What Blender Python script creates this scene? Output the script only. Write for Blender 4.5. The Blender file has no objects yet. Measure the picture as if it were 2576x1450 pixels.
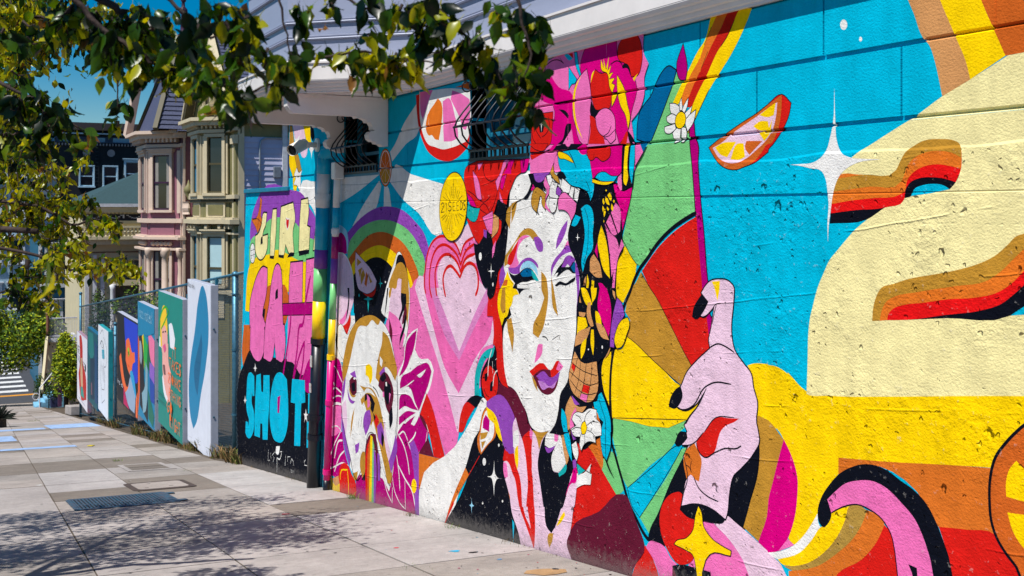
import bpy, bmesh, math, random
import numpy as np
from mathutils import Vector, Matrix, geometry
random.seed(7)
S = bpy.context.scene
C = S.collection
# ------------------------------------------------------------------ camera
EYE = 1.53
YAW = math.atan2(2262, 4400)
cd = bpy.data.cameras.new('camera'); cam = bpy.data.objects.new('camera', cd); C.objects.link(cam)
cam.location = (0, 0, EYE); cam.rotation_euler = (math.pi/2, 0, -YAW)
cd.lens = 38.67; cd.sensor_width = 36; cd.shift_y = -0.0758; cd.clip_start = 0.05; cd.clip_end = 1500
cd.dof.use_dof = True; cd.dof.focus_distance = 8.0; cd.dof.aperture_fstop = 8.0
S.camera = cam
# ------------------------------------------------------------------ sky, sun, exposure
SUN = Vector((-1.15, -0.45, 2.23)).normalized()          # towards the sun
w = bpy.data.worlds.new('World'); S.world = w; w.use_nodes = True
nt = w.node_tree; bg = nt.nodes['Background']
sky = nt.nodes.new('ShaderNodeTexSky'); sky.sky_type = 'NISHITA'; sky.sun_disc = False
sky.sun_elevation = math.asin(SUN.z); sky.sun_rotation = math.atan2(SUN.x, SUN.y)
sky.air_density = 1.0; sky.dust_density = 0.0; sky.ozone_density = 4.0
hs = nt.nodes.new('ShaderNodeHueSaturation'); hs.inputs['Hue'].default_value = 0.497; hs.inputs['Saturation'].default_value = 1.75; hs.inputs['Value'].default_value = 1.15
nt.links.new(sky.outputs[0], hs.inputs['Color']); nt.links.new(hs.outputs[0], bg.inputs[0])
bg.inputs[1].default_value = 0.058
sd = bpy.data.lights.new('sun', 'SUN'); sd.energy = 5.0; sd.angle = math.radians(0.5); sd.color = (1.0, 0.965, 0.91)
so = bpy.data.objects.new('sun', sd); C.objects.link(so); so.rotation_euler = (-SUN).to_track_quat('-Z', 'Y').to_euler(); so.location = SUN*60
S.view_settings.view_transform = 'Standard'; S.view_settings.look = 'None'; S.view_settings.exposure = 0.31; S.view_settings.gamma = 1.0
S.view_settings.use_curve_mapping = False
S.render.engine = 'CYCLES'; S.cycles.max_bounces = 6; S.cycles.use_denoising = True

# ------------------------------------------------------------------ helpers
def lin(c): return tuple((v/255/12.92 if v/255 <= .04045 else ((v/255+.055)/1.055)**2.4) for v in c)
MATS = {}
def node(nt, t, **kw):
    n = nt.nodes.new(t)
    for k, v in kw.items():
        if k in n.inputs: n.inputs[k].default_value = v
        else: setattr(n, k, v)
    return n
def mat(name, rgb, rough=0.7, metal=0.0, var=0.12, scale=6.0, bump=0.0, bscale=40.0, spec=0.35, rgb2=None, trans=0.0, coords='Object', stretch=None):
    """procedural material: base colour mottled by noise, optional second colour and bump"""
    if name in MATS: return MATS[name]
    m = bpy.data.materials.new(name); m.use_nodes = True; nt = m.node_tree; b = nt.nodes['Principled BSDF']
    L = nt.links.new
    c = lin(rgb); c2 = lin(rgb2) if rgb2 else tuple(v*(1-2.2*var) for v in c)
    tc = node(nt, 'ShaderNodeTexCoord'); src = tc.outputs[coords]
    if stretch:
        mp = node(nt, 'ShaderNodeMapping'); mp.inputs['Scale'].default_value = stretch; L(src, mp.inputs[0]); src = mp.outputs[0]
    n = node(nt, 'ShaderNodeTexNoise', Scale=scale, Detail=6.0, Roughness=0.65); L(src, n.inputs['Vector'])
    r = node(nt, 'ShaderNodeValToRGB'); r.color_ramp.elements[0].position = .3; r.color_ramp.elements[1].position = .62
    r.color_ramp.elements[0].color = (*c2, 1); r.color_ramp.elements[1].color = (*c, 1)
    L(n.outputs['Fac'], r.inputs[0]); L(r.outputs[0], b.inputs['Base Color'])
    b.inputs['Roughness'].default_value = rough; b.inputs['Metallic'].default_value = metal; b.inputs['Specular IOR Level'].default_value = spec
    if trans: b.inputs['Transmission Weight'].default_value = trans
    if bump:
        n2 = node(nt, 'ShaderNodeTexNoise', Scale=bscale, Detail=4.0); L(src, n2.inputs['Vector'])
        bp = node(nt, 'ShaderNodeBump', Strength=bump, Distance=0.01); L(n2.outputs['Fac'], bp.inputs['Height']); L(bp.outputs[0], b.inputs['Normal'])
    MATS[name] = m; return m
def link(o, parent=None):
    C.objects.link(o)
    if parent is not None:
        o.parent = parent
        o.matrix_parent_inverse = Matrix.Translation(-parent.location) if parent.rotation_euler[:] == (0, 0, 0) else parent.matrix_basis.inverted()
    return o
def tag(o, label=None, cat=None, group=None, kind=None):
    if label: o['label'] = label
    if cat: o['category'] = cat
    if group: o['group'] = group
    if kind or cat: o['kind'] = kind or 'thing'
    return o
def empty(name, loc, label=None, cat=None, group=None):
    o = bpy.data.objects.new(name, None); o.location = loc; o.empty_display_size = .2; C.objects.link(o)
    return tag(o, label, cat, group)
class MB:
    """mesh builder in world coordinates"""
    def __init__(s): s.v = []; s.f = []; s.m = []; s.mats = []; s.cur = 0
    def use(s, m):
        if m not in s.mats: s.mats.append(m)
        s.cur = s.mats.index(m); return s
    def poly(s, pts):
        k = len(s.v); s.v += [tuple(p) for p in pts]; s.f.append(tuple(range(k, k+len(pts)))); s.m.append(s.cur); return s
    def raw(s, vs, fs):
        k = len(s.v); s.v += [tuple(p) for p in vs]; s.f += [tuple(i+k for i in f) for f in fs]; s.m += [s.cur]*len(fs); return s
    def box(s, x0, x1, y0, y1, z0, z1):
        vs = [(x, y, z) for x in (x0, x1) for y in (y0, y1) for z in (z0, z1)]
        return s.raw(vs, [(0,1,3,2),(4,6,7,5),(0,4,5,1),(2,3,7,6),(0,2,6,4),(1,5,7,3)])
    def prism(s, pts, vec):
        """polygon (3d points) extruded along vec"""
        n = len(pts); vec = Vector(vec); vs = [Vector(p) for p in pts]; vs += [p+vec for p in vs]
        fs = [tuple(range(n))[::-1], tuple(range(n, 2*n))]+[(i, (i+1) % n, (i+1) % n+n, i+n) for i in range(n)]
        return s.raw(vs, fs)
    def bar(s, a, b, w, h, up=(0,0,1)):
        a = Vector(a); b = Vector(b); d = (b-a).normalized(); up = Vector(up)
        sd = d.cross(up)
        if sd.length < 1e-4: sd = d.cross(Vector((1,0,0)))
        sd.normalize(); u = sd.cross(d).normalized(); sd *= w/2; u *= h/2
        vs = [p+i*sd+j*u for p in (a, b) for i, j in ((-1,-1),(1,-1),(1,1),(-1,1))]
        return s.raw(vs, [(3,2,1,0),(4,5,6,7)]+[(i, (i+1) % 4, (i+1) % 4+4, i+4) for i in range(4)])
    def tube(s, pts, r, n=8, cap=True):
        pts = [Vector(p) for p in pts]; rs = r if isinstance(r, (list, tuple)) else [r]*len(pts)
        d0 = (pts[1]-pts[0]).normalized(); ref = Vector((0,0,1)) if abs(d0.z) < .9 else Vector((1,0,0))
        u = d0.cross(ref).normalized(); vs = []
        for i, p in enumerate(pts):
            d = (pts[min(i+1, len(pts)-1)]-pts[max(i-1, 0)]).normalized(); u = (u-d*u.dot(d)).normalized(); v = d.cross(u)
            vs += [p+rs[i]*(math.cos(2*math.pi*k/n)*u+math.sin(2*math.pi*k/n)*v) for k in range(n)]
        fs = [(i*n+k, i*n+(k+1) % n, (i+1)*n+(k+1) % n, (i+1)*n+k) for i in range(len(pts)-1) for k in range(n)]
        if cap: fs += [tuple(range(n))[::-1], tuple(range((len(pts)-1)*n, len(pts)*n))]
        return s.raw(vs, fs)
    def lathe(s, prof, c, n=12):
        c = Vector(c); vs = [(c.x+r*math.cos(2*math.pi*k/n), c.y+r*math.sin(2*math.pi*k/n), c.z+z) for r, z in prof for k in range(n)]
        fs = [(i*n+k, i*n+(k+1) % n, (i+1)*n+(k+1) % n, (i+1)*n+k) for i in range(len(prof)-1) for k in range(n)]
        fs += [tuple(range(n))[::-1], tuple(range((len(prof)-1)*n, len(prof)*n))]
        return s.raw(vs, fs)
    def build(s, name, m=None, parent=None, smooth=False, bevel=0.0, origin=None):
        me = bpy.data.meshes.new(name); me.from_pydata(s.v, [], s.f)
        if m is not None: me.materials.append(m)
        else:
            for q in s.mats: me.materials.append(q)
            me.polygons.foreach_set('material_index', s.m)
        bm = bmesh.new(); bm.from_mesh(me); bmesh.ops.recalc_face_normals(bm, faces=bm.faces)
        if bevel: bmesh.ops.bevel(bm, geom=[e for e in bm.edges if len(e.link_faces) == 2 and e.calc_face_angle(0) > .6], offset=bevel, segments=1, affect='EDGES', clamp_overlap=True)
        bm.to_mesh(me); bm.free()
        if smooth: me.polygons.foreach_set('use_smooth', [True]*len(me.polygons))
        o = bpy.data.objects.new(name, me)
        if origin is not None:
            me.transform(Matrix.Translation(-Vector(origin))); o.location = origin
        return link(o, parent)
def ground_z(x, y): return -0.03*x-0.136*y
MURAL = """
#painted_ground_coat
K: 8838,1193 8696,1503 8347,1622 8170,1811 7836,1835 6869,1769 6346,1693 6433,1467 6477,1328 6452,1287 6535,1124 6548,914 6497,570 6587,532 6600,-39 6679,-255 7038,-265 7096,-544 7185,-894 7252,-1002 7991,-1242 8062,-1122 8355,-944 8404,-235 8577,-92 8461,267 8617,768
DR: 8442,57 8062,68 7904,-152 7991,-532 8170,-668 8347,-622 8404,-362 8442,-233 8499,-80
K: 5197,596 5035,415 5008,189 5142,-347 5903,-659 6166,-656 6015,-459 5794,-150 5688,187
P: 10049,1107 9356,1316 8777,1327 8636,854 8499,434 8901,-140 10177,-432 10469,28 10469,434 10308,798
Y: 4783,621 4632,537 4396,561 -900,759 -900,658 4951,342
W: 12592,-935 12555,-220 12126,199 11066,255 10803,-115 10775,-786 10860,-1115 11036,-1469 12092,-1583 12482,-1327
P: 11066,404 10361,464 10361,-261 10803,-376 11216,155
W: 12972,241 12092,316 12410,-226 12972,-293
K: 12196,515 11066,595 11155,343 12126,176
#painted_cream_beam
YC: -900,2385 3262,2257 3356,2214 3546,2134 3706,2071 3878,1985 3985,1941 4153,1869 4288,1809 4367,1739 4396,1698 4440,1567 4440,1524 4063,1545 4184,1484 4281,1421 4331,1378 4396,1319 4455,1264 4500,1192 4538,1126 4553,1093 4584,1005 4603,949 4619,844 4623,724 4632,512 4455,520 4050,577 3622,647 3262,703 -900,741
#painted_arch
TN: 4017,2790 3959,2670 3915,2564 3878,2489 3822,2365 3786,2327 3750,2241 3726,2153 3706,2071 3546,2134 3571,2220 3622,2328 3668,2428 3715,2530 3798,2745
Y: 3798,2745 3720,2531 3651,2388 3622,2328 3571,2220 3546,2134 3356,2220 3403,2325 3435,2383 3486,2491 3577,2700
OB: 3577,2700 3486,2491 3435,2383 3356,2220 -900,2363 -900,2594
#painted_numeral
K: 4403,1698 4211,1714 3991,1731 3966,1771 3934,1814 3878,1845 3822,1866 3715,1869 3639,1858 3608,1842 3597,1816 3594,1779 3597,1728 3628,1662 3662,1630 3703,1650 3762,1657 3822,1652 3878,1631 3896,1600 3934,1591 4063,1545 4184,1484 4455,1460 4447,1514 4436,1588 4422,1651
R2: 4403,1698 4211,1714 3991,1731 3966,1771 3934,1814 3878,1845 3822,1866 3715,1869 3639,1858 3608,1842 3597,1816 3594,1779 3597,1728 3628,1662 3691,1680 3768,1689 3847,1686 3902,1666 3931,1632 3940,1583 4063,1545 4260,1532 4447,1514 4436,1588 4422,1651
O: 4403,1698 4211,1714 3991,1731 3966,1771 3934,1814 3878,1845 3822,1866 3715,1869 3639,1858 3608,1842 3597,1816 3594,1779 3600,1724 3656,1738 3738,1750 3822,1741 3884,1714 3921,1676 3937,1623 3959,1611 4143,1593 4302,1581 4440,1564 4422,1651
T: 4403,1698 4211,1714 3991,1731 3966,1771 3934,1814 3878,1845 3822,1866 3715,1869 3639,1858 3608,1842 3597,1816 3597,1775 3639,1797 3709,1812 3822,1806 3884,1782 3921,1745 3943,1696 3959,1672 4170,1652 4429,1630
B: 3896,1600 3878,1631 3822,1652 3762,1657 3703,1650 3662,1630 3774,1613
K: 3921,992 3680,1037 3483,1074 3377,1112 3310,1161 3270,1194 3200,1272 -900,1327 -900,1200 3262,1108 3331,1063 3680,1021
R2: 4050,979 4043,1007 4011,1039 3953,1061 3822,1083 3680,1110 3511,1131 3403,1159 3356,1184 3310,1218 3262,1264 -900,1378 -900,1327 3200,1272 3270,1194 3310,1161 3377,1112 3483,1074 3680,1037 3921,992
O: 4099,972 4086,1023 4056,1071 3998,1102 3871,1130 3738,1156 3622,1177 3456,1210 3377,1259 3310,1319 3262,1360 -900,1454 -900,1378 3262,1264 3310,1218 3356,1184 3403,1159 3511,1131 3680,1110 3822,1083 3953,1061 4011,1039 4043,1007 4050,979
T: 4150,966 4143,1034 4123,1091 4089,1138 4011,1163 3909,1194 3738,1227 3622,1251 3511,1282 3414,1324 3341,1380 3300,1416 3262,1428 -900,1437 -900,1454 3262,1360 3310,1319 3377,1259 3456,1210 3622,1177 3738,1156 3871,1130 3998,1102 4056,1071 4086,1023 4099,972
B: 3331,1063 3262,1108 -900,1204 -900,1092 3262,1073
#painted_white_star
W: 4419,2184 4411,1991 4403,1909 4385,1861 4363,1831 4306,1807 4211,1796 4089,1788 4253,1777 4316,1756 4363,1729 4396,1693 4425,1630 4444,1540 4459,1460 4467,1359 4470,1460 4462,1567 4470,1631 4485,1700 4511,1739 4607,1761 4678,1776 4763,1786 4678,1786 4576,1792 4515,1819 4477,1855 4453,1912 4429,1992
W: 4325,2503 4328,2492 4335,2484 4345,2480 4357,2482 4367,2488 4374,2499 4377,2511 4374,2523 4367,2531 4357,2535 4345,2533 4335,2526 4328,2515
W: 4220,2413 4221,2408 4224,2405 4228,2403 4233,2403 4237,2406 4240,2411 4241,2416 4240,2421 4237,2425 4233,2427 4228,2426 4224,2423 4221,2419
#painted_fruit_slice
R:o6 5498,1917 5454,1866 5405,1821 5318,1783 5234,1776 5160,1791 5070,1811 4951,1867 4951,1872 4908,1910 4841,1973 4775,2069 4759,2129 4833,2183 4951,2137 5043,2096 5197,2043 5454,1939
OB: 5498,1917 5454,1866 5405,1821 5318,1783 5234,1776 5160,1791 5079,1814 5008,1864 4951,1912 4934,1911 4874,1975 4837,2102 4833,2183 4951,2137 5043,2096 5197,2043 5454,1939
PL: 5464,1915 5405,1852 5318,1818 5215,1817 5124,1845 5043,1888 4991,1917 4908,1995 4883,2061 4870,2145 4951,2117 5052,2076 5290,1984 5366,1946
Y: 5439,1917 5376,1938 5238,1940 5323,1851 5395,1875
Y: 5229,1927 5169,1927 5155,1847 5206,1832 5290,1838
OB: 5142,1940 4999,1932 5115,1857 5155,1906
Y: 5079,2023 5026,2046 4951,2043 4939,1991 5043,2001
Y: 5026,2083 4951,2117 4885,2143 4900,2073 4951,2066
Y: 5026,1979 4951,1997 4913,2052 4938,1968 4982,1931
#painted_green_field
G: 5837,2422 5799,2373 5751,2368 5794,2308 5859,2225 5688,2084 5698,1952 5688,1952 5672,1825 5641,1573 5636,1517 5751,1479 5870,1426 5981,1366 6095,1291 6189,1207 6261,1154 6303,1159 6371,1200 6477,1328 6446,1419 6408,1536 6359,1659 6328,1782 6309,1829 6213,1926 6166,1978 6142,1989 6049,2109 5947,2258
#painted_green_triangle
G: 6600,59 5730,193 5751,145 5805,104 5859,23 6142,-183 6408,-393 6446,-371 6548,-204 6613,-41
G: 5730,22 5772,-56 5903,-238 6049,-481 6154,-643 6267,-560 6072,-354 5903,-160 5805,-18
G: 6732,-255 6613,-182 6548,-204 6465,-423 6548,-484 6746,-347
B:o6 5772,27 5853,-2 6072,-162 6414,-395 6371,-491 6267,-558 6130,-407 5947,-195 5826,-48
#painted_blue_glove
BD:o9 5931,2471 5848,2436 5881,2362 5947,2258 6049,2109 6142,1982 6297,2018 6291,2113 6261,2199 6201,2248 6130,2295 6072,2369 6015,2429
#painted_rainbow_stripes
Y: 5484,2723 5415,2722 5484,2646 5549,2557 5584,2499 5709,2370 5805,2226 5837,2210 5881,2230 5805,2322 5730,2404 5605,2539 5549,2582
O: 5419,2722 5304,2725 5376,2649 5464,2558 5584,2412 5646,2338 5740,2202 5815,2208 5805,2226 5709,2370 5584,2499 5549,2557 5484,2646
R3: 5309,2726 5206,2721 5262,2656 5337,2565 5405,2513 5524,2368 5625,2254 5667,2183 5751,2190 5730,2220 5646,2338 5584,2412 5464,2558 5376,2649
Y: 5210,2722 5092,2715 5142,2638 5290,2463 5385,2378 5484,2290 5594,2164 5656,2088 5719,2016 5698,2141 5625,2254 5524,2368 5405,2513 5337,2565 5262,2656
K:s6 5474,2663 5549,2563
K:s6 5252,2672 5328,2576 5385,2529
K:s6 5513,2515 5579,2418
K:s6 5498,2280 5594,2164 5656,2088 5719,2016
DM:o8 5770,2593 5730,2416 5746,2367 5799,2373 5837,2448
#painted_magenta_pole
DM:o9 5698,2084 5656,2081 5636,1980 5615,1948 5615,1829 5594,1635 5554,1387 5524,1141 5508,1050 5489,879 5476,868 5474,806 5498,730 5518,802 5534,924 5569,1046 5584,1144 5615,1323 5641,1573 5672,1825 5693,1952
#painted_daisy
W:o6 5914,2226 5848,2217 5805,2188 5799,2139 5859,2141 5903,2170
W:o6 5788,2250 5774,2173 5805,2175 5805,2220
W:o6 5714,2244 5730,2188 5756,2155 5778,2173 5751,2209
W:o6 5675,2190 5698,2141 5740,2113 5746,2151
W:o6 5636,2161 5656,2094 5719,2035 5751,2101 5698,2135
W:o6 5947,2141 5892,2156 5837,2136 5859,2096 5914,2100 5947,2122
W:o6 5970,2077 5859,2089 5848,2056 5936,2033 5970,2051
W:o6 5881,2033 5826,2061 5794,2053 5805,1977 5859,1967
W:o6 5783,2065 5740,2056 5730,2017 5762,1968 5783,1969
Y:o6 5743,2101 5755,2080 5775,2065 5799,2059 5823,2063 5841,2077 5851,2097 5849,2120 5837,2141 5817,2156 5793,2162 5769,2157 5751,2144 5742,2124
#painted_clock_sectors
R: 5625,1492 5730,1453 5848,1401 5959,1340 6061,1272 6154,1195 6237,1118 6142,1010 6072,955 5947,827 5837,708 5751,615 5672,542 5494,669 5498,718 5524,876 5569,1027 5569,1046 5584,1169 5615,1386
T: 6249,1111 6142,1010 6072,955 5947,827 5837,708 5751,615 5672,539 5783,404 6015,492 6166,554 6309,618 6433,660 6383,775 6446,825 6371,996 6334,1018
Y: 6433,657 6309,618 6166,554 6015,492 5794,402 5434,505 5730,194 6613,57 6626,274 6613,529 6561,549 6484,565
Y: 6446,1281 6303,1162 6322,1080 6383,995 6471,885 6548,921 6561,984 6561,984 6548,1124 6522,1216
Y: 6732,451 6626,528 6626,97 6665,155 6719,225
K:s6 6243,1104 6142,1010 6072,955 5947,827 5837,708 5751,615 5672,539
K:s6 6433,660 6309,618 6166,554 6015,492 5794,402
K:s6 6606,60 6130,133 5724,195
K:s6 6477,1328 6371,1214 6291,1153
K:s28 5627,1516 5740,1476 5859,1426 5970,1366 6078,1291 6171,1208 6267,1130 6346,1031 6383,967 6458,865 6509,743 6574,590 6619,451 6639,272 6639,130 6613,-41 6626,-86 6567,-208 6477,-364 6396,-497 6297,-589 6201,-666 6154,-687
#painted_yellow_ground
Y: 4951,642 4883,642 4799,619 4718,569 4654,528 4455,539 4050,595 3622,662 3262,716 -900,753 -900,425 3435,366 3651,333 4050,268 4389,221 4389,136 4470,45 4545,-123 4702,-327 4759,-326 4779,-309 4734,-203 4706,-58 4706,52 4750,154 4816,236 4866,283 4900,294 4951,325 4951,325 5052,336 5048,412 5079,495 5097,568 5133,616 5079,634 4951,647
OB2: 4389,221 4050,268 3651,333 3403,369 3424,288 3424,180 3403,67 3726,22 3859,162 4184,226 4389,115
R: 3726,24 3566,52 3403,67 3341,1 3250,-60 3200,-711 3634,-770 3680,-79
R: 3341,1 3250,-60 -900,-154 3351,-732
#painted_orange_wheel
OB: -900,693 3200,622 3300,552 3362,484 3409,417 3435,326 3440,212 3430,125 3403,60 3351,-1 3300,-44 3250,-718 -900,-154 -900,670
Y: 3300,425 3262,398 3152,365 3152,272 3262,254 3351,255 3354,304 3336,378
Y: 3346,186 3262,196 3152,216 3152,24 3262,50 3315,105
K:s15 3200,621 3262,587 3300,552 3362,484 3409,417 3435,326 3440,212 3430,125 3403,60 3351,-1 3300,-44 3240,-717
#painted_magenta_leaf
T: 5052,336 4951,325 4951,325 4900,299 4866,272 4816,236 4841,164 4908,-20 4951,-166 4951,-178 5026,-398 5178,-344 5106,-180 5035,11 5026,186 5035,242 5048,308
M: 4816,239 4750,154 4706,52 4706,-58 4734,-203 4783,-310 4866,-405 4951,-437 4951,-429 5035,-400 4951,-178 4951,-166 4908,-20 4845,163
P: 4783,-313 4730,-335 4866,-408
#painted_curl
W: 4545,-112 4538,-164 4523,-182 4584,-260 4686,-364 4866,-452 4925,-445 4951,-437 4866,-408 4734,-336 4639,-244 4584,-171
Y: 4440,-87 4309,-16 4338,-93 4396,-197 4477,-293 4623,-404 4750,-457 4841,-466 4866,-452 4686,-364 4584,-260 4523,-182 4470,-153
TD: 4309,-16 4253,6 4184,-9 4211,-71 4281,-177 4396,-286 4545,-398 4742,-480 4816,-476 4759,-460 4623,-404 4477,-293 4396,-197 4338,-93
OB2: 4184,-6 4083,-27 4066,-55 4116,-148 4218,-268 4396,-397 4470,-884 4734,-920 4775,-492 4742,-480 4545,-398 4396,-286 4281,-177 4211,-71
R: 4066,-53 4020,-88 3998,-166 4001,-820 4500,-888 4396,-397 4218,-268 4116,-148
K: 4545,-112 4523,-32 4455,64 4381,138 4288,194 4197,226 4109,234 4037,221 3953,190 3890,170 3798,114 3744,46 3703,-28 3668,-99 3634,-770 3756,-787 3774,-152 3822,-46 3871,24 3953,82 4050,134 4136,150 4253,129 4338,95 4411,37 4470,-19 4440,-92 4470,-153 4500,-176 4530,-162
P: 4470,-19 4411,37 4338,95 4253,129 4136,150 4050,134 3953,82 3871,24 3822,-46 3774,-152 3756,-787 4004,-821 4001,-167 4024,-89 4083,-29 4156,-2 4253,3 4324,-19 4396,-55 4440,-84
K:s7 4440,-84 4396,-55 4324,-17 4253,5 4156,-2 4083,-29 4024,-89 3999,-167 4001,-820
K: 3912,-206 3859,-210 3798,-793 3774,-789 3822,-796 3890,-243
#painted_red_bean
K: 5772,-56 5709,-182 5772,-362 5903,-562 5981,-686 6166,-690 6154,-640 6049,-481 5903,-238
R: 6201,-733 6107,-800 5970,-1088 6421,-1149 6334,-926
P: 6142,-690 6061,-675 5970,-683 5903,-736 5837,-757 5859,-1073 5964,-1087 6095,-804 6189,-743
P: 5544,-406 5454,-396 5290,-462 5169,-548 5017,-958 5794,-1064 5709,-720
PL: 5454,-396 5328,-316 5243,-337 5035,-400 4951,-429 4951,-436 4841,-472 4702,-915 5008,-957 5169,-548 5290,-462
R: 5859,-299 5783,-288 5767,-303 5805,-395 5730,-422 5651,-418 5636,-555 5667,-683 5751,-735 5837,-750 5925,-704 5992,-637 6026,-561 6015,-446 5947,-352
K: 5883,-779 5794,-747 5625,-721 5484,-705 5424,-1014 5892,-1077
DR: 5883,-786 5859,-808 5772,-1061 5892,-1077
#painted_hand
K: 5026,174 5035,68 5106,-180 5169,-345 5252,-327 5323,-309 5309,-227 5262,-61 5215,-4
PL:o9 5539,1053 5494,1087 5395,1108 5299,1098 5257,1065 5257,1030 5266,945 5280,855 5276,765 5252,696 5169,623 5097,568 5079,495 5043,413 5052,296 5035,242 5026,191 5070,119 5197,-6 5262,-61 5299,-165 5323,-309 5337,-340 5454,-310 5605,-310 5730,-346 5783,-365 5762,-283 5719,-172 5688,-146 5762,-48 5709,32 5772,27 5805,53 5719,119 5751,157 5698,217 5615,293 5524,425 5656,293 5772,252 5815,261 5914,265 5783,407 5730,491 5636,572 5484,677 5498,718 5474,806 5444,944 5494,903 5554,867 5594,876 5503,964 5574,1014
K: 5805,-395 5730,-346 5605,-310 5454,-310 5337,-343 5357,-367 5434,-391 5584,-410 5730,-422
K: 5569,1009 5503,964 5554,898 5636,844 5672,857 5656,915 5605,975
Y: 5469,1091 5390,1099 5395,1045 5415,976 5444,1054
K: 5794,402 5772,345 5805,282 5859,245 5925,247 5914,291 5848,372
K: 5805,104 5730,117 5719,81 5772,33 5837,8 5859,23
R: 5544,151 5434,255 5290,278 5206,290 5252,262 5337,223 5385,179 5405,139 5444,46 5513,2 5564,-2 5615,32 5625,73 5564,135
OB2: 5646,60 5605,15 5574,-29 5584,-106 5600,-171 5636,-167 5688,-146 5730,-181 5762,-67 5730,3
K:s6 5376,964 5424,957 5484,904 5554,867 5589,864
K:s6 5424,954 5444,901 5464,832
K:s10 5498,678 5405,714 5337,705 5252,679
K:s10 5826,253 5772,252 5656,299 5549,422 5444,472 5280,484
K:s8 5740,165 5698,217 5605,307 5524,425
K:s7 5544,151 5434,256 5252,288
K:s8 5772,24 5688,43 5636,71 5554,146
K:s9 5625,67 5610,26 5544,-7 5444,40 5337,88 5224,110 5187,132
K:s9 5656,-152 5605,-210 5524,-241 5405,-251
K:s6 5740,-94 5698,-104 5677,-132 5688,-102 5677,-56
K:s8 5756,-47 5719,-172 5762,-283 5788,-372
#painted_yellow_star
Y:o6 5605,-328 5579,-353 5554,-440 5484,-490 5357,-516 5285,-521 5290,-549 5484,-591 5534,-645 5554,-1031 5605,-1038 5625,-740 5667,-645 5730,-637 5859,-634 5848,-618 5730,-561 5656,-485 5636,-398
#painted_red_panel
R: 7096,-209 7010,-245 6911,-211 6855,-258 6746,-344 6548,-484 6786,-647 7199,-894 7155,-699 7111,-547 7096,-313
OB2: 6939,-209 6759,-96 6752,-209 6732,-284 6752,-342 6855,-258
DR: 6471,-449 6433,-451 6322,-582 6219,-704 6207,-728 6346,-936 6396,-1146 7185,-1142 7252,-1010 7199,-894 6786,-647
#painted_sun_rays
W: 10190,2739 10203,2641 10295,2589 10634,2412 10860,2230 11006,2153 10948,2050 10551,2213 10203,2333 10151,2438
W: 10948,1971 10415,1898 9801,1808 9539,1772 9562,1670 9633,1501 9633,1311 9752,1285 10203,1499 10634,1642 11036,1847
W: 12704,1959 11339,1963 11339,1920 12126,1724 12780,1601 12742,1816
W: 11339,1854 11271,1799 11433,1562 11689,1473 12231,1344 11921,1552
W: 11186,1797 11095,1795 10971,1569 11201,1570
OB: 9333,2673 9200,2678 9006,2695 9006,2618 9200,2660
#painted_grapefruit
R: 10282,2688 10255,2496 10203,2343 10075,2188 9999,2125 9825,2049 9586,1999 9356,2001 9156,2057 9027,2131 9006,2219 9001,2618 9447,2675 9850,2696
W: 10190,2709 10177,2440 10100,2287 9974,2182 9801,2144 9609,2111 9424,2116 9200,2141 9048,2177 9001,2237 9001,2618 9447,2675 9850,2696
P: 10177,2708 9850,2701 9949,2608 10100,2429 10151,2488
O: 9728,2608 9638,2552 9652,2325 9704,2205 9801,2220 9874,2263 9949,2263 10024,2331 10024,2390
P: 9609,2568 9458,2583 9333,2415 9266,2281 9255,2198 9401,2178 9586,2184 9597,2303
P: 9390,2651 9200,2605 9006,2533 9006,2354 9091,2261 9156,2283 9200,2350 9424,2571
#painted_orange_slice
O:o7 10968,1985 10986,1900 11035,1833 11106,1796 11187,1798 11260,1838 11311,1909 11330,1997 11311,2084 11260,2152 11187,2187 11106,2183 11035,2141 10986,2071
W: 10989,1985 11004,1907 11048,1845 11111,1811 11182,1812 11247,1850 11292,1915 11308,1997 11292,2077 11247,2139 11182,2172 11111,2169 11048,2130 11004,2065
OB: 11009,1989 11023,1916 11061,1858 11116,1827 11177,1828 11233,1863 11272,1924 11286,1999 11272,2073 11233,2132 11177,2162 11116,2159 11061,2124 11023,2063
T: 11146,1978 11006,1952 11021,1889 11095,1827 11186,1819 11271,1885 11308,1951
W:s6 11146,2160 11146,1818
W:s6 11308,2113 11000,1867
W:s6 10992,2100 11293,1875
W:s6 11323,1995 10971,1983
#painted_big_rainbow
V: 12428,1259 11955,1438 11464,1551 11006,1571 10634,1529 10308,1419 10049,1284 9949,1159 9974,1110 10049,960 10075,763 12374,619
G: 12374,1109 12126,1265 11624,1396 11155,1427 10775,1394 10415,1297 10177,1153 10049,1019 10075,880 10203,755 12410,617 12410,955
OB: 12374,957 12092,1094 11721,1239 11308,1296 10918,1266 10578,1171 10335,1017 10203,864 10203,755 12374,619
Y: 12302,820 11921,1031 11592,1120 11308,1150 11006,1117 10718,1032 10469,900 10335,747 12302,624
K: 12196,779 11820,934 11624,992 11370,1018 11125,985 10948,929 10977,707 11095,486 11308,416 11689,406 12023,322 12179,344 12196,631 12179,632
TL: 11302,815 11286,746 11231,738 11286,724 11302,687 11317,722 11364,730 11317,744
W: 11128,760 11130,756 11135,752 11142,749 11150,749 11158,750 11163,754 11164,758 11163,763 11158,767 11150,770 11142,770 11135,768 11130,765
TL: 11689,662 11656,553 11527,549 11656,526 11689,384 11721,521 11847,526 11721,549
TL: 11975,559 11977,551 11983,544 11991,540 12000,540 12008,543 12014,549 12016,556 12014,564 12008,571 12000,575 11991,576 11983,573 11977,567
#painted_lime_wedge
R: 11417,760 11464,622 11721,565 11972,628 11854,629 11559,670
PL:o7 12109,1048 11921,986 11592,866 11417,755 11464,676 11559,632 11721,596 11871,606 12023,641 12126,863
T: 12064,980 11914,941 12057,889
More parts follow.
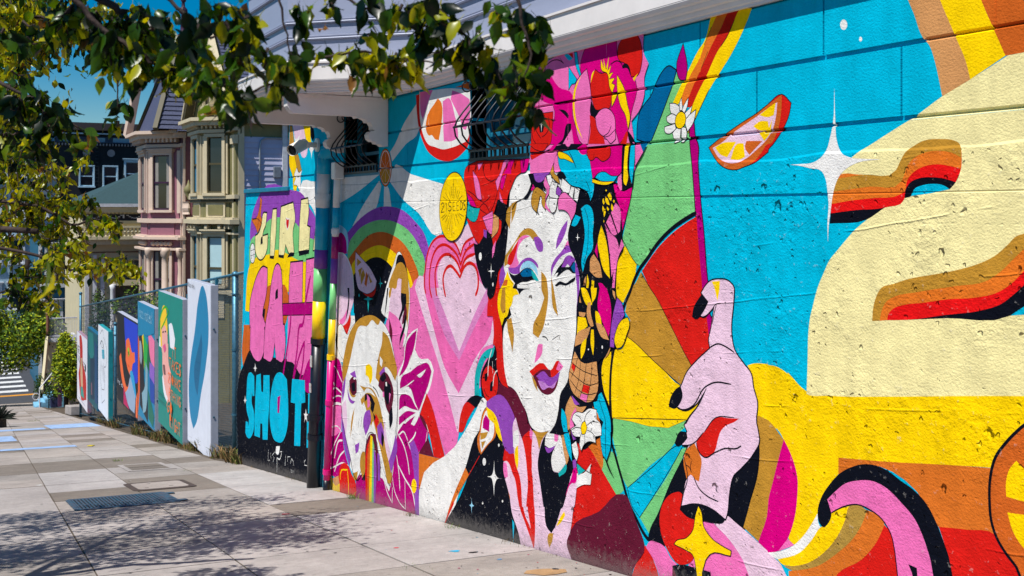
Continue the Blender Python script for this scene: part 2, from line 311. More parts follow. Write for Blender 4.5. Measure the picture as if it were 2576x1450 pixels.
T: 12030,845 11881,886 11962,763
T: 11854,865 11787,801 11921,681 11938,781
OB: 11754,842 11689,795 11748,669 11814,698
T: 11682,817 11553,736 11624,718
#painted_heart
P: 9949,1150 9752,1280 9562,1298 9378,1242 9027,1421 8901,1325 8859,1149 8797,983 8656,852 8607,760 8558,669 8499,383 8757,302 8880,84 8901,-123 9070,-202 9156,-270 9244,-512 9244,-530 9539,-809 9704,-595 9874,-365 9999,-267 9825,-20 10203,60 10469,313 10455,740 10415,742 10308,828 10100,879
PL: 9378,1242 9027,1421 8901,1325 8901,1272 9200,1119 9266,1171
PL: 10255,752 10075,763 9801,348 9562,42 9244,-156 8901,197 8529,577 8499,383 8777,282 8880,84 8901,-123 9070,-202 9156,-270 9244,-512 9277,-518 9447,-270 9680,27 10049,441 10308,749
PL: 10203,874 10075,871 10075,763 10049,706 10255,752 10308,749 10255,831
PM: 9924,773 9562,343 9233,148 8901,482 8607,760 8558,669 8538,567 8901,197 9244,-156 9562,42 9801,348 10075,763
PO: 9801,781 9562,560 9233,230 8838,664 8636,854 8597,761 8901,482 9233,148 9562,343 9924,773
PL: 9801,781 8636,854 8838,664 9233,230 9562,560
PL: 9562,796 9586,906 9516,976 9424,1008 9311,972 9211,913 9113,1018 8984,1055 8859,1016 8818,929 8676,851
P: 10011,767 10011,962 9924,1151 9728,1262 9562,1275 9356,1233 9211,1118 9134,1203 8921,1293 8890,1139 8849,1025 8984,1055 9113,1018 9211,913 9311,972 9424,1008 9516,976 9586,906 9562,796
PL: 9704,787 9740,927 9656,1045 9551,1101 9378,1089 9222,994 9200,954 9102,1077 8890,1139 8859,1060 8984,1059 9113,1022 9211,922 9311,981 9424,1015 9539,975 9609,886 9586,794
R:s27 10024,708 10049,765 10037,961 9936,1160 9728,1271 9562,1284 9356,1238 9233,1154 9200,1109 9134,1207 8911,1294
R:s29 9874,679 9924,773 9911,967 9801,1130 9609,1203 9424,1180 9244,1089 9200,1027 9091,1154 8901,1232
R:s31 9752,707 9772,782 9789,924 9704,1048 9562,1110 9378,1098 9222,999 9200,963 9102,1081 8890,1143
R:s32 9539,712 9581,794 9597,887 9534,973 9424,1010 9311,972 9211,917 9113,1018 8984,1055 8863,1011 8822,929 8828,842 8880,767
#painted_dog_flower
DM: 13090,-283 12856,-243 12629,-300 12555,-515 12592,-698 12629,-941 12629,-1118 12592,-1112 12555,-1259 12410,-1430 12338,-1485 12704,-1574 12742,-1677 13011,-1723 13169,-1806 13169,-1215 13149,-659
P: 13138,-965 12972,-877 12629,-811 12629,-1118 13090,-1201 13138,-1149
W: 10229,351 10308,128 10203,60 9899,57 9825,-20 9899,-175 10049,-334 10190,-494 9949,-591 9936,-636 10775,-786 10789,-197 10606,12 10578,159 10415,287
DM: 10261,328 10308,188 10415,35 10634,-156 10746,-202 10606,-29 10545,162 10409,263
DM: 10718,-270 10415,-107 10151,-3 9949,22 9879,-37 9949,-163 10075,-318 10203,-476 10308,-403 10415,-288 10718,-327
DM: 10718,-405 10578,-363 10415,-369 10308,-433 10216,-473 10415,-485 10578,-486 10746,-554
DM: 10203,-526 10049,-589 9979,-644 10469,-731 10255,-585
DM: 10746,-627 10523,-528 10282,-504 10469,-580 10746,-710
DM: 10746,-772 10469,-611 10308,-543 10578,-751
W: 10255,-126 10019,-33 10075,-82 10203,-139
W:s12 10335,-186 10551,-277 10718,-332
W:s8 10415,55 10496,-66
DM: 11464,-1446 11277,-1373 11036,-1469 10948,-1312 10860,-1011 10775,-786 9949,-638 9999,-745 10203,-902 10308,-1204 10308,-1544 11464,-1720
DM: 12109,-1575 11955,-1485 11754,-1487 11754,-1744 12092,-1789
W:s17 13043,-278 13043,-400 12895,-611
W:s17 13070,-287 12856,-249 12667,-281 12592,-402
W:s15 12953,-364 12856,-376 12686,-474 12600,-521
W:s20 13098,-756 12895,-629 12629,-650 12600,-723
W:s15 12972,-770 12742,-703 12622,-697
W:s32 13149,-998 13011,-877 12856,-816 12629,-789
W:s15 13090,-1165 12895,-1095 12742,-1080 12629,-1118
W:s17 12667,-1125 12933,-1355 13070,-1564 13043,-1644 12856,-1575 12555,-1474 12374,-1470
W:s24 12592,-1213 12742,-1252 12895,-1486
W:s21 12519,-1323 12686,-1415 12895,-1650
W:s19 10775,-807 10606,-900 10496,-1041 10455,-1165
W:s16 10496,-838 10361,-964 10308,-1204 10295,-1461
W:s17 10817,-1034 10746,-1217 10718,-1387
W:s21 10775,-1129 10578,-1232 10361,-1336 10303,-1453
W:s13 10578,-1253 10565,-1546 10746,-1507 10889,-1404 10933,-1298
W:s16 11201,-1356 11095,-1483 10942,-1569 10933,-1404
W:s20 10469,-843 10308,-733 10282,-698
W:s17 10746,-812 10606,-756 10496,-828
W:s10 9986,-645 10024,-750 10203,-897
V: 10455,-851 10335,-788 10203,-902 10203,-1240 10190,-1535 10308,-1544 10313,-1205 10388,-969
Y: 10261,-1238 10267,-1271 10286,-1300 10314,-1320 10345,-1327 10372,-1320 10392,-1299 10399,-1269 10392,-1236 10372,-1206 10345,-1186 10314,-1180 10286,-1188 10267,-1208
R: 12704,-1574 12338,-1485 12267,-1540 12109,-1621 12099,-1802 12704,-1896 12742,-1677
Y: 13031,-1727 12895,-1807 12697,-1751 12697,-1894 13058,-1941
TN: 12972,-1751 12742,-1665 12704,-1753 12895,-1807
Y:s17 12674,-1699 12667,-1625 12410,-1524 12374,-1656 12366,-1830
K: 13169,-1782 13031,-1727 13050,-1951 13169,-1954
R: 9999,-267 9874,-365 9704,-595 9539,-828 9825,-857 9949,-638 9999,-580 10177,-502
DR: 9961,-699 9825,-857 10203,-897 10075,-789
OB2: 10203,-900 9574,-835 10203,-1265
DR: 10177,-497 10049,-540 9961,-641 10049,-608 10190,-524
#painted_dog
DM: 12856,1227 12629,1262 12446,1189 12402,1026 12555,1009 12742,1026 12856,829 12895,827 12972,1128
B2: 12818,1367 12592,1339 12410,1260 12381,1085 12428,1013 12464,1188 12629,1262 12895,1214
V: 12933,1008 12742,1026 12856,914 12895,755 12953,486 12972,582
Y: 13082,12 12895,30 12875,-246 13082,-276
Y: 12972,181 12856,203 12856,22 12992,9
PL:o7 12742,1020 12555,1006 12374,933 12238,800 12186,631 12179,516 12302,333 12374,234 12555,135 12742,177 12856,251 12933,402 12933,584 12875,768 12780,953
K: 12410,617 12338,622 12338,470 12374,351 12464,226 12410,383 12374,503
P: 12410,371 12482,224 12667,148 12704,205 12555,265
V:s17 12914,513 12799,292 12742,93 12686,-56
W:s22 12761,1016 12519,1004 12338,917 12224,789 12179,632 12168,540
R: 12742,165 12629,152 12410,219 12302,333 12284,242 12374,117 12519,-50 12629,69
W:o6 10746,1099 10676,1075 10578,987 10496,838 10455,740 10447,679 10496,330 10578,159 10718,61 10918,206 11036,353 11186,394 11262,419 11125,698 11036,808 10889,973
K: 10775,1059 10634,1056 10518,908 10474,738 11006,705 10860,922
T: 10918,878 10775,978 10634,984 10496,848 10474,738 10463,678 10510,329 10578,527 10690,673 11036,597 11051,702
W: 11277,440 11155,632 11066,701 11006,705 11155,482 11186,394
PL: 10817,717 10775,810 10673,816 10684,725 10690,673 10634,420 10746,78 10860,212 11036,438 10948,709
K: 11095,699 11051,702 11110,507 11171,373 11140,504
K: 10690,673 10545,673 10537,581 10634,471 10775,325 10746,410 10662,541 10690,601
DR: 10551,570 10523,470 10578,384 10662,346 10634,441
P: 11036,459 10746,390 10578,251 10634,112 10606,-8 10746,-77 10889,83 11066,351
K: 10578,456 10523,440 10600,279 10712,144 10732,109 10718,206 10634,317
DR: 11036,385 10933,236 10948,135 11006,197
W:o6 12298,138 11969,277 11611,339 11312,336 11066,243 10907,45 10806,-197 10775,-474 10790,-673 10852,-938 10946,-1241 10986,-1392 11147,-1312 11312,-1143 11481,-939 11699,-978 11787,-1176 11878,-1377 12080,-1567 12174,-1531 12298,-1369 12443,-1177 12592,-948 12622,-760 12562,-495 12493,-262 12642,-216 12847,-45 12795,90 12642,169 12394,66
K: 12826,55 12764,29 12785,-168 12847,-78
T: 11787,339 11481,365 11295,337 11354,282 11567,313 11699,241 12015,190 12155,28 12298,-207 12443,-415 12542,-530 12592,-403 12493,-135 12346,71 12108,234
T: 11229,224 11066,185 10907,17 10798,-168 10852,-265 11026,-169 11147,-156 11229,-253 11312,-358 11447,-312 11396,-158 11312,-1 11254,79
W: 11312,-59 11221,-92 11254,-169 11312,-147
V: 12317,-383 12136,-321 12080,-398 12202,-399
DR: 12336,-464 12202,-399 12070,-427 12070,-566 12174,-616 12307,-570
K: 12269,-492 12136,-449 12117,-552 12221,-582
W: 12123,-411 12126,-417 12135,-422 12147,-426 12161,-428 12174,-427 12182,-425 12186,-420 12182,-415 12174,-409 12161,-405 12147,-404 12135,-404 12126,-407
T: 12356,-523 12250,-608 12080,-599 12174,-638 12307,-617
V: 12404,-568 12298,-666 12127,-677 12193,-712 12356,-687
V: 12522,-489 12463,-434 12502,-614 12582,-754 12602,-661
PL: 12602,-795 12453,-702 12414,-981 12463,-1123 12582,-1010
V: 12622,-921 12542,-1003 12414,-1234 12298,-1369 12327,-1460 12443,-1367 12562,-1199
T: 12145,-748 12231,-981 12298,-1124 12250,-890
Y: 11770,-219 11654,-187 11550,-213 11550,-326 11628,-414 11672,-342 11770,-325
V: 11329,-243 11172,-153 11139,-241 11254,-292
DR: 11320,-301 11172,-211 10978,-277 10899,-380 10931,-526 11026,-647 11123,-585 11204,-453 11362,-389
K: 11155,-296 10978,-328 10978,-477 11098,-559 11180,-450
K: 11320,-301 11172,-211 11106,-266 11229,-326
W: 11139,-316 11098,-308 11090,-356 11131,-356
P: 11229,-434 11180,-426 11180,-484 11221,-491
P: 11026,-413 10978,-420 11026,-527
T: 11969,-469 11787,-464 11567,-448 11354,-549 11229,-719 11106,-929 11026,-1143 10946,-1269 10978,-1367 11082,-1390 11229,-1155 11396,-953 11524,-798 11593,-870 11681,-795 11770,-689 11832,-638 11896,-684 11941,-630 11787,-525
W: 11787,-494 11567,-471 11438,-523 11654,-508 11805,-549 11859,-599
K: 11787,-540 11611,-523 11464,-595 11515,-699 11646,-579 11805,-627
K: 11593,-616 11498,-630 11541,-718 11611,-678
P: 11725,-531 11628,-561 11628,-651 11699,-683
K:s15 11541,-420 11421,-450 11337,-508
V: 11628,-690 11787,-752 11850,-884 11770,-1006 11654,-895 11593,-780
R: 11438,-701 11329,-765 11421,-869 11498,-794
V: 11396,-835 11270,-769 11163,-881 11229,-1024 11354,-975
K: 11524,-709 11438,-742 11490,-798
K:s11 11987,-846 12024,-963
K:s11 11896,-815 11932,-935
K:s10 11823,-864 11859,-947
V: 12136,-1182 11978,-1121 12015,-1227 12108,-1276
T: 11878,-1209 11734,-1196 11770,-1415 11878,-1505 11960,-1394
K: 11787,-1176 11707,-1281 11787,-1516 11905,-1529 11796,-1421
T: 12212,-1524 12033,-1464 12080,-1570 12174,-1581
PL: 11172,-709 11090,-926 10986,-1078 11018,-1176 11123,-1047 11188,-886
K: 11026,-627 10939,-550 10923,-696 11010,-802
K: 11254,-863 11180,-913 11213,-1041 11262,-987
V: 10837,-822 10790,-941 10899,-1146 10970,-1260 11042,-1146 10939,-1012
DR: 11787,-1176 11628,-966 11438,-931 11371,-1095 11304,-1199 11304,-1410 11438,-1439 11455,-1112 11654,-1090 11770,-1294
V: 11388,-1128 11320,-1130 11304,-1410 11371,-1433
K:s13 12612,-807 12582,-978 12443,-1177 12288,-1368 12174,-1538 12080,-1573 11896,-1472
K:s10 11147,-1318 11026,-1407 10946,-1298
K:s8 10806,-225 10783,-475 10806,-676 10852,-825
R: 11721,-1112 11617,-1004 11656,-1710 11771,-1737
OB: 11656,-1066 11598,-978 11617,-1712 11705,-1727
Y: 11608,-969 11537,-978 11566,-1722 11656,-1732
G: 11543,-990 11489,-1068 11502,-1718 11575,-1730
V: 11505,-1071 11442,-1168 11458,-1713 11508,-1719
#painted_earring
K: 8757,-106 8777,54 8636,229 8519,329 8480,385 8451,354 8423,272 8381,150 8404,19 8499,-106 8617,-156 8716,-117
TL: 8901,-127 8890,56 8757,250 8636,316 8490,349 8538,267 8656,234 8757,118 8797,7 8797,-112
R: 8716,106 8597,180 8499,151 8438,100 8442,-12 8499,-90 8617,-143 8716,-78 8753,13
K: 8696,91 8636,116 8646,45 8686,31
K: 8577,29 8519,63 8538,-34 8587,-41
K:s9 8716,-25 8656,-86 8607,-96
W:s12 8548,326 8613,206 8627,83
W:s9 8538,224 8529,122
W:s12 8366,270 8385,200 8499,117 8529,10
W:s7 8451,320 8432,271 8480,244
W: 8360,320 8361,314 8365,309 8370,305 8376,305 8382,307 8385,311 8387,317 8385,323 8382,328 8376,331 8370,332 8365,330 8361,326
#painted_white_ray
W: 8716,-117 8597,-157 8797,-432 8880,-491 9091,-828 9586,-1479 10190,-1565 10190,-1267 9333,-667 9113,-489 8880,-270
K: 9027,-178 8859,-117 8726,-114 8880,-230 9006,-237 9074,-214
R: 9070,-211 8890,-228 9048,-370 9156,-496 9244,-512 9200,-350
V: 8442,-50 8144,-184 8144,-315 8144,-464 8254,-519 8347,-436 8423,-365 8404,-320 8423,-230 8617,-167
DR: 8404,62 8236,43 8144,15 8144,-159 8442,-46
#painted_space
K: 8818,-436 8442,-368 8310,-454 8328,-559 8272,-690 8236,-833 8144,-944 8144,-1276 7991,-1250 8027,-1129 8170,-984 8144,-1267 9609,-1485 9091,-955 9027,-860 9091,-810
OB2: 9091,-808 9016,-859 9356,-1198 9586,-1479 9424,-1214
R: 9367,-1173 9344,-1196 9574,-1467 9586,-1460
R:s12 8793,-643 9016,-859
OB2:o6 8636,-187 8538,-185 8461,-245 8451,-370 8636,-525 8767,-630 8828,-570 8834,-492 8797,-432 8716,-244
W: 8646,-217 8577,-230 8509,-296 8499,-379 8676,-541 8753,-604 8787,-518 8767,-427 8706,-277
Y: 8617,-184 8529,-183 8404,-278 8394,-360 8356,-429 8442,-385 8461,-372 8480,-282
DM: 8666,-257 8587,-292 8597,-396 8726,-385 8716,-314
T: 8773,-437 8617,-400 8656,-450 8773,-498
T: 8757,-513 8666,-487 8737,-570
R: 8291,-484 8144,-452 8144,-588 8328,-580
PL: 8310,-606 8144,-559 8144,-828 8236,-799 8306,-706
P: 8306,-601 8236,-615 8250,-731 8310,-706
OB2: 8245,-801 8144,-862 8144,-978 8199,-891
W: 8499,-623 8484,-727 8451,-754 8347,-747 8451,-778 8484,-821 8503,-932 8523,-829 8542,-795 8633,-793 8542,-758 8519,-725
B2: 8957,-1050 8947,-1101 8905,-1114 8947,-1133 8955,-1197 8968,-1138 9006,-1129 8968,-1111
W: 8662,-669 8666,-684 8675,-697 8689,-706 8704,-710 8718,-706 8727,-696 8730,-683 8727,-668 8718,-654 8704,-645 8689,-642 8675,-646 8666,-655
W: 8394,-473 8396,-479 8400,-484 8406,-488 8413,-489 8419,-488 8423,-484 8425,-478 8423,-472 8419,-467 8413,-463 8406,-462 8400,-463 8396,-467
W: 8326,-935 8328,-940 8331,-945 8337,-948 8342,-949 8348,-949 8351,-946 8353,-941 8351,-936 8348,-931 8342,-928 8337,-927 8331,-928 8328,-931
W: 8714,-1043 8716,-1048 8720,-1053 8725,-1057 8732,-1058 8737,-1057 8741,-1054 8743,-1050 8741,-1044 8737,-1039 8732,-1036 8725,-1034 8720,-1035 8716,-1038
#painted_neck
PL: 8188,-656 8062,-300 8062,-300 7735,-235 7604,-218 7444,-144 7351,-173 7335,-323 7185,-489 7096,-462 7111,-547 7155,-722 7199,-898 7252,-1002 7177,-1110 7244,-1159 7991,-1250 8044,-1134 8170,-984
R: 8188,-506 8062,-629 8009,-667 7991,-818 7922,-964 7828,-1045 7777,-1191 7853,-1100 7939,-1009 8027,-908 8035,-787 8134,-677 8188,-639
R: 8000,-289 7836,-260 7811,-496 7819,-626 7768,-846 7765,-1124 7777,-1191 7828,-1045 7887,-875 7896,-755 7887,-673 7956,-444
K: 7539,-207 7587,-309 7491,-346 7428,-287 7491,-454 7460,-502 7366,-490 7244,-411 7199,-462 7244,-592 7335,-750 7428,-919 7491,-989 7571,-955 7604,-807 7669,-625 7710,-491 7669,-372
T: 7539,-1009 7460,-981 7476,-1047 7523,-1110 7555,-1060
Y: 7290,-770 7275,-796 7351,-876 7413,-915 7351,-830
DR: 8433,-1 8268,143 8209,18 8094,-51 8074,34 7953,-55 7884,-179 7824,-223 7857,-255 7953,-388 8009,-344 8108,-204 8166,-148 8373,-46
V: 8470,-61 8373,-40 8166,-135 8120,-180 8131,-393 8120,-486 8239,-509 8343,-433 8403,-322 8464,-237 8651,-185 8651,-144
Y: 8651,-185 8464,-237 8388,-333 8337,-434 8403,-417 8495,-311 8619,-270
R: 8319,-552 8253,-496 8209,-514 8122,-484 8091,-438 8108,-547 8023,-660 7961,-894 8051,-916 8094,-728 8195,-604 8331,-587
R: 7986,-356 7857,-252 7802,-306 7824,-490 7789,-674 7765,-847 7911,-882 7884,-708 7898,-608 7967,-466
PL: 8137,-236 8094,-186 8034,-284 7967,-363 7895,-581 7881,-707 7922,-885 7978,-898 8023,-660 8094,-570 8137,-408
PL: 7789,-240 7722,-291 7693,-387 7709,-492 7669,-647 7625,-813 7773,-849 7802,-562 7816,-411
PL: 8313,-595 8253,-580 8137,-685 8031,-911 8137,-936 8253,-790 8301,-693
P: 8319,-600 8259,-604 8236,-706 8295,-735 8322,-671
W: 8128,-316 8051,-277 8034,-375 8080,-439 8140,-437
Y: 8097,-442 8054,-410 8048,-561 8065,-613 8105,-546
P: 7838,-227 7794,-254 7816,-324 7843,-301
T: 7808,-243 7535,-201 7643,-289 7690,-377 7722,-304 7762,-263
K: 7540,-208 7604,-295 7591,-370 7502,-352 7439,-288 7489,-447 7464,-493 7376,-493 7252,-396 7202,-472 7242,-592 7303,-736 7617,-812 7669,-647 7712,-492 7682,-385 7617,-272
W: 7583,-256 7439,-153 7359,-112 7359,-163 7426,-289 7502,-328 7594,-320
P: 7439,-202 7362,-139 7389,-257 7441,-261
V: 7594,-333 7527,-330 7424,-292 7489,-350 7558,-370
W: 7352,-196 7291,-260 7240,-374 7389,-490 7464,-493 7491,-422 7414,-284
TL: 7252,-393 7252,-437 7364,-521 7379,-497
TN: 7255,99 7183,146 7124,69 7096,73 7171,-10 7195,-110 7219,-201 7255,-84
TN: 7340,-77 7291,-52 7226,-369 7255,-408 7315,-265
V: 7173,141 7038,86 7112,68
P: 7105,62 7094,3 7171,-70 7133,-108 7185,-129 7197,-75 7147,-6
V: 7197,-135 7110,-181 7159,-202
B:o6 7327,7 7300,19 7240,-118 7192,-218 7169,-363 7209,-329 7267,-244 7315,-95
W: 7173,-238 7110,-200 7075,-279 7101,-346 7147,-305
PL: 7105,-386 7094,-472 7110,-583 7133,-696 7305,-737 7242,-613 7171,-453
M: 7112,-379 7094,-437 7124,-517 7171,-527 7271,-649 7219,-548 7183,-492 7147,-412
V: 7162,-356 7110,-331 7103,-388 7147,-415
W: 7008,-419 6893,-322 6916,-387 6887,-399 6904,-480 7008,-503 7101,-548 7096,-437
TL: 7098,-364 6970,-387 7077,-448
K:s6 7105,-356 7008,-383 6891,-396
#painted_face
W: 8170,1803 8062,1825 7870,1852 7652,1829 7335,1812 7053,1685 7082,1581 7185,1447 7229,1356 7222,1281 7126,1164 7082,1099 7053,953 7089,876 7111,614 7155,385 7244,223 7351,109 7382,-26 7444,-144 7604,-218 7735,-235 7836,-205 7904,-111 7991,-44 8080,25 8170,53 8236,60 8310,201 8328,409 8310,538 8170,659 8291,875 8310,1083 8254,1253 8236,1337 8217,1546
T: 8294,1131 8215,1195 8104,1270 7995,1353 7888,1386 7784,1371 7698,1319 7773,1291 7857,1327 7952,1324 8038,1292 8126,1239 8170,1187 8238,1138 8238,1080 8301,1053
V: 7780,1312 7698,1319 7619,1243 7629,1206 7686,1200 7763,1269
P: 8038,1292 7931,1328 7842,1320 7973,1283 8049,1221 8071,1149 8034,1100 8055,1067 8219,1050 8148,1116 8093,1179 8137,1177
R: 8170,1187 8038,1292 8060,1241 8104,1158 8193,1071 8242,1079 8226,1144
B2: 7984,1081 7888,1121 7780,1106 7718,1055 7710,1007 7784,1052 7909,1060 8006,1039
V: 8233,1049 8060,1069 7995,1112 7888,1146 7780,1136 7700,1076 7700,1066 7804,1114 7888,1121 7963,1098 8016,1051 8016,1013 8126,1001 8204,1017
Y: 8242,1018 8193,961 8126,924 8148,882 8071,872 8034,837 8115,823 8181,778 8249,639 8426,624 8438,738 8386,846 8317,923 8272,977
OB: 8294,940 8233,948 8278,833 8294,770 8278,678 8317,652 8368,671 8380,784 8340,880
V: 8391,997 8329,1080 8301,1027 8278,995 8329,910 8389,859 8403,929
R: 8445,623 8636,606 8612,746 8480,840 8433,927 8410,1001 8359,1050 8398,929 8380,862 8421,781
K: 8242,1063 8215,1021 8148,994 8038,1010 7973,1043 7867,1064 7800,1051 7726,987 7698,967 7784,972 7888,951 7995,940 8071,915 8060,888 7834,896 7984,868 8027,837 8053,868 8152,880 8104,925 8193,981
BD: 8006,1011 7941,1048 7846,1058 7792,1037 7804,1002 7909,990 7990,996
TL: 7815,1051 7763,1029 7688,968 7763,973 7804,1002
K:s6 8049,1060 8034,1020
K:s6 8204,945 8115,909
V: 7235,1459 7244,1412 7311,1309 7419,1227 7406,1287 7330,1392
P: 7237,1303 7206,1269 7311,1223
V: 7218,1264 7160,1220 7237,1208 7330,1177 7416,1117 7464,1068 7483,1011 7495,1076 7444,1144 7349,1204
V: 7315,1120 7274,1170 7218,1190 7146,1176 7115,1158 7146,1138 7200,1106 7237,1125 7274,1098 7330,1095
K: 7458,1013 7387,1081 7289,1145 7330,1095 7274,1098 7200,1106 7146,1143 7118,1130 7095,1061 7164,1058 7218,1079 7311,1056 7377,1023 7410,1012 7377,1053 7416,1041
BD: 7186,1099 7127,1152 7117,1064 7146,1068
V: 7118,1167 7079,1113 7061,950 7079,739 7102,737 7095,948 7118,1057
K: 7433,949 7358,984 7255,977 7182,1009 7117,1033 7124,1011 7182,982 7255,959 7358,958 7416,943
K:s6 7265,965 7265,943
K:s6 7209,980 7207,949
K:s6 7164,994 7158,966
K:s6 7311,965 7311,946
T: 7652,1048 7571,998 7547,922 7539,876 7563,741 7620,603 7702,512 7794,538 7785,611 7685,715 7604,840 7652,915 7652,954
T: 7491,1010 7452,928 7444,905 7382,714 7460,773 7483,879
K:s10 7636,531 7571,529 7539,508
K:s6 7476,520 7428,544 7348,575 7369,531
P: 7702,460 7628,470 7636,405 7702,342 7768,302 7735,393
R: 7853,227 7620,322 7507,280 7382,373 7305,336 7351,300 7491,227 7652,261 7785,196
DR: 7794,199 7652,267 7507,284 7491,227 7366,260 7397,179 7460,116 7636,85 7718,125
P: 7366,368 7302,337 7351,298 7413,300
V: 7735,206 7604,259 7515,224 7351,292 7382,227 7523,152 7669,172
VL: 7710,174 7604,173 7523,153 7397,217 7460,147 7523,145 7636,112
T: 7819,207 7735,147 7710,85 7768,126
T: 8170,634 8254,610 8236,520 8181,417 8152,347 8125,522 8161,610
T: 8170,1579 8254,1529 8282,1454 8226,1396 8199,1371
T: 8170,1587 8062,1611 8098,1521 8170,1421
R: 8617,855 8404,868 8423,739 8347,534 8328,367 8291,161 8226,36 8366,67 8442,184 8461,353 8519,380 8499,477 8558,686 8617,760
Y: 8366,871 8144,884 8144,777 8272,658 8347,551 8423,697 8423,782
T: 8338,872 8282,876 8276,675 8328,658 8356,677
#painted_black_hair
K: 7053,1685 6897,1602 6869,1732 6626,1713 6484,1703 6346,1693 6359,1659 6433,1467 6477,1328 6458,1287 6548,1159 6574,983 6561,914 6626,556 6639,526 6800,422 6814,247 6773,217 6679,124 6626,-43 6786,-72 6925,48 7155,11 7244,-154 7523,-213 7444,-144 7366,-16 7351,109 7244,223 7170,421 7111,614 7082,877 7053,953 7082,1099 7126,1164 7222,1281 7229,1356 7170,1447 7096,1581
B:o6 7038,1544 6953,1573 6883,1544 6855,1457 6869,1363 6869,1254 6953,1178 7010,1073 7031,1138 7010,1227 6981,1360 7010,1470
K:s6 6988,1551 6939,1471 6932,1361 6946,1244 6995,1140
B: 7126,1500 7038,1478 7126,1410 7177,1417
W: 7086,1359 7080,1331 7053,1327 7080,1323 7086,1301 7092,1323 7114,1326 7092,1331
Y: 6752,1422 6692,1330 6659,1225 6636,1045 6719,1101 6773,1206 6800,1292
P: 6705,1437 6626,1367 6548,1327 6522,1278 6561,1158 6613,1057 6639,1225 6665,1331
P: 6685,1444 6632,1501 6541,1365 6574,1354
P: 6561,1585 6509,1550 6503,1383 6529,1369 6619,1515
M: 6587,1712 6548,1715 6484,1665 6349,1692 6361,1646 6471,1391 6509,1557 6561,1635
P: 6522,1767 6484,1793 6477,1675 6497,1669 6535,1725
P: 6484,1328 6452,1287 6522,1209 6554,1116 6574,983 6606,981 6587,1101
TN: 6897,1180 6855,1211 6773,1142 6739,1047 6827,1046 6911,1085
M: 6841,1233 6807,1299 6800,1184
Y: 6639,1657 6613,1628 6619,1596 6646,1611 6668,1639
Y: 6692,1629 6659,1607 6639,1568 6665,1572 6699,1608
Y: 6726,1619 6705,1586 6719,1571 6735,1594
Y: 6732,1565 6716,1544 6726,1515 6736,1540
Y: 6705,1547 6692,1522 6712,1480 6719,1508
Y: 6613,1579 6589,1550 6597,1522 6619,1544
Y: 6672,1558 6646,1540 6659,1526 6676,1544
Y: 6719,1465 6709,1451 6719,1440
Y: 6676,1673 6677,1670 6680,1668 6683,1667 6687,1667 6691,1668 6694,1670 6695,1673 6694,1676 6691,1678 6687,1679 6683,1679 6680,1678 6677,1676
Y: 6572,1595 6573,1590 6576,1587 6580,1585 6585,1585 6589,1587 6592,1591 6593,1595 6592,1599 6589,1602 6585,1604 6580,1604 6576,1602 6573,1599
Y: 6946,1061 6922,997 6932,960 6960,959
TN: 6981,1030 6960,1046 6974,972 7002,977
Y: 6883,1021 6848,1016 6855,965 6890,963
M: 6793,1004 6752,1007 6692,975 6773,970
Y: 7038,954 6981,957 6897,875 6876,844 6939,828 7010,889
Y: 6897,963 6811,968 6827,902 6876,855
M: 6773,970 6679,976 6626,874 6626,711 6652,631 6732,723 6800,825
TN: 7053,894 7031,843 7060,845
TN: 6939,850 6897,861 6897,781 6855,690 6883,679 6925,705 6953,761
TN: 7067,774 6967,775 6981,750 7060,745
Y: 7079,736 6967,738 6939,679 7096,593
TN: 7111,584 6897,679 6953,586 7126,508
Y: 6834,800 6800,796 6743,686 6752,624 6827,736
TN: 6827,714 6786,653 6752,621 6646,607 6739,708
Y: 6890,658 6855,661 6848,560 6862,472 6897,555
Y: 7024,541 6953,593 6981,487 7035,422 7038,510
TN: 6626,567 6639,526 6719,459 6665,516
W: 6730,547 6730,542 6733,538 6737,535 6741,535 6745,537 6747,540 6748,545 6747,550 6745,555 6741,557 6737,558 6733,556 6730,552
W: 6922,509 6923,506 6925,504 6928,502 6932,502 6935,503 6938,505 6939,507 6938,510 6935,513 6932,515 6928,515 6925,514 6923,512
V:o6 6541,915 6484,884 6446,804 6522,721 6574,646 6580,561 6632,562 6626,662 6600,770
Y:o7 6408,787 6386,761 6421,668 6484,579 6541,560 6571,597 6548,684 6484,759
TN: 6600,967 6567,955 6561,900 6593,932
#painted_mask_fruit
TN:o6 7126,471 7038,407 6814,434 6800,227 6855,154 6953,117 7038,126 7170,173 7214,265 7170,383
R: 7155,389 7111,361 7133,313 7177,345
R: 7002,242 6904,241 6932,182 7024,187
P: 7038,167 6939,174 6956,115 7053,130
K:s6 7079,439 7126,336 7177,270
K:s6 7038,407 7067,270 7126,157
K:s6 6953,417 6995,250 7053,130
K:s6 6876,423 6897,271 6956,117
K:s6 7170,383 7053,350 6897,333 6805,334
K:s6 7207,315 7067,270 6925,247 6805,277
K:s6 7199,252 7096,199 6953,174 6803,209
TN:o6 7185,130 7096,69 6953,88 6981,61 7038,21 7155,11 7185,-107 7259,-157 7259,32
V: 7170,136 7053,85 7126,75
B:o6 6786,193 6746,221 6679,138 6626,41 6619,-42 6626,-43 6626,-149 6679,-255 6719,-231 6752,-152 6759,-67 6759,-67 6719,11 6827,64 6855,132 6800,155
K:s6 6786,179 6746,113 6692,22 6689,-55 6692,-140 6685,-239
K: 6712,-233 6676,-255 6626,-312 6574,-360 6652,-310
B:o6 7320,14 7275,-9 7229,-151 7290,-162 7328,-78
P: 7111,55 7093,14 7155,-56 7126,-96 7185,-129 7199,-94 7170,-14
OB2: 6869,101 6800,62 6759,-11 6814,9
W:o6 7140,-5 7089,21 7008,28 6918,75 6814,83 6814,14 6759,-11 6749,-89 6836,-113 6825,-157 6918,-163 6997,-207 7031,-253 7054,-204 7043,-154 7152,-153 7176,-119 7101,-82 7164,-45
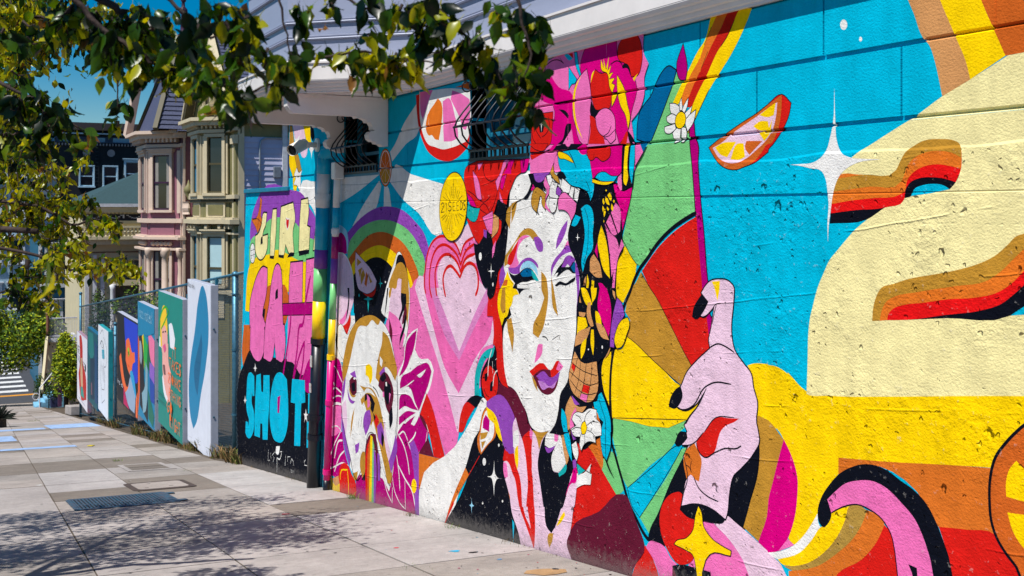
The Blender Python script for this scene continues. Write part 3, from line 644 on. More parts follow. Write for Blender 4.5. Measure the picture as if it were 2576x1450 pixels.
Y:o6 7008,-46 6974,-28 6947,-67 6974,-115 7013,-128 7031,-93
K:s6 7008,-48 7043,-13 7112,-1
K:s6 6985,-32 6963,18 6895,68
K:s6 6954,-56 6873,-13 6785,-2
K:s6 6954,-85 6873,-94 6834,-111
K:s6 6985,-120 6974,-165 6985,-203
K:s6 7020,-121 7043,-154 7050,-203
K:s6 7027,-87 7101,-94 7166,-123
#painted_flower_crown
P: 7811,2706 7604,2690 7444,2717 6561,2727 6207,2725 6213,2605 6151,2517 6201,2429 6201,2315 6249,2225 6359,2145 6322,1986 6309,1829 6346,1762 6484,1786 6869,1769 7351,1835 7836,1830 7836,1995 7819,2066 7819,2298
M: 7735,2657 7604,2650 7366,2478 7155,2397 7126,2349 7444,2354 7652,2412 7735,2498
M:o6 7038,2622 6988,2708 6548,2718 6522,2589 6471,2569 6371,2488 6295,2371 6359,2206 6396,2092 6509,1996 6561,2103 6626,2249 6613,2367 6759,2532 6911,2447 6953,2568 7038,2537
M:o6 7460,2352 7126,2357 7162,2270 7126,2170 7010,2023 7499,2049 7476,2163 7428,2291
K: 7374,2310 7259,2285 7214,2252 7222,2222 7290,2265
K: 7305,2076 7244,2186 7177,2185 7185,2122 7305,2039 7382,2043
P: 7199,2123 7170,2143 7140,2030 7305,2039
R:o6 6471,2723 6285,2723 6234,2635 6234,2527 6273,2457 6359,2451 6383,2517 6433,2551 6522,2596 6522,2680
K: 6465,2547 6421,2549 6377,2510 6371,2461 6408,2513 6471,2520
K:s8 6626,2566 6548,2582 6484,2557 6465,2520
R:o6 6827,2550 6759,2514 6665,2507 6626,2418 6610,2318 6639,2264 6746,2250 6827,2265 6869,2327 6897,2416 6883,2495
P:o7 7140,2365 7111,2475 7010,2545 6953,2568 6911,2454 6890,2343 6897,2234 6911,2126 6939,2019 7010,2023 7126,2215
Y: 7024,2536 7096,2451 7123,2364 7104,2213 7010,2059 7096,2146 7152,2292 7133,2439
K: 6890,2336 6827,2265 6692,2265 6626,2252 6786,2240 6827,2200 6855,2188 6904,2242
R: 6911,2228 6841,2201 6800,2119 6719,2057 6699,2006 6927,2019 6897,2125
P:o6 6827,2207 6759,2251 6652,2251 6574,2188 6561,2089 6639,2059 6719,2064 6800,2119
P:o6 6712,2049 6639,2059 6563,2096 6561,2033 6626,2009 6672,2040
K:s7 6613,2131 6646,2088 6719,2062
R: 6497,1995 6421,2080 6396,2065 6421,1991
K: 6408,2086 6359,2049 6297,1985 6371,1989 6396,2031
Y:o6 6752,2617 6712,2548 6719,2620 6685,2538 6646,2625 6665,2521 6619,2558 6646,2498 6593,2506 6646,2463 6571,2462 6613,2431 6571,2413 6600,2366 6626,2390 6665,2507 6746,2545
Y:o6 6606,2356 6535,2350 6567,2307 6606,2268
Y:o6 6535,2479 6446,2372 6408,2265 6375,2173 6396,2096 6433,2198 6484,2251 6535,2395
Y: 6841,2548 6897,2460 6869,2537
Y: 6340,2437 6279,2463 6322,2415
B:o6 7214,2613 7096,2510 7126,2484 7162,2484 7214,2447
B:o6 7128,2715 7093,2711 7060,2595 7035,2541 7053,2532 7111,2624
B: 7282,2716 7199,2663 7155,2674 7244,2719
R: 7214,2715 7155,2715 7148,2673
K:s8 7571,2670 7460,2696 7351,2682 7290,2652
K:s6 7351,2702 7305,2662
R:o6 7819,2298 7460,2294 7472,2163 7507,2050 7539,2036 7604,2008 7836,2003 7819,2066
K: 7715,2274 7636,2284 7595,2226 7620,2149 7669,2148
W: 7644,2253 7638,2217 7607,2209 7638,2206 7644,2147 7651,2206 7679,2212 7651,2218
K:s7 7794,2264 7760,2198 7702,2139 7652,2100
K:s7 7539,2269 7515,2189 7571,2131 7636,2111
K:s7 7811,2201 7785,2104 7735,2062
R:o6 7833,1991 7604,1986 7652,1939 7752,1926 7816,1954
P: 7811,1934 7587,1982 7394,1984 7460,1877 7476,1824 7836,1829
P: 8000,1954 7853,1948 7768,1916 7904,1917
K:s6 7382,1982 7444,1892 7483,1824
P: 7428,1930 7382,1966 7351,1888 7320,1834 7428,1822
K: 7604,1994 7382,2031 6953,2020 6981,2007 7038,1999 7366,1995
M: 7515,2004 7428,2045 7382,2043 7491,1995
P: 7267,2037 7185,2032 7199,2018 7244,2019
R:o6 7853,2068 7539,2051 7587,2011 7718,2013
B:o6 7275,1980 7053,1973 6925,1916 6869,1827 6866,1638 6897,1599 6925,1653 7038,1699 7185,1725 7290,1795 7366,1889 7382,1974
Y:o6 7382,1985 7290,1968 7185,1927 7140,1888 7275,1924 7366,1943
K:s7 7207,1975 7155,1919 7102,1848
K:s6 6967,1753 6918,1697 6894,1609
M:o6 6904,1901 6626,1981 6469,1983 6484,1800 6548,1767 6679,1796 6786,1803 6862,1761
M: 7082,1997 6953,2013 6925,1975 6960,1947 7053,1962
R:o7 6950,1987 6626,1983 6626,1925 6679,1892 6732,1885 6827,1918 6855,1902 6911,1905
K:s6 6844,1945 6855,1906
K: 6471,1994 6307,1985 6319,1822 6340,1693 6471,1668 6481,1786
Y: 6433,1992 6386,1989 6406,1818 6396,1756 6421,1702 6446,1716 6452,1799
B: 6359,1988 6314,1986 6314,1904 6349,1714 6371,1762 6377,1886
P:o6 6307,1985 6249,1982 6211,1926 6307,1836
BD: 6249,1982 6166,1978 6211,1925
B:o6 6800,1789 6705,1804 6613,1773 6535,1770 6574,1740 6719,1736 6827,1768
Y:o6 6869,1758 6732,1735 6574,1734 6652,1716 6773,1719 6869,1736
K: 7870,1827 7752,1824 7652,1782 7604,1741 7571,1678 7735,1712 7802,1689 7904,1618 7956,1627 7870,1682 7819,1746
V:o6 7777,1825 7507,1828 7587,1780 7685,1752 7743,1768
T:o6 7735,1712 7652,1695 7571,1654 7579,1537 7636,1584 7636,1640 7669,1648 7694,1585 7723,1513 7811,1577 7802,1649
M: 7785,1741 7752,1712 7794,1689 7819,1694
P:o6 7579,1795 7531,1740 7476,1707 7523,1662 7571,1615 7587,1553 7491,1514 7444,1514 7555,1568 7579,1615 7555,1678 7604,1741
W:o6 7555,1803 7491,1808 7468,1738 7491,1708 7539,1755
T:o6 7452,1885 7436,1815 7382,1790 7351,1736 7444,1776 7499,1824
K: 7397,1813 7305,1826 7244,1779 7320,1765 7366,1782
W:o6 7468,1754 7382,1736 7405,1683 7366,1629 7444,1614 7515,1646 7507,1692
V:o6 7366,1713 7320,1674 7351,1640 7405,1660 7397,1698
W:o6 7305,1773 7185,1717 7199,1665 7275,1666 7335,1705
W:o6 7170,1709 7126,1701 7155,1619 7207,1650
W:o6 7118,1701 7053,1674 7082,1596 7126,1611
P:o6 7275,1666 7199,1635 7096,1581 7111,1522 7170,1454 7214,1507 7275,1533 7366,1537 7366,1614
W:o6 7507,1630 7382,1614 7428,1522 7468,1514 7515,1568
K:s6 7727,1553 7722,1490
K:s6 7452,1514 7432,1468
K:s8 7887,1634 7991,1619 8098,1587 8152,1538
#painted_rose_red
R:o7 9091,1891 8942,1948 8519,1957 8170,1954 8170,1953 8000,1946 7974,1847 8080,1809 8170,1720 8236,1638 8254,1579 8423,1623 8499,1504 8347,1436 8366,1335 8499,1204 8538,1289 8617,1373 8797,1230 8880,1281 9048,1448 8838,1556 9048,1682 9102,1864
P:o6 8921,1885 8818,1811 8737,1626 8818,1635 8880,1751
P:o6 8818,1944 8712,1949 8797,1886
P:o6 8291,1951 8199,1950 8310,1866 8423,1699 8461,1777 8366,1851
M: 8199,1950 8163,1948 8170,1836 8310,1841 8236,1897
M:o6 9048,1682 8921,1627 8843,1556 8984,1592
M:o6 8347,1804 8254,1830 8328,1706 8366,1724
M:o6 8000,1946 7850,1948 7904,1849 7983,1839
M:o6 8188,1953 8112,1950 8170,1878
P:o6 8385,1690 8310,1588 8366,1605
K:s8 8838,1918 8921,1876 8869,1848
K:s8 8519,1950 8529,1924
K:s8 8716,1914 8676,1834 8558,1783 8442,1802
K:s8 9027,1709 8901,1671 8797,1626 8696,1603 8558,1650
K:s8 8558,1503 8696,1590 8797,1547 8597,1486
K:s8 8423,1691 8499,1572 8558,1521
TL:o6 9027,1581 8901,1551 8773,1547 8859,1436 8963,1438 9048,1475
K: 8404,1623 8254,1571 8272,1454 8366,1335 8338,1437 8461,1504
K: 8818,1229 8617,1373 8529,1289 8499,1204 8366,1335 8254,1253 8310,1083 8423,994 8461,865 8499,794 8577,758 8627,802 8617,855 8656,852 8797,983 8880,1148 8901,1236
P:o6 8519,1521 8496,1332 8558,1327 8716,1468
TN:o6 8496,1499 8400,1470 8404,1377 8534,1289
P: 8451,1274 8490,1161 8525,1116 8519,1203
V: 8696,1364 8633,1356 8636,1286 8692,1303
W: 8735,1125 8737,1110 8745,1097 8757,1090 8769,1089 8781,1096 8789,1108 8791,1123 8789,1138 8781,1151 8769,1158 8757,1158 8745,1152 8737,1140
W: 8546,1069 8538,1014 8474,1008 8538,996 8546,943 8554,996 8611,1000 8554,1013
W: 8497,891 8499,884 8503,878 8508,874 8514,874 8519,877 8523,882 8525,890 8523,897 8519,903 8514,907 8508,907 8503,904 8499,899
#painted_seeds_badge
Y:o10 9051,1557 9096,1424 9192,1316 9320,1256 9457,1255 9576,1317 9650,1431 9663,1572 9613,1711 9510,1819 9378,1875 9242,1868 9131,1802 9063,1691
K:s10 9628,1581 9604,1599 9572,1597 9558,1576 9586,1550 9633,1510 9548,1516
K:s10 9530,1587 9502,1600 9499,1518
K:s10 9392,1602 9428,1610 9456,1595 9447,1574 9401,1561 9390,1542 9419,1524 9460,1531
K:s10 9306,1608 9351,1606 9351,1526
K:s9 9351,1526 9299,1529
K:s9 9351,1568 9311,1570
K:s10 9222,1612 9266,1609 9266,1529
K:s9 9266,1529 9215,1533
K:s9 9266,1571 9226,1574
K:s10 9187,1614 9187,1535
K:s10 9191,1614 9152,1604 9136,1575 9152,1546 9191,1535
K:s10 9072,1607 9095,1617 9115,1604 9108,1585 9082,1570 9076,1547 9098,1535 9119,1542
K:s8 9333,1825 9342,1631
K:s8 9378,1752 9367,1645
K:s8 9288,1750 9315,1640
K:s8 9447,1716 9396,1641
K:s8 9244,1712 9284,1640
K:s8 9527,1698 9447,1636
K:s8 9200,1703 9255,1635
K:s8 9586,1661 9493,1628
K:s8 9145,1665 9222,1628
K:s8 9401,1724 9383,1668
K:s8 9374,1501 9378,1279
K:s8 9412,1492 9493,1351
K:s8 9338,1497 9288,1382
K:s8 9447,1492 9527,1417
K:s8 9299,1497 9222,1410
K:s8 9493,1487 9597,1435
K:s8 9255,1502 9156,1447
K:s8 9390,1483 9435,1343
K:s8 9222,1502 9113,1475
K:s8 9527,1492 9621,1458
#painted_upper_stripes
PL: 14733,2722 14193,2684 14058,2402 13991,2398 14058,2259 14193,2225 14331,2284 14377,2419 14424,2460 14565,2495
W: 14685,2597 14565,2495 14377,2537 14424,2447 14565,2429
Y:o8 14216,2672 13903,2650 13881,2468 13837,2390 13924,2369 14013,2400
T:o8 14856,2690 14733,2681 14637,2433 14758,2358 14905,2365 14880,2446
K: 13881,2630 13772,2603 13707,2471 13794,2418 13881,2494
Y:o8 14880,2282 14565,2302 14424,2062 14565,1757 14661,1799 14709,1990 14880,2172
T:o8 14637,2312 14494,2298 14294,2071 14377,2034 14494,2104
W: 14377,1834 13665,1898 13665,1453 13794,1555 14013,1633 14239,1661 14424,1755
W:o8 14518,2105 14424,2035 14261,2070 14354,1980 14331,1926 14377,1795 14494,1863 14661,1880 14565,1959 14637,2015
W: 13947,2331 13859,2365 13707,2332 13815,2273 13837,2197 13872,2276
#painted_lettering_ground
V: 16433,1800 14773,1809 14205,1732 13897,1550 13674,1440 13456,1139 13897,1150 14205,1188 14444,1321 14773,1399 15292,1431 15940,1390 16233,1299 16742,1161 17039,1010 17083,1102 16975,1422 16690,1658
G: 16638,1176 16233,1299 15940,1390 15292,1431 14773,1399 14444,1321 14205,1188 13897,1172 13456,1117 13456,901 14205,849 14690,875 15564,939 15940,877 16638,799 17148,619 17104,994
Y: 17170,618 16638,825 15940,889 15564,964 14943,924 14607,878 14205,849 13973,858 13973,300 15029,410 15473,430 16037,370 16037,93 17225,-55 17391,-55
OB: 16037,407 15473,467 15029,458 14815,236 15116,-97 17504,-322 17335,-37 17470,-287 17537,-951 16953,-675 16890,-233 16742,-67
OB: 17470,-287 16953,-239 17016,-682 17537,-951 17604,-782
K: 17144,-665 16168,-614 15079,-543 13668,-244 13668,-2100 17877,-2608 17781,-1127 17537,-951
P: 14927,115 13668,219 13668,-219 14297,-663 14679,-550 14998,-561
Y: 14221,848 14111,857 14142,310 14268,301
#painted_girl_lettering
OB2:o10 16433,1733 16352,1681 16433,1450 16332,1374 16433,1296 16617,1190 16721,1266 16900,1348 16996,1395 16638,1436 16535,1528
K:s12 16433,1682 16535,1424 16638,1215
K:s12 16953,1382 16586,1398 16383,1335
YC:o24 16282,1471 16076,1487 16134,1325 16282,1216 16332,1139 16017,1171 16056,973 16272,826 16586,814 16731,900 16742,1135 16535,1186 16372,1317
K: 16413,1111 16312,1144 16302,1037 16433,1013
YC:o23 15731,1538 15537,1547 15564,1258 15675,874 15883,866 15835,1254
YC:o22 15292,1576 14690,1633 14599,1412 14706,1248 14648,958 14875,939 15064,1063 15160,905 15409,901 15364,1261
YC:o21 14300,1664 14004,1684 13965,1528 14042,1326 13905,1306 13958,1015 14411,982 14379,1322
YC:o20 13659,1309 13456,1333 13456,1031 13762,1021
K: 14411,987 13958,1020 13943,967 14411,918
K: 15427,900 15151,905 15151,857 15436,861
K: 14875,939 14640,958 14640,910 14977,876
K: 15902,868 15666,877 15685,827 15911,828
W: 15038,1437 14960,1419 14858,1424 14909,1292 14977,1253 15055,1332
R: 15020,1418 14960,1400 14883,1410 14926,1303 14977,1276 15029,1342
W:o15 16953,1012 16826,989 16773,873 16826,753 16932,722 17039,757 17061,863 17018,976
K:s14 17039,903 16773,938
K:s14 17039,824 16773,860
K:s12 16964,945 16986,786
K:s12 16847,962 16868,804
#painted_cant_lettering
P:o24 16282,686 16046,671 16066,393 16312,33 16213,-124 16037,-184 16226,-202 16168,-376 16403,-702 16828,-738 17080,-627 17042,-248 17083,-283 17083,63 16868,343 16586,568
K: 16302,34 16154,78 16213,-99 16332,-46
P:o23 15518,757 15346,729 15239,469 15239,204 15186,-78 15120,-70 15079,-346 15182,-569 15553,-600 15629,-363 15772,-626 16250,-669 16145,-165 15940,151 15788,510
K: 15583,362 15455,419 15455,285 15601,245
P:o22 14807,810 14236,852 14268,296 14892,240 14875,562
P:o21 14065,877 13385,947 13385,362 14111,308
DM:o13 15204,216 13456,366 13456,221 15204,63
DM:s57 14790,109 14827,-56 14957,-333 15110,-631 15182,-767
DM:s56 15162,-736 15224,-928 15371,-1097 15435,-1359
DM:s54 13882,685 14111,312 14244,10 14372,-14 14486,-336 14718,-843
DM:s46 14718,-843 14410,-435 14149,-192
DM:s52 14149,-192 14204,-438 14410,-813
DM:s45 14410,-813 14112,-612 13799,-376
DM: 14022,-468 13668,-296 13668,-786 13914,-848 14149,-816 14186,-741
#painted_shot_lettering
B: 17195,-1034 17016,-982 16816,-1014 16803,-1312 16915,-1335 16953,-1282 16978,-1426 16816,-1586 16816,-1771 16966,-1953 17273,-2028 17378,-1980 17352,-1794 17221,-1785 17183,-1851 17144,-1734 17299,-1602 17299,-1317
B: 16680,-981 16427,-923 16391,-1184 16285,-1183 16261,-925 15917,-879 15917,-1262 15996,-1569 16030,-1842 16308,-1893 16332,-1657 16450,-1677 16474,-1894 16803,-1923 16766,-1454
B: 15553,-816 15234,-760 14998,-812 14927,-1109 14957,-1448 15182,-1699 15477,-1774 15717,-1754 15872,-1607 15850,-1163
DM: 15477,-1136 15329,-1085 15392,-1346 15477,-1355
B: 14728,-770 14131,-707 14112,-996 14297,-1038 14344,-1615 14630,-1664 14582,-1083 14797,-1102
B: 13977,-857 13843,-837 13861,-1101 13986,-1121
B: 14040,-1235 13905,-1212 13923,-1561 14058,-1582
W: 14085,-1071 14058,-1133 13986,-1134 14049,-1171 14013,-1244 14094,-1213 14158,-1269 14140,-1186 14176,-1152 14112,-1142
W: 16754,-806 16717,-863 16631,-867 16717,-893 16754,-944 16791,-903 16878,-899 16791,-872
W: 17391,-1394 17365,-1453 17286,-1457 17365,-1485 17391,-1527 17431,-1495 17497,-1490 17431,-1463
W:s12 15985,-1982 16002,-2146 15901,-2118
W:s12 15846,-1998 15835,-2083
W:s11 15628,-1941 15764,-2018 15655,-2032 15726,-2111
W:s20 15548,-1854 15363,-1819 15442,-1933 15574,-1945 15548,-1854
W:s17 15337,-1884 15249,-1867 15363,-1995 15510,-2003 15510,-2216
W:s10 15055,-1871 15080,-2028 15131,-1997
W:s10 14965,-1949 14955,-1879 14831,-1854
W:s10 14831,-1950 14758,-1867 14671,-1890 14680,-1946
W:s10 14807,-2033 14748,-2014 14797,-2065 14738,-2050
W:s9 14709,-2013 14700,-2042
W:s9 14661,-2003 14642,-2032
W:s10 14102,-1748 14170,-1788 14148,-1829 14035,-1813
"""
# leaf clusters (right, forward, up, spreads, count, leaf length, mix of sunlit and shaded leaf colours) and branches of the two street trees, metres from the photographer
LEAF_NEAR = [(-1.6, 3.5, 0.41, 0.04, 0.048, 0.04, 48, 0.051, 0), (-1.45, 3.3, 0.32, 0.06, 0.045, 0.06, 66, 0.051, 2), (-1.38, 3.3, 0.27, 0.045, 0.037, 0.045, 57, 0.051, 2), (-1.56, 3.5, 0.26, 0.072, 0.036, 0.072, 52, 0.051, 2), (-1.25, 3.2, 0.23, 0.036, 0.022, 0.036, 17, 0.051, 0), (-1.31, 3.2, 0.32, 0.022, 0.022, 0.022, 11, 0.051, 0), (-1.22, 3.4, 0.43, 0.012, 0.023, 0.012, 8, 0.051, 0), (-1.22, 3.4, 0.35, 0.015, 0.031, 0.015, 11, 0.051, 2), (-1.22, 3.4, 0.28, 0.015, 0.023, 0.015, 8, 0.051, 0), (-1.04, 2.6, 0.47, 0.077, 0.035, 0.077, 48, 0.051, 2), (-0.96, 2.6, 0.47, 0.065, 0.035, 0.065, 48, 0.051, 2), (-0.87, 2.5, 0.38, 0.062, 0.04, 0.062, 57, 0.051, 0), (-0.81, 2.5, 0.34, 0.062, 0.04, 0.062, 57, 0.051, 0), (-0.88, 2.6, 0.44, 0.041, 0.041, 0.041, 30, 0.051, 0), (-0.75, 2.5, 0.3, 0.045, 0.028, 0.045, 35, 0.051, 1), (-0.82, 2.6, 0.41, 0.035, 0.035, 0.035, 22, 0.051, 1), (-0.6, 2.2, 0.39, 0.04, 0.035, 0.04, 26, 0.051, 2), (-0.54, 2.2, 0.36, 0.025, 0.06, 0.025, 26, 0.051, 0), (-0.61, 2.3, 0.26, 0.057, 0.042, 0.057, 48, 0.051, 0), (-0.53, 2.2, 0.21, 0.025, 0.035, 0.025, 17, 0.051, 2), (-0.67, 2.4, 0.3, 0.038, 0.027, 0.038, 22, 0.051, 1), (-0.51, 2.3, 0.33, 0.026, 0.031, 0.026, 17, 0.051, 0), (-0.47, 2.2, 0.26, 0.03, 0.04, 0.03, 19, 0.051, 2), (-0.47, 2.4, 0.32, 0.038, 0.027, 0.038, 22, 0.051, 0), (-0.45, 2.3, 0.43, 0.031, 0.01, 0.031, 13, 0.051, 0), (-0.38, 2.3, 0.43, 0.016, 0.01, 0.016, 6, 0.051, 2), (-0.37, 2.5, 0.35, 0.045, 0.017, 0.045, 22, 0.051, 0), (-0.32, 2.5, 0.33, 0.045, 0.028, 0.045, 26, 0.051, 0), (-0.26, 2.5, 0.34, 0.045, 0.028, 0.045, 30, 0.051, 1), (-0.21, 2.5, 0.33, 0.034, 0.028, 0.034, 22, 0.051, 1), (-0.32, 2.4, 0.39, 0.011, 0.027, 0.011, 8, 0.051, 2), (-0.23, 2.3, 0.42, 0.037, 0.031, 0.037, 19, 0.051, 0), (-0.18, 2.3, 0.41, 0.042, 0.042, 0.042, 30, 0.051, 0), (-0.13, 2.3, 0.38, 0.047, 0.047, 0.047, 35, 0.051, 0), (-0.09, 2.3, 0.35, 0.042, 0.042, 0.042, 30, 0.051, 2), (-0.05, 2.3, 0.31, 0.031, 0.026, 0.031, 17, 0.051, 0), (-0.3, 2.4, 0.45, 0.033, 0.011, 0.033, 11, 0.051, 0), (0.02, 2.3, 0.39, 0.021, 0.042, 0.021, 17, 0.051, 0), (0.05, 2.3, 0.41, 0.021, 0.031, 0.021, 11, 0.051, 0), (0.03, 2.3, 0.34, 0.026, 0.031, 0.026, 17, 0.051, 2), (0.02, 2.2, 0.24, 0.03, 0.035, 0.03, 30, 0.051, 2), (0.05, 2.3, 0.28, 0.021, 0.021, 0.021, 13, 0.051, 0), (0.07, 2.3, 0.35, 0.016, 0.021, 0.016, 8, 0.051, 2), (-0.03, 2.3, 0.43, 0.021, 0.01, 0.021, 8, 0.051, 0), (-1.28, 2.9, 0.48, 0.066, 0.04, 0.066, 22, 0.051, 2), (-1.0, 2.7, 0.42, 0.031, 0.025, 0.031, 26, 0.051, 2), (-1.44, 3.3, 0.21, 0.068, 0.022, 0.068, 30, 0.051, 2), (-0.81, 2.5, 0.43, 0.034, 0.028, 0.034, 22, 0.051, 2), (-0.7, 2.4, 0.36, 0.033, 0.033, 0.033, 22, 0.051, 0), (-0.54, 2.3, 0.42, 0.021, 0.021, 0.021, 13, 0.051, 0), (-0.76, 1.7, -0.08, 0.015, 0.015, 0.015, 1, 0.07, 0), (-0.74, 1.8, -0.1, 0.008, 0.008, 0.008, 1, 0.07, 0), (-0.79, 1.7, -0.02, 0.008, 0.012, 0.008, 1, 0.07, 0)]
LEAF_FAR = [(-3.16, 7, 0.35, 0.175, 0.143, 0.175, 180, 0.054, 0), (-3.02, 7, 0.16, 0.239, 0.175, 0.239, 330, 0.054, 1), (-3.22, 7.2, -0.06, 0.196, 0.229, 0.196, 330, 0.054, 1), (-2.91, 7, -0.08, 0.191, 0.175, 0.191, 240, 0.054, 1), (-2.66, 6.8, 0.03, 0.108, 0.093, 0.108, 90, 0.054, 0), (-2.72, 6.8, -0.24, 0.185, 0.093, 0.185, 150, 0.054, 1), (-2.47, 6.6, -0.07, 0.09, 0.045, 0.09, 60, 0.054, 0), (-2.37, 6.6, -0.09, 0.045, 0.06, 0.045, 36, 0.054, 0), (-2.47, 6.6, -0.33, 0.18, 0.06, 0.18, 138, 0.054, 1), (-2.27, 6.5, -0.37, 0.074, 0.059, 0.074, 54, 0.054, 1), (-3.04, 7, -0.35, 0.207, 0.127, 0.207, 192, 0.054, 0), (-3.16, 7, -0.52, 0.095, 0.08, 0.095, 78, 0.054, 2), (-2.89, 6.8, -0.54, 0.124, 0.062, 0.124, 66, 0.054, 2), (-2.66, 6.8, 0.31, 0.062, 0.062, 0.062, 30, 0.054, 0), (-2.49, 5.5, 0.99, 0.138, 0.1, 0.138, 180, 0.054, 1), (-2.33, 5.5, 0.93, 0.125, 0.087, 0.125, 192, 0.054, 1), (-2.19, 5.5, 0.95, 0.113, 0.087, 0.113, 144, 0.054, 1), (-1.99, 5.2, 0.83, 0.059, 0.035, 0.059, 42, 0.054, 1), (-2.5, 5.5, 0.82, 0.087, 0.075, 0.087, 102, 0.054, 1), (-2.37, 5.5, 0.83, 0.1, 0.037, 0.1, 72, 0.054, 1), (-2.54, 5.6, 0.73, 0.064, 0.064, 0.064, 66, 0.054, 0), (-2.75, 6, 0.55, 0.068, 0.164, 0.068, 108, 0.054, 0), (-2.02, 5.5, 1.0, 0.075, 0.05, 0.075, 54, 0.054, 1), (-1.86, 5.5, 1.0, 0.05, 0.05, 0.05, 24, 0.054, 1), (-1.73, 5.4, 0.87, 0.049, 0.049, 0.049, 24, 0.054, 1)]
BRANCH_NEAR = [([(-0.99, 2.6, 0.52), (-0.93, 2.6, 0.47), (-0.9, 2.6, 0.44)], 0.012), ([(-1.02, 2.5, 0.5), (-0.94, 2.5, 0.42), (-0.87, 2.5, 0.37), (-0.78, 2.5, 0.32), (-0.72, 2.5, 0.31), (-0.64, 2.5, 0.32)], 0.007), ([(-0.73, 2.3, 0.45), (-0.67, 2.3, 0.4), (-0.63, 2.3, 0.36), (-0.59, 2.3, 0.37)], 0.005), ([(-0.68, 2.35, 0.29), (-0.62, 2.35, 0.25), (-0.56, 2.35, 0.25), (-0.51, 2.35, 0.27)], 0.005), ([(-0.49, 2.3, 0.46), (-0.48, 2.3, 0.41), (-0.47, 2.3, 0.35), (-0.46, 2.3, 0.32)], 0.003), ([(-0.49, 2.5, 0.34), (-0.41, 2.5, 0.35), (-0.35, 2.5, 0.36), (-0.29, 2.5, 0.35), (-0.21, 2.5, 0.34), (-0.15, 2.5, 0.33)], 0.004), ([(-0.39, 2.4, 0.48), (-0.32, 2.4, 0.44), (-0.29, 2.4, 0.44), (-0.27, 2.4, 0.4)], 0.004), ([(-0.19, 2.3, 0.46), (-0.13, 2.3, 0.4), (-0.09, 2.3, 0.36), (-0.05, 2.3, 0.31)], 0.005), ([(0.01, 2.25, 0.45), (0.02, 2.25, 0.38), (0.04, 2.25, 0.32), (0.02, 2.25, 0.26)], 0.004), ([(-1.63, 3.4, 0.42), (-1.49, 3.4, 0.35), (-1.41, 3.4, 0.3), (-1.33, 3.4, 0.25)], 0.007), ([(-1.21, 3.4, 0.46), (-1.22, 3.4, 0.39), (-1.22, 3.4, 0.31), (-1.22, 3.4, 0.26)], 0.003)]
BRANCH_FAR = [([(-3.29, 6.8, -0.21), (-2.93, 6.8, -0.28), (-2.73, 6.8, -0.37), (-2.52, 6.8, -0.37), (-2.33, 6.8, -0.38)], 0.012), ([(-3.31, 6.9, 0.07), (-2.98, 6.9, 0.03), (-2.77, 6.9, -0.09), (-2.58, 6.9, -0.06), (-2.44, 6.9, -0.08)], 0.012), ([(-2.66, 5.5, 1.05), (-2.44, 5.5, 0.98), (-2.25, 5.5, 0.94), (-2.08, 5.5, 0.89)], 0.012), ([(-3.35, 7, -0.57), (-3.16, 7, -0.49), (-2.97, 7, -0.55)], 0.008)]
SHADE = [((-.95, 10.3, 2.9), (1.75, 1.8, .75), 15000, .09, (5, 3, 3, .2))]
# ------------------------------------------------------------------ the mural wall
WX = 4.2                                    # plane of the wall face
JZ = [(2.353, .013, .020), (1.985, .013, .020), (1.617, .006, .0035)]      # level joints: height, half width, depth
JROW = [(2.353, 2.721, 3.409), (1.985, 2.353, 3.957)]
TOP = 2.74
WIN = [(7.83, 9.01, 1.972, 2.722), (11.35, 12.55, 1.95, 2.722)]
PAL = dict(W=(236,233,228), K=(14,17,28), R=(214,30,24), R2=(232,22,24), R3=(196,32,22), DR=(98,24,48), B=(0,181,214), B2=(150,205,228), BD=(0,98,150),
 Y=(252,208,6), YC=(243,229,164), O=(226,116,36), OB=(205,98,34), OB2=(214,112,38), T=(189,137,48), TD=(172,136,62), TN=(208,148,92), P=(236,112,178), PM=(236,104,172), PO=(218,132,190),
 PL=(232,196,216), M=(216,0,124), DM=(178,0,116), V=(146,72,176), VL=(196,130,205), G=(118,198,122), TL=(22,172,172))
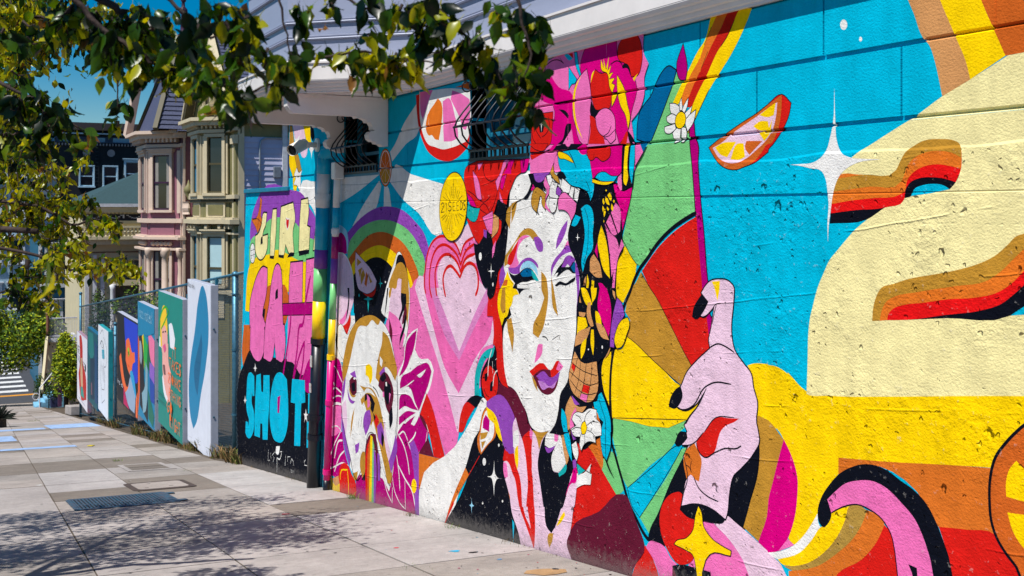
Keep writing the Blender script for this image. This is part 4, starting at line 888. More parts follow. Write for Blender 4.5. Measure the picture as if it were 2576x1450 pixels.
def relief_group():
    g = bpy.data.node_groups.new('rough_concrete', 'ShaderNodeTree'); L = g.links.new
    g.interface.new_socket('Color', in_out='INPUT', socket_type='NodeSocketColor')
    g.interface.new_socket('Color', in_out='OUTPUT', socket_type='NodeSocketColor')
    g.interface.new_socket('Normal', in_out='OUTPUT', socket_type='NodeSocketVector')
    gi = g.nodes.new('NodeGroupInput'); go = g.nodes.new('NodeGroupOutput')
    N = lambda t, **k: node(g, t, **k)
    def M(op, a, b=None, c=None):
        n = N('ShaderNodeMath', operation=op)
        for i, v in enumerate((a, b, c)):
            if v is None: continue
            if isinstance(v, (int, float)): n.inputs[i].default_value = v
            else: L(v, n.inputs[i])
        return n.outputs[0]
    def ss(v, a, b): 
        n = N('ShaderNodeMapRange', interpolation_type='SMOOTHSTEP'); n.inputs[1].default_value = a; n.inputs[2].default_value = b
        L(v, n.inputs[0]); return n.outputs[0]
    geo = N('ShaderNodeNewGeometry'); sep = N('ShaderNodeSeparateXYZ'); L(geo.outputs['Position'], sep.inputs[0])
    Y, Z = sep.outputs[1], sep.outputs[2]
    cmb = N('ShaderNodeCombineXYZ'); L(Y, cmb.inputs[0]); L(Z, cmb.inputs[1]); V = cmb.outputs[0]
    wob = N('ShaderNodeTexNoise', Scale=1.7, Detail=2.0); L(V, wob.inputs['Vector']); wobf = wob.outputs['Fac']
    # rough below the skim coat, whose lower edge wanders a little
    edge = M('ADD', Z, M('MULTIPLY', M('SUBTRACT', wobf, .5), .06))
    rough = M('SUBTRACT', 1.0, ss(edge, 1.822, 1.838))
    fine = N('ShaderNodeTexNoise', Scale=80.0, Detail=2.0, Roughness=.6); L(V, fine.inputs['Vector'])
    mid = N('ShaderNodeTexNoise', Scale=19.0, Detail=3.0, Roughness=.62); L(V, mid.inputs['Vector'])
    big = N('ShaderNodeTexNoise', Scale=3.0, Detail=1.0); L(V, big.inputs['Vector'])
    # pits: cells of a voronoi, only some of them deep
    dist = N('ShaderNodeTexNoise', Scale=26.0, Detail=1.0); L(V, dist.inputs['Vector'])
    addv = N('ShaderNodeVectorMath', operation='MULTIPLY_ADD'); L(dist.outputs['Color'], addv.inputs[0]); addv.inputs[1].default_value = (.045, .04, .04); L(V, addv.inputs[2])
    band = M('MULTIPLY', M('MULTIPLY', ss(Z, 1.40, 1.62), M('SUBTRACT', 1.0, ss(Z, 1.80, 1.84))), .22)
    dn = M('ADD', ss(big.outputs['Fac'], .34, .70), band)
    def pits(scale, r0, r1, dens):
        vo = N('ShaderNodeTexVoronoi', Scale=scale); L(addv.outputs[0], vo.inputs['Vector'])
        sp = N('ShaderNodeSeparateColor'); L(vo.outputs['Color'], sp.inputs[0])
        rad = M('MULTIPLY_ADD', sp.outputs[1], r1-r0, r0)
        inside = M('SUBTRACT', 1.0, ss(M('DIVIDE', vo.outputs['Distance'], rad), .35, 1.0))
        return M('MULTIPLY', inside, M('LESS_THAN', sp.outputs[0], M('MULTIPLY', dn, dens)))
    p1 = pits(7.0, .06, .26, .42); p2 = pits(20.0, .08, .36, .66)
    # board marks that follow the slope of the street, and level lift lines
    s = M('ADD', M('ADD', Z, M('MULTIPLY', Y, .136)), M('MULTIPLY', M('SUBTRACT', wobf, .5), .05))
    fr = M('FRACT', M('DIVIDE', s, .31)); ridge = M('SUBTRACT', 1.0, ss(M('ABSOLUTE', M('SUBTRACT', fr, .5)), .0, .03))
    step = M('MULTIPLY', ss(fr, .5, .53), .6)
    s2 = M('ADD', Z, M('MULTIPLY', M('SUBTRACT', wobf, .5), .035)); f2 = M('FRACT', M('DIVIDE', s2, .42))
    crack = M('MULTIPLY', M('SUBTRACT', 1.0, ss(M('ABSOLUTE', M('SUBTRACT', f2, .5)), .0, .02)), ss(mid.outputs['Fac'], .48, .62))
    h = M('MULTIPLY', mid.outputs['Fac'], M('MULTIPLY_ADD', ss(big.outputs['Fac'], .4, .68), .5, .22))
    h = M('ADD', h, M('MULTIPLY', fine.outputs['Fac'], .24))
    h = M('SUBTRACT', h, M('MULTIPLY', p1, 2.0)); h = M('SUBTRACT', h, M('MULTIPLY', p2, .85))
    h = M('ADD', h, M('MULTIPLY', M('MULTIPLY', ridge, ss(wobf, .5, .62)), .2)); h = M('SUBTRACT', h, M('MULTIPLY', crack, .10))
    hr = M('MULTIPLY', h, rough)
    hs = M('MULTIPLY', M('ADD', M('MULTIPLY', fine.outputs['Fac'], .22), M('MULTIPLY', mid.outputs['Fac'], .10)), M('SUBTRACT', 1.0, rough))
    H = M('ADD', hr, hs); H = M('ADD', H, M('MULTIPLY', rough, .35))
    bp = N('ShaderNodeBump', Strength=1.0, Distance=.017); L(H, bp.inputs['Height']); L(bp.outputs[0], go.inputs['Normal'])
    # paint: uneven coverage, bare pit bottoms
    val = N('ShaderNodeMapRange'); val.inputs[1].default_value = .3; val.inputs[2].default_value = .7; val.inputs[3].default_value = .86; val.inputs[4].default_value = 1.05
    brush = N('ShaderNodeTexNoise', Scale=5.0, Detail=3.0, Roughness=.7); L(V, brush.inputs['Vector']); L(brush.outputs['Fac'], val.inputs[0])
    mx = N('ShaderNodeMix', data_type='RGBA', blend_type='MULTIPLY'); mx.inputs[0].default_value = 1.0
    L(gi.outputs['Color'], mx.inputs[6]); L(val.outputs[0], mx.inputs[7])
    stre = N('ShaderNodeMapping'); stre.inputs['Scale'].default_value = (7, .7, 1); L(V, stre.inputs[0])
    drip = N('ShaderNodeTexNoise', Scale=1.6, Detail=3.0); L(stre.outputs[0], drip.inputs['Vector'])
    dv = N('ShaderNodeMapRange'); dv.inputs[1].default_value = .35; dv.inputs[2].default_value = .65; dv.inputs[3].default_value = .93; dv.inputs[4].default_value = 1.03; L(drip.outputs['Fac'], dv.inputs[0])
    mxd = N('ShaderNodeMix', data_type='RGBA', blend_type='MULTIPLY'); mxd.inputs[0].default_value = 1.0; L(mx.outputs[2], mxd.inputs[6]); L(dv.outputs[0], mxd.inputs[7])
    worn = M('MULTIPLY', M('MULTIPLY', ss(M('ADD', M('MULTIPLY', mid.outputs['Fac'], .7), M('MULTIPLY', fine.outputs['Fac'], .3)), .60, .68), rough), .22)
    mxw = N('ShaderNodeMix', data_type='RGBA'); L(worn, mxw.inputs[0]); L(mxd.outputs[2], mxw.inputs[6]); mxw.inputs[7].default_value = (.62, .58, .54, 1)
    mx = mxw
    bare = M('MULTIPLY', M('MULTIPLY', ss(M('MAXIMUM', p1, p2), .75, 1.0), rough), M('MULTIPLY', ss(fine.outputs['Fac'], .48, .6), .12))
    m2 = N('ShaderNodeMix', data_type='RGBA'); L(bare, m2.inputs[0]); L(mx.outputs[2], m2.inputs[6]); m2.inputs[7].default_value = (.055, .05, .045, 1)
    foot = M('ADD', M('ADD', Z, M('MULTIPLY', Y, .136)), .126)
    gr_ = M('MULTIPLY', M('SUBTRACT', 1.0, ss(M('ADD', foot, M('MULTIPLY', M('SUBTRACT', mid.outputs['Fac'], .5), .35)), .0, .16)), .42)
    m3 = N('ShaderNodeMix', data_type='RGBA'); L(gr_, m3.inputs[0]); L(m2.outputs[2], m3.inputs[6]); m3.inputs[7].default_value = (.20, .18, .165, 1)
    chip = M('MULTIPLY', M('MULTIPLY', ss(M('ADD', M('MULTIPLY', fine.outputs['Fac'], .5), M('MULTIPLY', mid.outputs['Fac'], .5)), .60, .64), M('SUBTRACT', 1.0, ss(foot, .05, .55))), .75)
    m4 = N('ShaderNodeMix', data_type='RGBA'); L(chip, m4.inputs[0]); L(m3.outputs[2], m4.inputs[6]); m4.inputs[7].default_value = (.30, .27, .24, 1)
    L(m4.outputs[2], go.inputs['Color'])
    return g
RG = relief_group()
def paint(key):
    n = 'mural_paint_'+key
    if n in MATS: return MATS[n]
    m = bpy.data.materials.new(n); m.use_nodes = True; nt = m.node_tree; b = nt.nodes['Principled BSDF']
    g = nt.nodes.new('ShaderNodeGroup'); g.node_tree = RG; g.inputs[0].default_value = (*[v*.95 for v in lin(PAL[key])], 1)
    nt.links.new(g.outputs[0], b.inputs['Base Color']); nt.links.new(g.outputs[1], b.inputs['Normal'])
    b.inputs['Roughness'].default_value = .7; b.inputs['Specular IOR Level'].default_value = .025
    MATS[n] = m; return m
def curve(P, closed=True, sub=4):
    """smooth run through the points, keeping sharp turns as corners"""
    n = len(P); P = [np.array(p, float) for p in P]
    if n < 3: return [tuple(p) for p in P]
    def tang(i):
        if not closed and i in (0, n-1): return None
        a = P[i]-P[i-1]; b = P[(i+1) % n]-P[i]; la = np.hypot(*a); lb = np.hypot(*b)
        if la < 1e-6 or lb < 1e-6: return None
        if np.dot(a, b)/(la*lb) < .45: return None
        t = a/la*lb+b/lb*la; return t/np.hypot(*t), la, lb
    T = [tang(i) for i in range(n)]; out = []
    for i in range(n if closed else n-1):
        j = (i+1) % n; d = P[j]-P[i]; l = np.hypot(*d)
        if T[i] is None and T[j] is None: out.append(tuple(P[i])); continue
        m0 = d if T[i] is None else T[i][0]*l; m1 = d if T[j] is None else T[j][0]*l
        for k in range(sub):
            t = k/sub; t2 = t*t; t3 = t2*t
            out.append(tuple((2*t3-3*t2+1)*P[i]+(t3-2*t2+t)*m0+(-2*t3+3*t2)*P[j]+(t3-t2)*m1))
    if not closed: out.append(tuple(P[-1]))
    return out
def offset(P, w):
    n = len(P); P = [np.array(p, float) for p in P]
    ar = sum(P[i-1][0]*P[i][1]-P[i][0]*P[i-1][1] for i in range(n)); sg = 1 if ar > 0 else -1; out = []
    for i in range(n):
        a = P[i]-P[i-1]; b = P[(i+1) % n]-P[i]; a = a/(np.hypot(*a)+1e-9); b = b/(np.hypot(*b)+1e-9)
        na = np.array((a[1], -a[0]))*sg; nb = np.array((b[1], -b[0]))*sg; m = na+nb; l = np.dot(m, m)
        m = m*2/max(l, .9); out.append(tuple(P[i]+m*w))
    return out
def ribbon(P, w):
    P = [np.array(p, float) for p in curve(P, False, 4)]; L_, R_ = [], []; n = len(P)
    for i in range(n):
        d = P[min(i+1, n-1)]-P[max(i-1, 0)]; d = d/(np.hypot(*d)+1e-9); nn = np.array((-d[1], d[0]))*w/2
        if i in (0, n-1): nn = nn*.6
        L_.append(tuple(P[i]+nn)); R_.append(tuple(P[i]-nn))
    return L_+R_[::-1]
LEV = np.zeros((640, 1900), np.int16)       # how many coats lie under each square centimetre of the wall
def level(P):
    A = np.array(P); y0, z0 = A.min(0); y1, z1 = A.max(0)
    a0, a1 = max(0, int(y0*100)-1), min(1899, int(y1*100)+2); b0, b1 = max(0, int(z0*100)+340-1), min(639, int(z1*100)+340+2)
    if a1 <= a0 or b1 <= b0: return 1
    yy = (np.arange(a0, a1)+.5)/100; zz = (np.arange(b0, b1)-340+.5)/100; G = np.zeros((b1-b0, a1-a0), bool)
    X, Zg = np.meshgrid(yy, zz); n = len(A)
    for i in range(n):
        p, q = A[i-1], A[i]
        if abs(p[1]-q[1]) < 1e-9: continue
        G ^= ((p[1] > Zg) != (q[1] > Zg)) & (X < (q[0]-p[0])*(Zg-p[1])/(q[1]-p[1])+p[0])
    for i in range(n):                       # and its rim
        p, q = A[i-1], A[i]; k = int(max(abs(q-p))*150)+2
        t = np.linspace(0, 1, k)[:, None]; r = p+(q-p)*t
        ii = np.clip((r[:, 1]*100+340).astype(int)-b0, 0, b1-b0-1); jj = np.clip((r[:, 0]*100).astype(int)-a0, 0, a1-a0-1); G[ii, jj] = True
    G2 = G.copy(); G2[1:] |= G[:-1]; G2[:-1] |= G[1:]; G2[:, 1:] |= G2[:, :-1].copy(); G2[:, :-1] |= G2[:, 1:].copy()
    sub = LEV[b0:b1, a0:a1]; l = int(sub[G2].max())+1 if G2.any() else 1
    sub[G2] = np.maximum(sub[G2], l); return l
COAT = 0.00014
def groove(bm):
    for zg, hw, dp in JZ:
        for z in (zg-hw, zg, zg+hw):
            bmesh.ops.bisect_plane(bm, geom=bm.verts[:]+bm.edges[:]+bm.faces[:], plane_co=(0, 0, z), plane_no=(0, 0, 1), dist=1e-5)
        for v in bm.verts:
            if abs(v.co.z-zg) < 2e-4: v.co.x += dp
    for z0, z1, y0 in JROW:
        for k in range(-1, 12):
            yg = y0+k*1.0915
            def sel():
                fs = [f for f in bm.faces if z0+.006 < f.calc_center_median().z < z1-.006 and min(v.co.y for v in f.verts) < yg+.01 and max(v.co.y for v in f.verts) > yg-.01]
                return list({v for f in fs for v in f.verts})+list({e for f in fs for e in f.edges})+fs
            for y in (yg-.006, yg, yg+.006):
                g = sel()
                if g: bmesh.ops.bisect_plane(bm, geom=g, plane_co=(0, y, 0), plane_no=(0, 1, 0), dist=1e-5)
            for v in bm.verts:
                if abs(v.co.y-yg) < 2e-4 and z0+.012 < v.co.z < z1-.012: v.co.x += .006
wall = empty('mural_wall', (WX, 9, ground_z(WX, 9)), 'long concrete wall painted with a bright mural of a face, dog, hand and rainbows', 'wall')
def motif(name, shapes):
    bm = bmesh.new(); mats = []
    for key, P in shapes:
        l = level(P); x = WX-l*COAT
        if key not in mats: mats.append(key)
        mi = mats.index(key); n = len(P)
        vs, _, fs, _, _, _ = geometry.delaunay_2d_cdt([Vector(p) for p in P], [], [list(range(n))], 1, 1e-5)
        bv = [bm.verts.new((x, v.x, v.y)) for v in vs]
        for f in fs:
            try: q = bm.faces.new([bv[i] for i in f]); q.material_index = mi
            except ValueError: pass
    for co, no in (((0, 0, TOP), (0, 0, 1)), ((0, -.95, 0), (0, -1, 0))):
        bmesh.ops.bisect_plane(bm, geom=bm.verts[:]+bm.edges[:]+bm.faces[:], plane_co=co, plane_no=no, clear_outer=True, dist=1e-6)
    groove(bm)
    for f in bm.faces:
        f.normal_update()
        if f.normal.x > 0: f.normal_flip()
    me = bpy.data.meshes.new(name); bm.to_mesh(me); bm.free()
    for k in mats: me.materials.append(paint(k))
    return link(bpy.data.objects.new(name, me), wall)
def mural():
    cur = None; sh = []
    for ln in MURAL.strip().split('\n')+['#end']:
        if ln[0] == '#':
            if cur and sh: motif(cur, sh)
            cur = ln[1:]; sh = []; continue
        h, rest = ln.split(' ', 1); key, _, o = h.partition(':')
        P = [tuple(int(q)/1000 for q in t.split(',')) for t in rest.split()]
        if o[:1] == 's': sh.append((key, ribbon(P, int(o[1:])/1000))); continue
        Q = curve(P)
        if o[:1] == 'o': sh.append(('K', offset(Q, int(o[1:])/1000)))
        sh.append((key, Q))
# the concrete itself: scored blocks above, one old rough pour below
def blocks():
    def cut(y0, y1, z0, z1):
        for a, b, c, d in WIN:
            if z0 < d-.05 and z1 > c+.05:
                if y0 >= a-.02 and y1 <= b+.02: return []
                if y0 < a and y1 > b: return [(y0, a), (b, y1)]
                if y0 < a < y1: return [(y0, a)]
                if y0 < b < y1: return [(b, y1)]
        return [(y0, y1)]
    for z0, z1, y00 in JROW[:2]:
        for k in range(-4, 12):
            ya, yb = y00+k*1.0915, y00+(k+1)*1.0915
            ya, yb = max(ya, -1.), min(yb, 14.9)
            if yb-ya < .05: continue
            for a, b in cut(ya+.0065, yb-.0065, z0, z1):
                if b-a < .03: continue
                MB().box(WX, WX+.28, a, b, z0+.013, z1-.013).build('concrete_block', paint('B'), wall)
    for a, b in ((-1, 7.83), (9.01, 11.35), (12.55, 14.9)): MB().box(WX+.022, WX+.3, a, b, 1.5, 2.75).build('wall_core', paint('B'), wall)
    bot = lambda y: ground_z(WX, y)-.3
    m = MB().use(paint('B'))
    m.prism([(WX, -1, 1.625), (WX, 14.907, 1.625), (WX, 14.907, 1.974), (WX, 12.56, 1.974), (WX, 12.56, 1.944), (WX, 11.34, 1.944), (WX, 11.34, 1.974), (WX, 9.02, 1.974), (WX, 9.02, 1.966), (WX, 7.82, 1.966), (WX, 7.82, 1.974), (WX, -1, 1.974)], (.3, 0, 0))
    m.prism([(WX, 14.907, 1.625), (WX, 17.36, 1.625), (WX, 17.33, 1.80), (WX, 14.907, 1.80)], (.25, 0, 0))
    m.prism([(WX, -1, bot(-1)), (WX, 17.9, bot(18)), (WX, 17.36, 1.609), (WX, -1, 1.609)], (.25, 0, 0))
    m.box(WX+.01, WX+.24, -.9, 17.3, 1.6, 1.64)
    m.build('concrete_base', None, wall)
    MB().box(WX-.035, WX+.3, 14.85, 17.36, 1.80, 1.86).build('wall_cap', mat('teal_cap', (0, 120, 150), .5), wall, bevel=.006)
blocks(); mural()
# ------------------------------------------------------------------ the house that rests on the wall: cornice, siding, canted bay
white = mat('white_trim_paint', (228, 222, 218), .5, var=.06, scale=2.2, bump=.05, bscale=30)
blue = mat('lavender_siding_paint', (150, 156, 178), .42, var=.04, scale=2, bump=.12, bscale=26, stretch=(1, 1, 8), spec=.5)
house = empty('corner_house', (WX, 11, 2.72), 'pale lavender sided house with white cornice and bay overhanging the mural', 'house')
PLAN = [(WX, -1.2), (WX, 9.947), (3.11, 11.03), (3.11, 12.66), (WX, 13.75), (WX, 15.1)]
def sweep(prof, name, m, seg=None, parent=house, plan=PLAN):
    """profile (outward, z) swept along the plan with mitred corners; one mesh for each straight run when seg is given"""
    n = len(plan); nor = []
    for i in range(n-1):
        d = Vector(plan[i+1])-Vector(plan[i]); d.normalize(); nor.append(Vector((-d.y, d.x)))
    def pt(i, o):
        ns = ([nor[i-1]] if i > 0 else [])+([nor[i]] if i < n-1 else [])
        q = ns[0] if len(ns) == 1 else (ns[0]+ns[1])/(1+ns[0].dot(ns[1]))
        return Vector(plan[i])+q*o
    for i in range(n-1):
        vs = [(*pt(j, o), z) for j in (i, i+1) for o, z in prof]; k = len(prof)
        fs = [(a, a+1, a+1+k, a+k) for a in range(k-1)]+[tuple(range(k)), tuple(range(k, 2*k))]
        MB().raw(vs, fs+[(k-1, 0, k, 2*k-1)]).build(name, m, parent)
sweep([(-.02, 2.722), (.030, 2.722), (.030, 2.737), (.044, 2.743), (.050, 2.760), (.050, 2.768), (.074, 2.775), (.084, 2.795), (.084, 2.802), (.106, 2.810), (.118, 2.832), (.118, 2.838), (-.02, 2.838)], 'bed_moulding', white)
sweep([(-.02, 2.840), (.120, 2.840), (.120, 3.000), (-.02, 3.000)], 'fascia', white)
sweep([(-.02, 3.002), (.134, 3.002), (.134, 3.020), (.03, 3.052), (-.02, 3.052)], 'drip_cap', white)
for yy in (1.9, 4.7, 7.3, 9.1): MB().box(WX-.1212, WX-.1195, yy-.0015, yy+.0015, 2.842, 2.998).build('board_seam', mat('seam_dark', (96, 90, 88), .8), house)
z = 3.054
for hgt in (.200, .112, .300, .155, .155, .3):
    sweep([(-.05, z), (.012, z), (.012, z+hgt-.002), (-.05, z+hgt-.002)], 'siding_board', blue); z += hgt
    sweep([(-.05, z), (.034, z), (.040, z+.010), (.034, z+.020), (.020, z+.024), (.030, z+.032), (.030, z+.044), (.014, z+.050), (-.05, z+.050)], 'bead_moulding', blue); z += .052
TOPZ = z
# soffit of the bay and its two scrolled brackets
MB().poly([(x, y, 2.735) for x, y in [(WX+.01, 9.96), (3.12, 11.035), (3.12, 12.655), (WX+.01, 13.74)]]).build('soffit', white, house)
for a, b in (((4.12, 10.28), (3.28, 11.10)), ((3.28, 11.10), (3.28, 12.55)), ((4.12, 10.28), (4.12, 11.04))):
    MB().bar((*a, 2.728), (*b, 2.728), .03, .014).build('soffit_trim', white, house)
BR = [(3.163, 2.532), (3.787, 2.526), (3.835, 2.527), (3.85, 2.505), (3.90, 2.512), (3.955, 2.487), (3.965, 2.462), (4.00, 2.462), (4.025, 2.425), (4.025, 2.392), (4.048, 2.378), (4.0, 2.368), (3.975, 2.335), (3.985, 2.29), (4.02, 2.262), (4.055, 2.262), (4.065, 2.24), (4.11, 2.235), (4.14, 2.212), (4.196, 2.215), (4.196, 2.733), (3.10, 2.733), (3.10, 2.60), (3.13, 2.56)]
for yb in (11.06, 12.52):
    br = MB().prism([(x, yb, zz) for x, zz in BR], (0, .13, 0)).build('bracket', white, house)
    MB().box(3.11, 4.19, yb-.02, yb-.001, 2.70, 2.728).build('cap_strip', white, br)
# back wall of the upper storey, so that the house has depth
mm = MB(); mm.prism([(x+.03 if x > 4 else x+.05, y, 2.76) for x, y in PLAN]+[(9, 15.1, 2.76), (9, -1.2, 2.76)], (0, 0, TOPZ-2.8)); mm.build('upper_storey', blue, house)
# return of the building beyond the wall end
# ------------------------------------------------------------------ barred windows
iron = mat('black_iron', (40, 43, 48), .4, .5, var=.2, scale=30)
glass = mat('window_glass_teal', (20, 105, 128), .06, 0, var=.25, scale=1.2, spec=.9)
dglass = mat('window_glass_dark', (16, 22, 28), .06, 0, var=.3, scale=1.0, spec=.9)
wframe = mat('window_frame_teal', (30, 120, 150), .45, var=.1)
def barred(win, label, gl, n):
    y0, y1, z0, z1 = win
    t = empty('barred_window', (WX+.2, (y0+y1)/2, z0), label, 'window')
    d = .22
    MB().box(WX+d, WX+d+.02, y0, y1, z0, z1).build('pane', gl, t)
    fr = MB()
    fr.box(WX+d-.05, WX+d-.002, y0, y0+.06, z0, z1).box(WX+d-.05, WX+d-.002, y1-.06, y1, z0, z1).box(WX+d-.05, WX+d-.002, y0+.06, y1-.06, z1-.06, z1).box(WX+d-.06, WX+d-.002, y0+.06, y1-.06, z0, z0+.10)
    fr.box(WX+d-.04, WX+d-.002, y0+.06, y1-.06, z0+.22, z0+.26)
    fr.build('window_frame', wframe, t, bevel=.004)
    rv = MB(); rv.use(paint('BD')).box(WX+.002, WX+d-.05, y0-.03, y0-.001, z0, z1).box(WX+.002, WX+d-.05, y1+.001, y1+.03, z0, z1)
    rv.build('reveal', None, t)
    MB().box(WX-.005, WX+d-.05, y0, y1, z0-.03, z0+.004).build('sill', wframe, t, bevel=.003)
    gr = MB().tube([(WX-.012, y0+.03, z0+.34), (WX-.17, y0+.03, z0+.30), (WX-.17, y1-.03, z0+.30), (WX-.012, y1-.03, z0+.34)], .011, 6).build('cross_bar', iron, t)
    for zz, xx in ((z0+.09, WX-.01), (z0+.012, WX-.008)): MB().box(xx-.012, xx+.004, y0+.02, y1-.02, zz-.012, zz+.012).build('bottom_rail', iron, t)
    for i in range(n):
        y = y0+.06+(y1-y0-.12)*i/(n-1)
        pr = [(.10, .70), (.04, .60), (-.02, .52), (-.09, .44), (-.15, .36), (-.178, .29), (-.165, .22), (-.12, .16), (-.06, .115), (-.01, .09), (.0, .05), (0, .0)]
        b = MB().tube([(WX+a, y, z0+h) for a, h in pr], .0080, 6).build('belly_bar', iron, t, smooth=True)
        ring = [(WX-.055+.045*math.cos(q), y, z0+.665+.045*math.sin(q)) for q in [2*math.pi*k/12 for k in range(13)]]
        MB().tube(ring, .007, 5, False).build('scroll', iron, b, smooth=True)
    for i in range(2*n-2):
        y = y0+.05+(y1-y0-.1)*i/(2*n-3); MB().box(WX-.016, WX-.002, y-.006, y+.006, z0+.005, z0+.10).build('picket', iron, t)
barred(WIN[0], 'barred window with curved black bars beside the painted flowers', glass, 8)
barred(WIN[1], 'dark barred window under the bay, above the downpipes', dglass, 7)
# ------------------------------------------------------------------ downpipes
def gloss(key, name):
    return mat('pipe_paint_'+name, PAL[key], .34, var=.06, scale=8, bump=.05, bscale=20, spec=.5)
def pipe(name, label, top, bot, r, secs, x):
    t = empty(name, (x, bot[0], bot[1]), label, 'pipe')
    def at(zz): f = (zz-bot[1])/(top[1]-bot[1]); return (x, bot[0]+(top[0]-bot[0])*f, zz)
    zs = [top[1]]+[s[1] for s in secs]
    for i, (key, zl) in enumerate(secs):
        MB().tube([at(zs[i]-.0005), at(zl+.0005)], r, 16).build('pipe_section', gloss(key, key), t, smooth=True)
    return t, at
t, at = pipe('downpipe', 'fat downpipe painted in rainbow bands, black at the foot', (12.985, 2.17), (13.44, -1.96), .083,
  [('B', 1.978), ('W', 1.566), ('B', 1.052), ('V', .819), ('G', .412), ('Y', -.078), ('K', -1.99)], 4.1)
for zz, k in ((1.70, 'W'), (-.085, 'K'), (-1.05, 'K'), (-1.30, 'K')):
    MB().tube([at(zz-.035), at(zz+.035)], .095, 16).build('collar', gloss(k, k), t, smooth=False)
p = at(2.17); MB().tube([p, (p[0]+.01, p[1]-.02, 2.21), (p[0]+.06, p[1]-.06, 2.235), (p[0]+.16, p[1]-.14, 2.22)], .083, 14).build('elbow', gloss('B', 'B'), t, smooth=True)
stk = mat('paper_sticker', (205, 200, 196), .6, var=.25, scale=40)
for zz, hh in ((-.27, .14), (-.62, .11)):
    q = at(zz); MB().box(q[0]-.089, q[0]-.08, q[1]-.035, q[1]+.03, zz-hh, zz).build('sticker', stk, t)
t, at = pipe('slim_downpipe', 'slim downpipe beside the fat one, magenta in its lower half', (12.56, 2.0), (13.0, -1.87), .042,
  [('W', 1.565), ('B', 1.327), ('W', 1.219), ('DM', .956), ('V', .655), ('G', .221), ('Y', -.242), ('M', -1.76), ('K', -2.0)], 4.13)
for zz, k in ((1.28, 'W'), (-.242, 'Y'), (-.80, 'M'), (-1.66, 'M')):
    MB().tube([at(zz-.03), at(zz+.03)], .050, 14).build('collar', gloss(k, k), t)
q = at(2.0); MB().box(q[0]-.06, q[0]+.06, q[1]-.07, q[1]+.07, 1.90, 2.10).build('junction_box', gloss('W', 'W'), t, bevel=.01)
# ------------------------------------------------------------------ security camera on the wall
cw = mat('camera_white', (232, 226, 214), .3, var=.02)
Q = Vector((WX, 13.55, 2.36)); t = empty('security_camera', Q, 'white bullet security camera fixed to the mural near the wall end', 'camera')
MB().tube([Q+Vector((-.004, 0, 0)), Q+Vector((-.03, 0, 0))], .085, 16).build('mount_plate', cw, t, smooth=False)
MB().tube([Q+Vector((-.03, 0, 0)), Q+Vector((-.12, .0, 0)), Q+Vector((-.17, -.01, -.01))], .035, 10).build('arm', cw, t, smooth=True)
d = Vector((-.72, -.52, -.36)).normalized(); a = Q+Vector((-.15, .05, .02))
bd = MB().tube([a, a+d*.02, a+d*.26], [.05, .068, .068], 16).build('body', cw, t, smooth=False)
MB().tube([a+d*.255, a+d*.275], .066, 16).build('lens_face', iron, bd); MB().tube([a+d*.275, a+d*.285], .03, 12).build('lens', dglass, bd)
MB().tube([a+d*.10+Vector((0, 0, .012)), a+d*.31+Vector((0, 0, .012))], .072, 16, False).build('sun_shield', cw, bd, smooth=True)
# ------------------------------------------------------------------ ground and sidewalk
def concrete(name, rgb, fleck=.10):
    """cast concrete: sandy grain, slow mottling, dark flecks"""
    if name in MATS: return MATS[name]
    m = bpy.data.materials.new(name); m.use_nodes = True; nt = m.node_tree; b = nt.nodes['Principled BSDF']; L = nt.links.new
    g = node(nt, 'ShaderNodeNewGeometry'); c = lin(rgb)
    n1 = node(nt, 'ShaderNodeTexNoise', Scale=1.3, Detail=5.0, Roughness=.7); n2 = node(nt, 'ShaderNodeTexNoise', Scale=130.0, Detail=2.0); n3 = node(nt, 'ShaderNodeTexNoise', Scale=14.0, Detail=3.0)
    for n in (n1, n2, n3): L(g.outputs['Position'], n.inputs['Vector'])
    def mr(src, a, b_, lo, hi):
        r = node(nt, 'ShaderNodeMapRange'); r.inputs[1].default_value = a; r.inputs[2].default_value = b_; r.inputs[3].default_value = lo; r.inputs[4].default_value = hi; L(src, r.inputs[0]); return r.outputs[0]
    def mul(a, b_):
        q = node(nt, 'ShaderNodeMath', operation='MULTIPLY'); L(a, q.inputs[0]); L(b_, q.inputs[1]); return q.outputs[0]
    n4 = node(nt, 'ShaderNodeTexNoise', Scale=.55, Detail=6.0, Roughness=.75); n5 = node(nt, 'ShaderNodeTexVoronoi', Scale=3.2)
    for n in (n4, n5): L(g.outputs['Position'], n.inputs['Vector'])
    v = mul(mul(mr(n1.outputs['Fac'], .3, .7, .84, 1.1), mr(n2.outputs['Fac'], .3, .7, .80, 1.16)), mul(mul(mr(n3.outputs['Fac'], .3, .7, .90, 1.06), mr(n4.outputs['Fac'], .36, .6, .80, 1.05)), mr(n5.outputs['Distance'], .03, .07, .72, 1.0)))
    mx = node(nt, 'ShaderNodeMix', data_type='RGBA', blend_type='MULTIPLY'); mx.inputs[0].default_value = 1; mx.inputs[6].default_value = (*c, 1); L(v, mx.inputs[7]); L(mx.outputs[2], b.inputs['Base Color'])
    bp = node(nt, 'ShaderNodeBump', Strength=.35, Distance=.004); L(n2.outputs['Fac'], bp.inputs['Height']); L(bp.outputs[0], b.inputs['Normal'])
    b.inputs['Roughness'].default_value = .85; b.inputs['Specular IOR Level'].default_value = .25
    MATS[name] = m; return m
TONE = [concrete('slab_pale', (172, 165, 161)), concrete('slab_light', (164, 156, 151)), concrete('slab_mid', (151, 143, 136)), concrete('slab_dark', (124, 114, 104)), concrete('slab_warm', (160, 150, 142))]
FLAT = 72.0
def gz(x, y): return -0.03*x-0.136*min(y, FLAT)
dirt = mat('dry_earth', (92, 80, 66), .95, var=.25, scale=9, bump=.5, bscale=30)
asphalt = mat('asphalt', (62, 64, 70), .9, var=.12, scale=5, bump=.3, bscale=90)
m = MB()
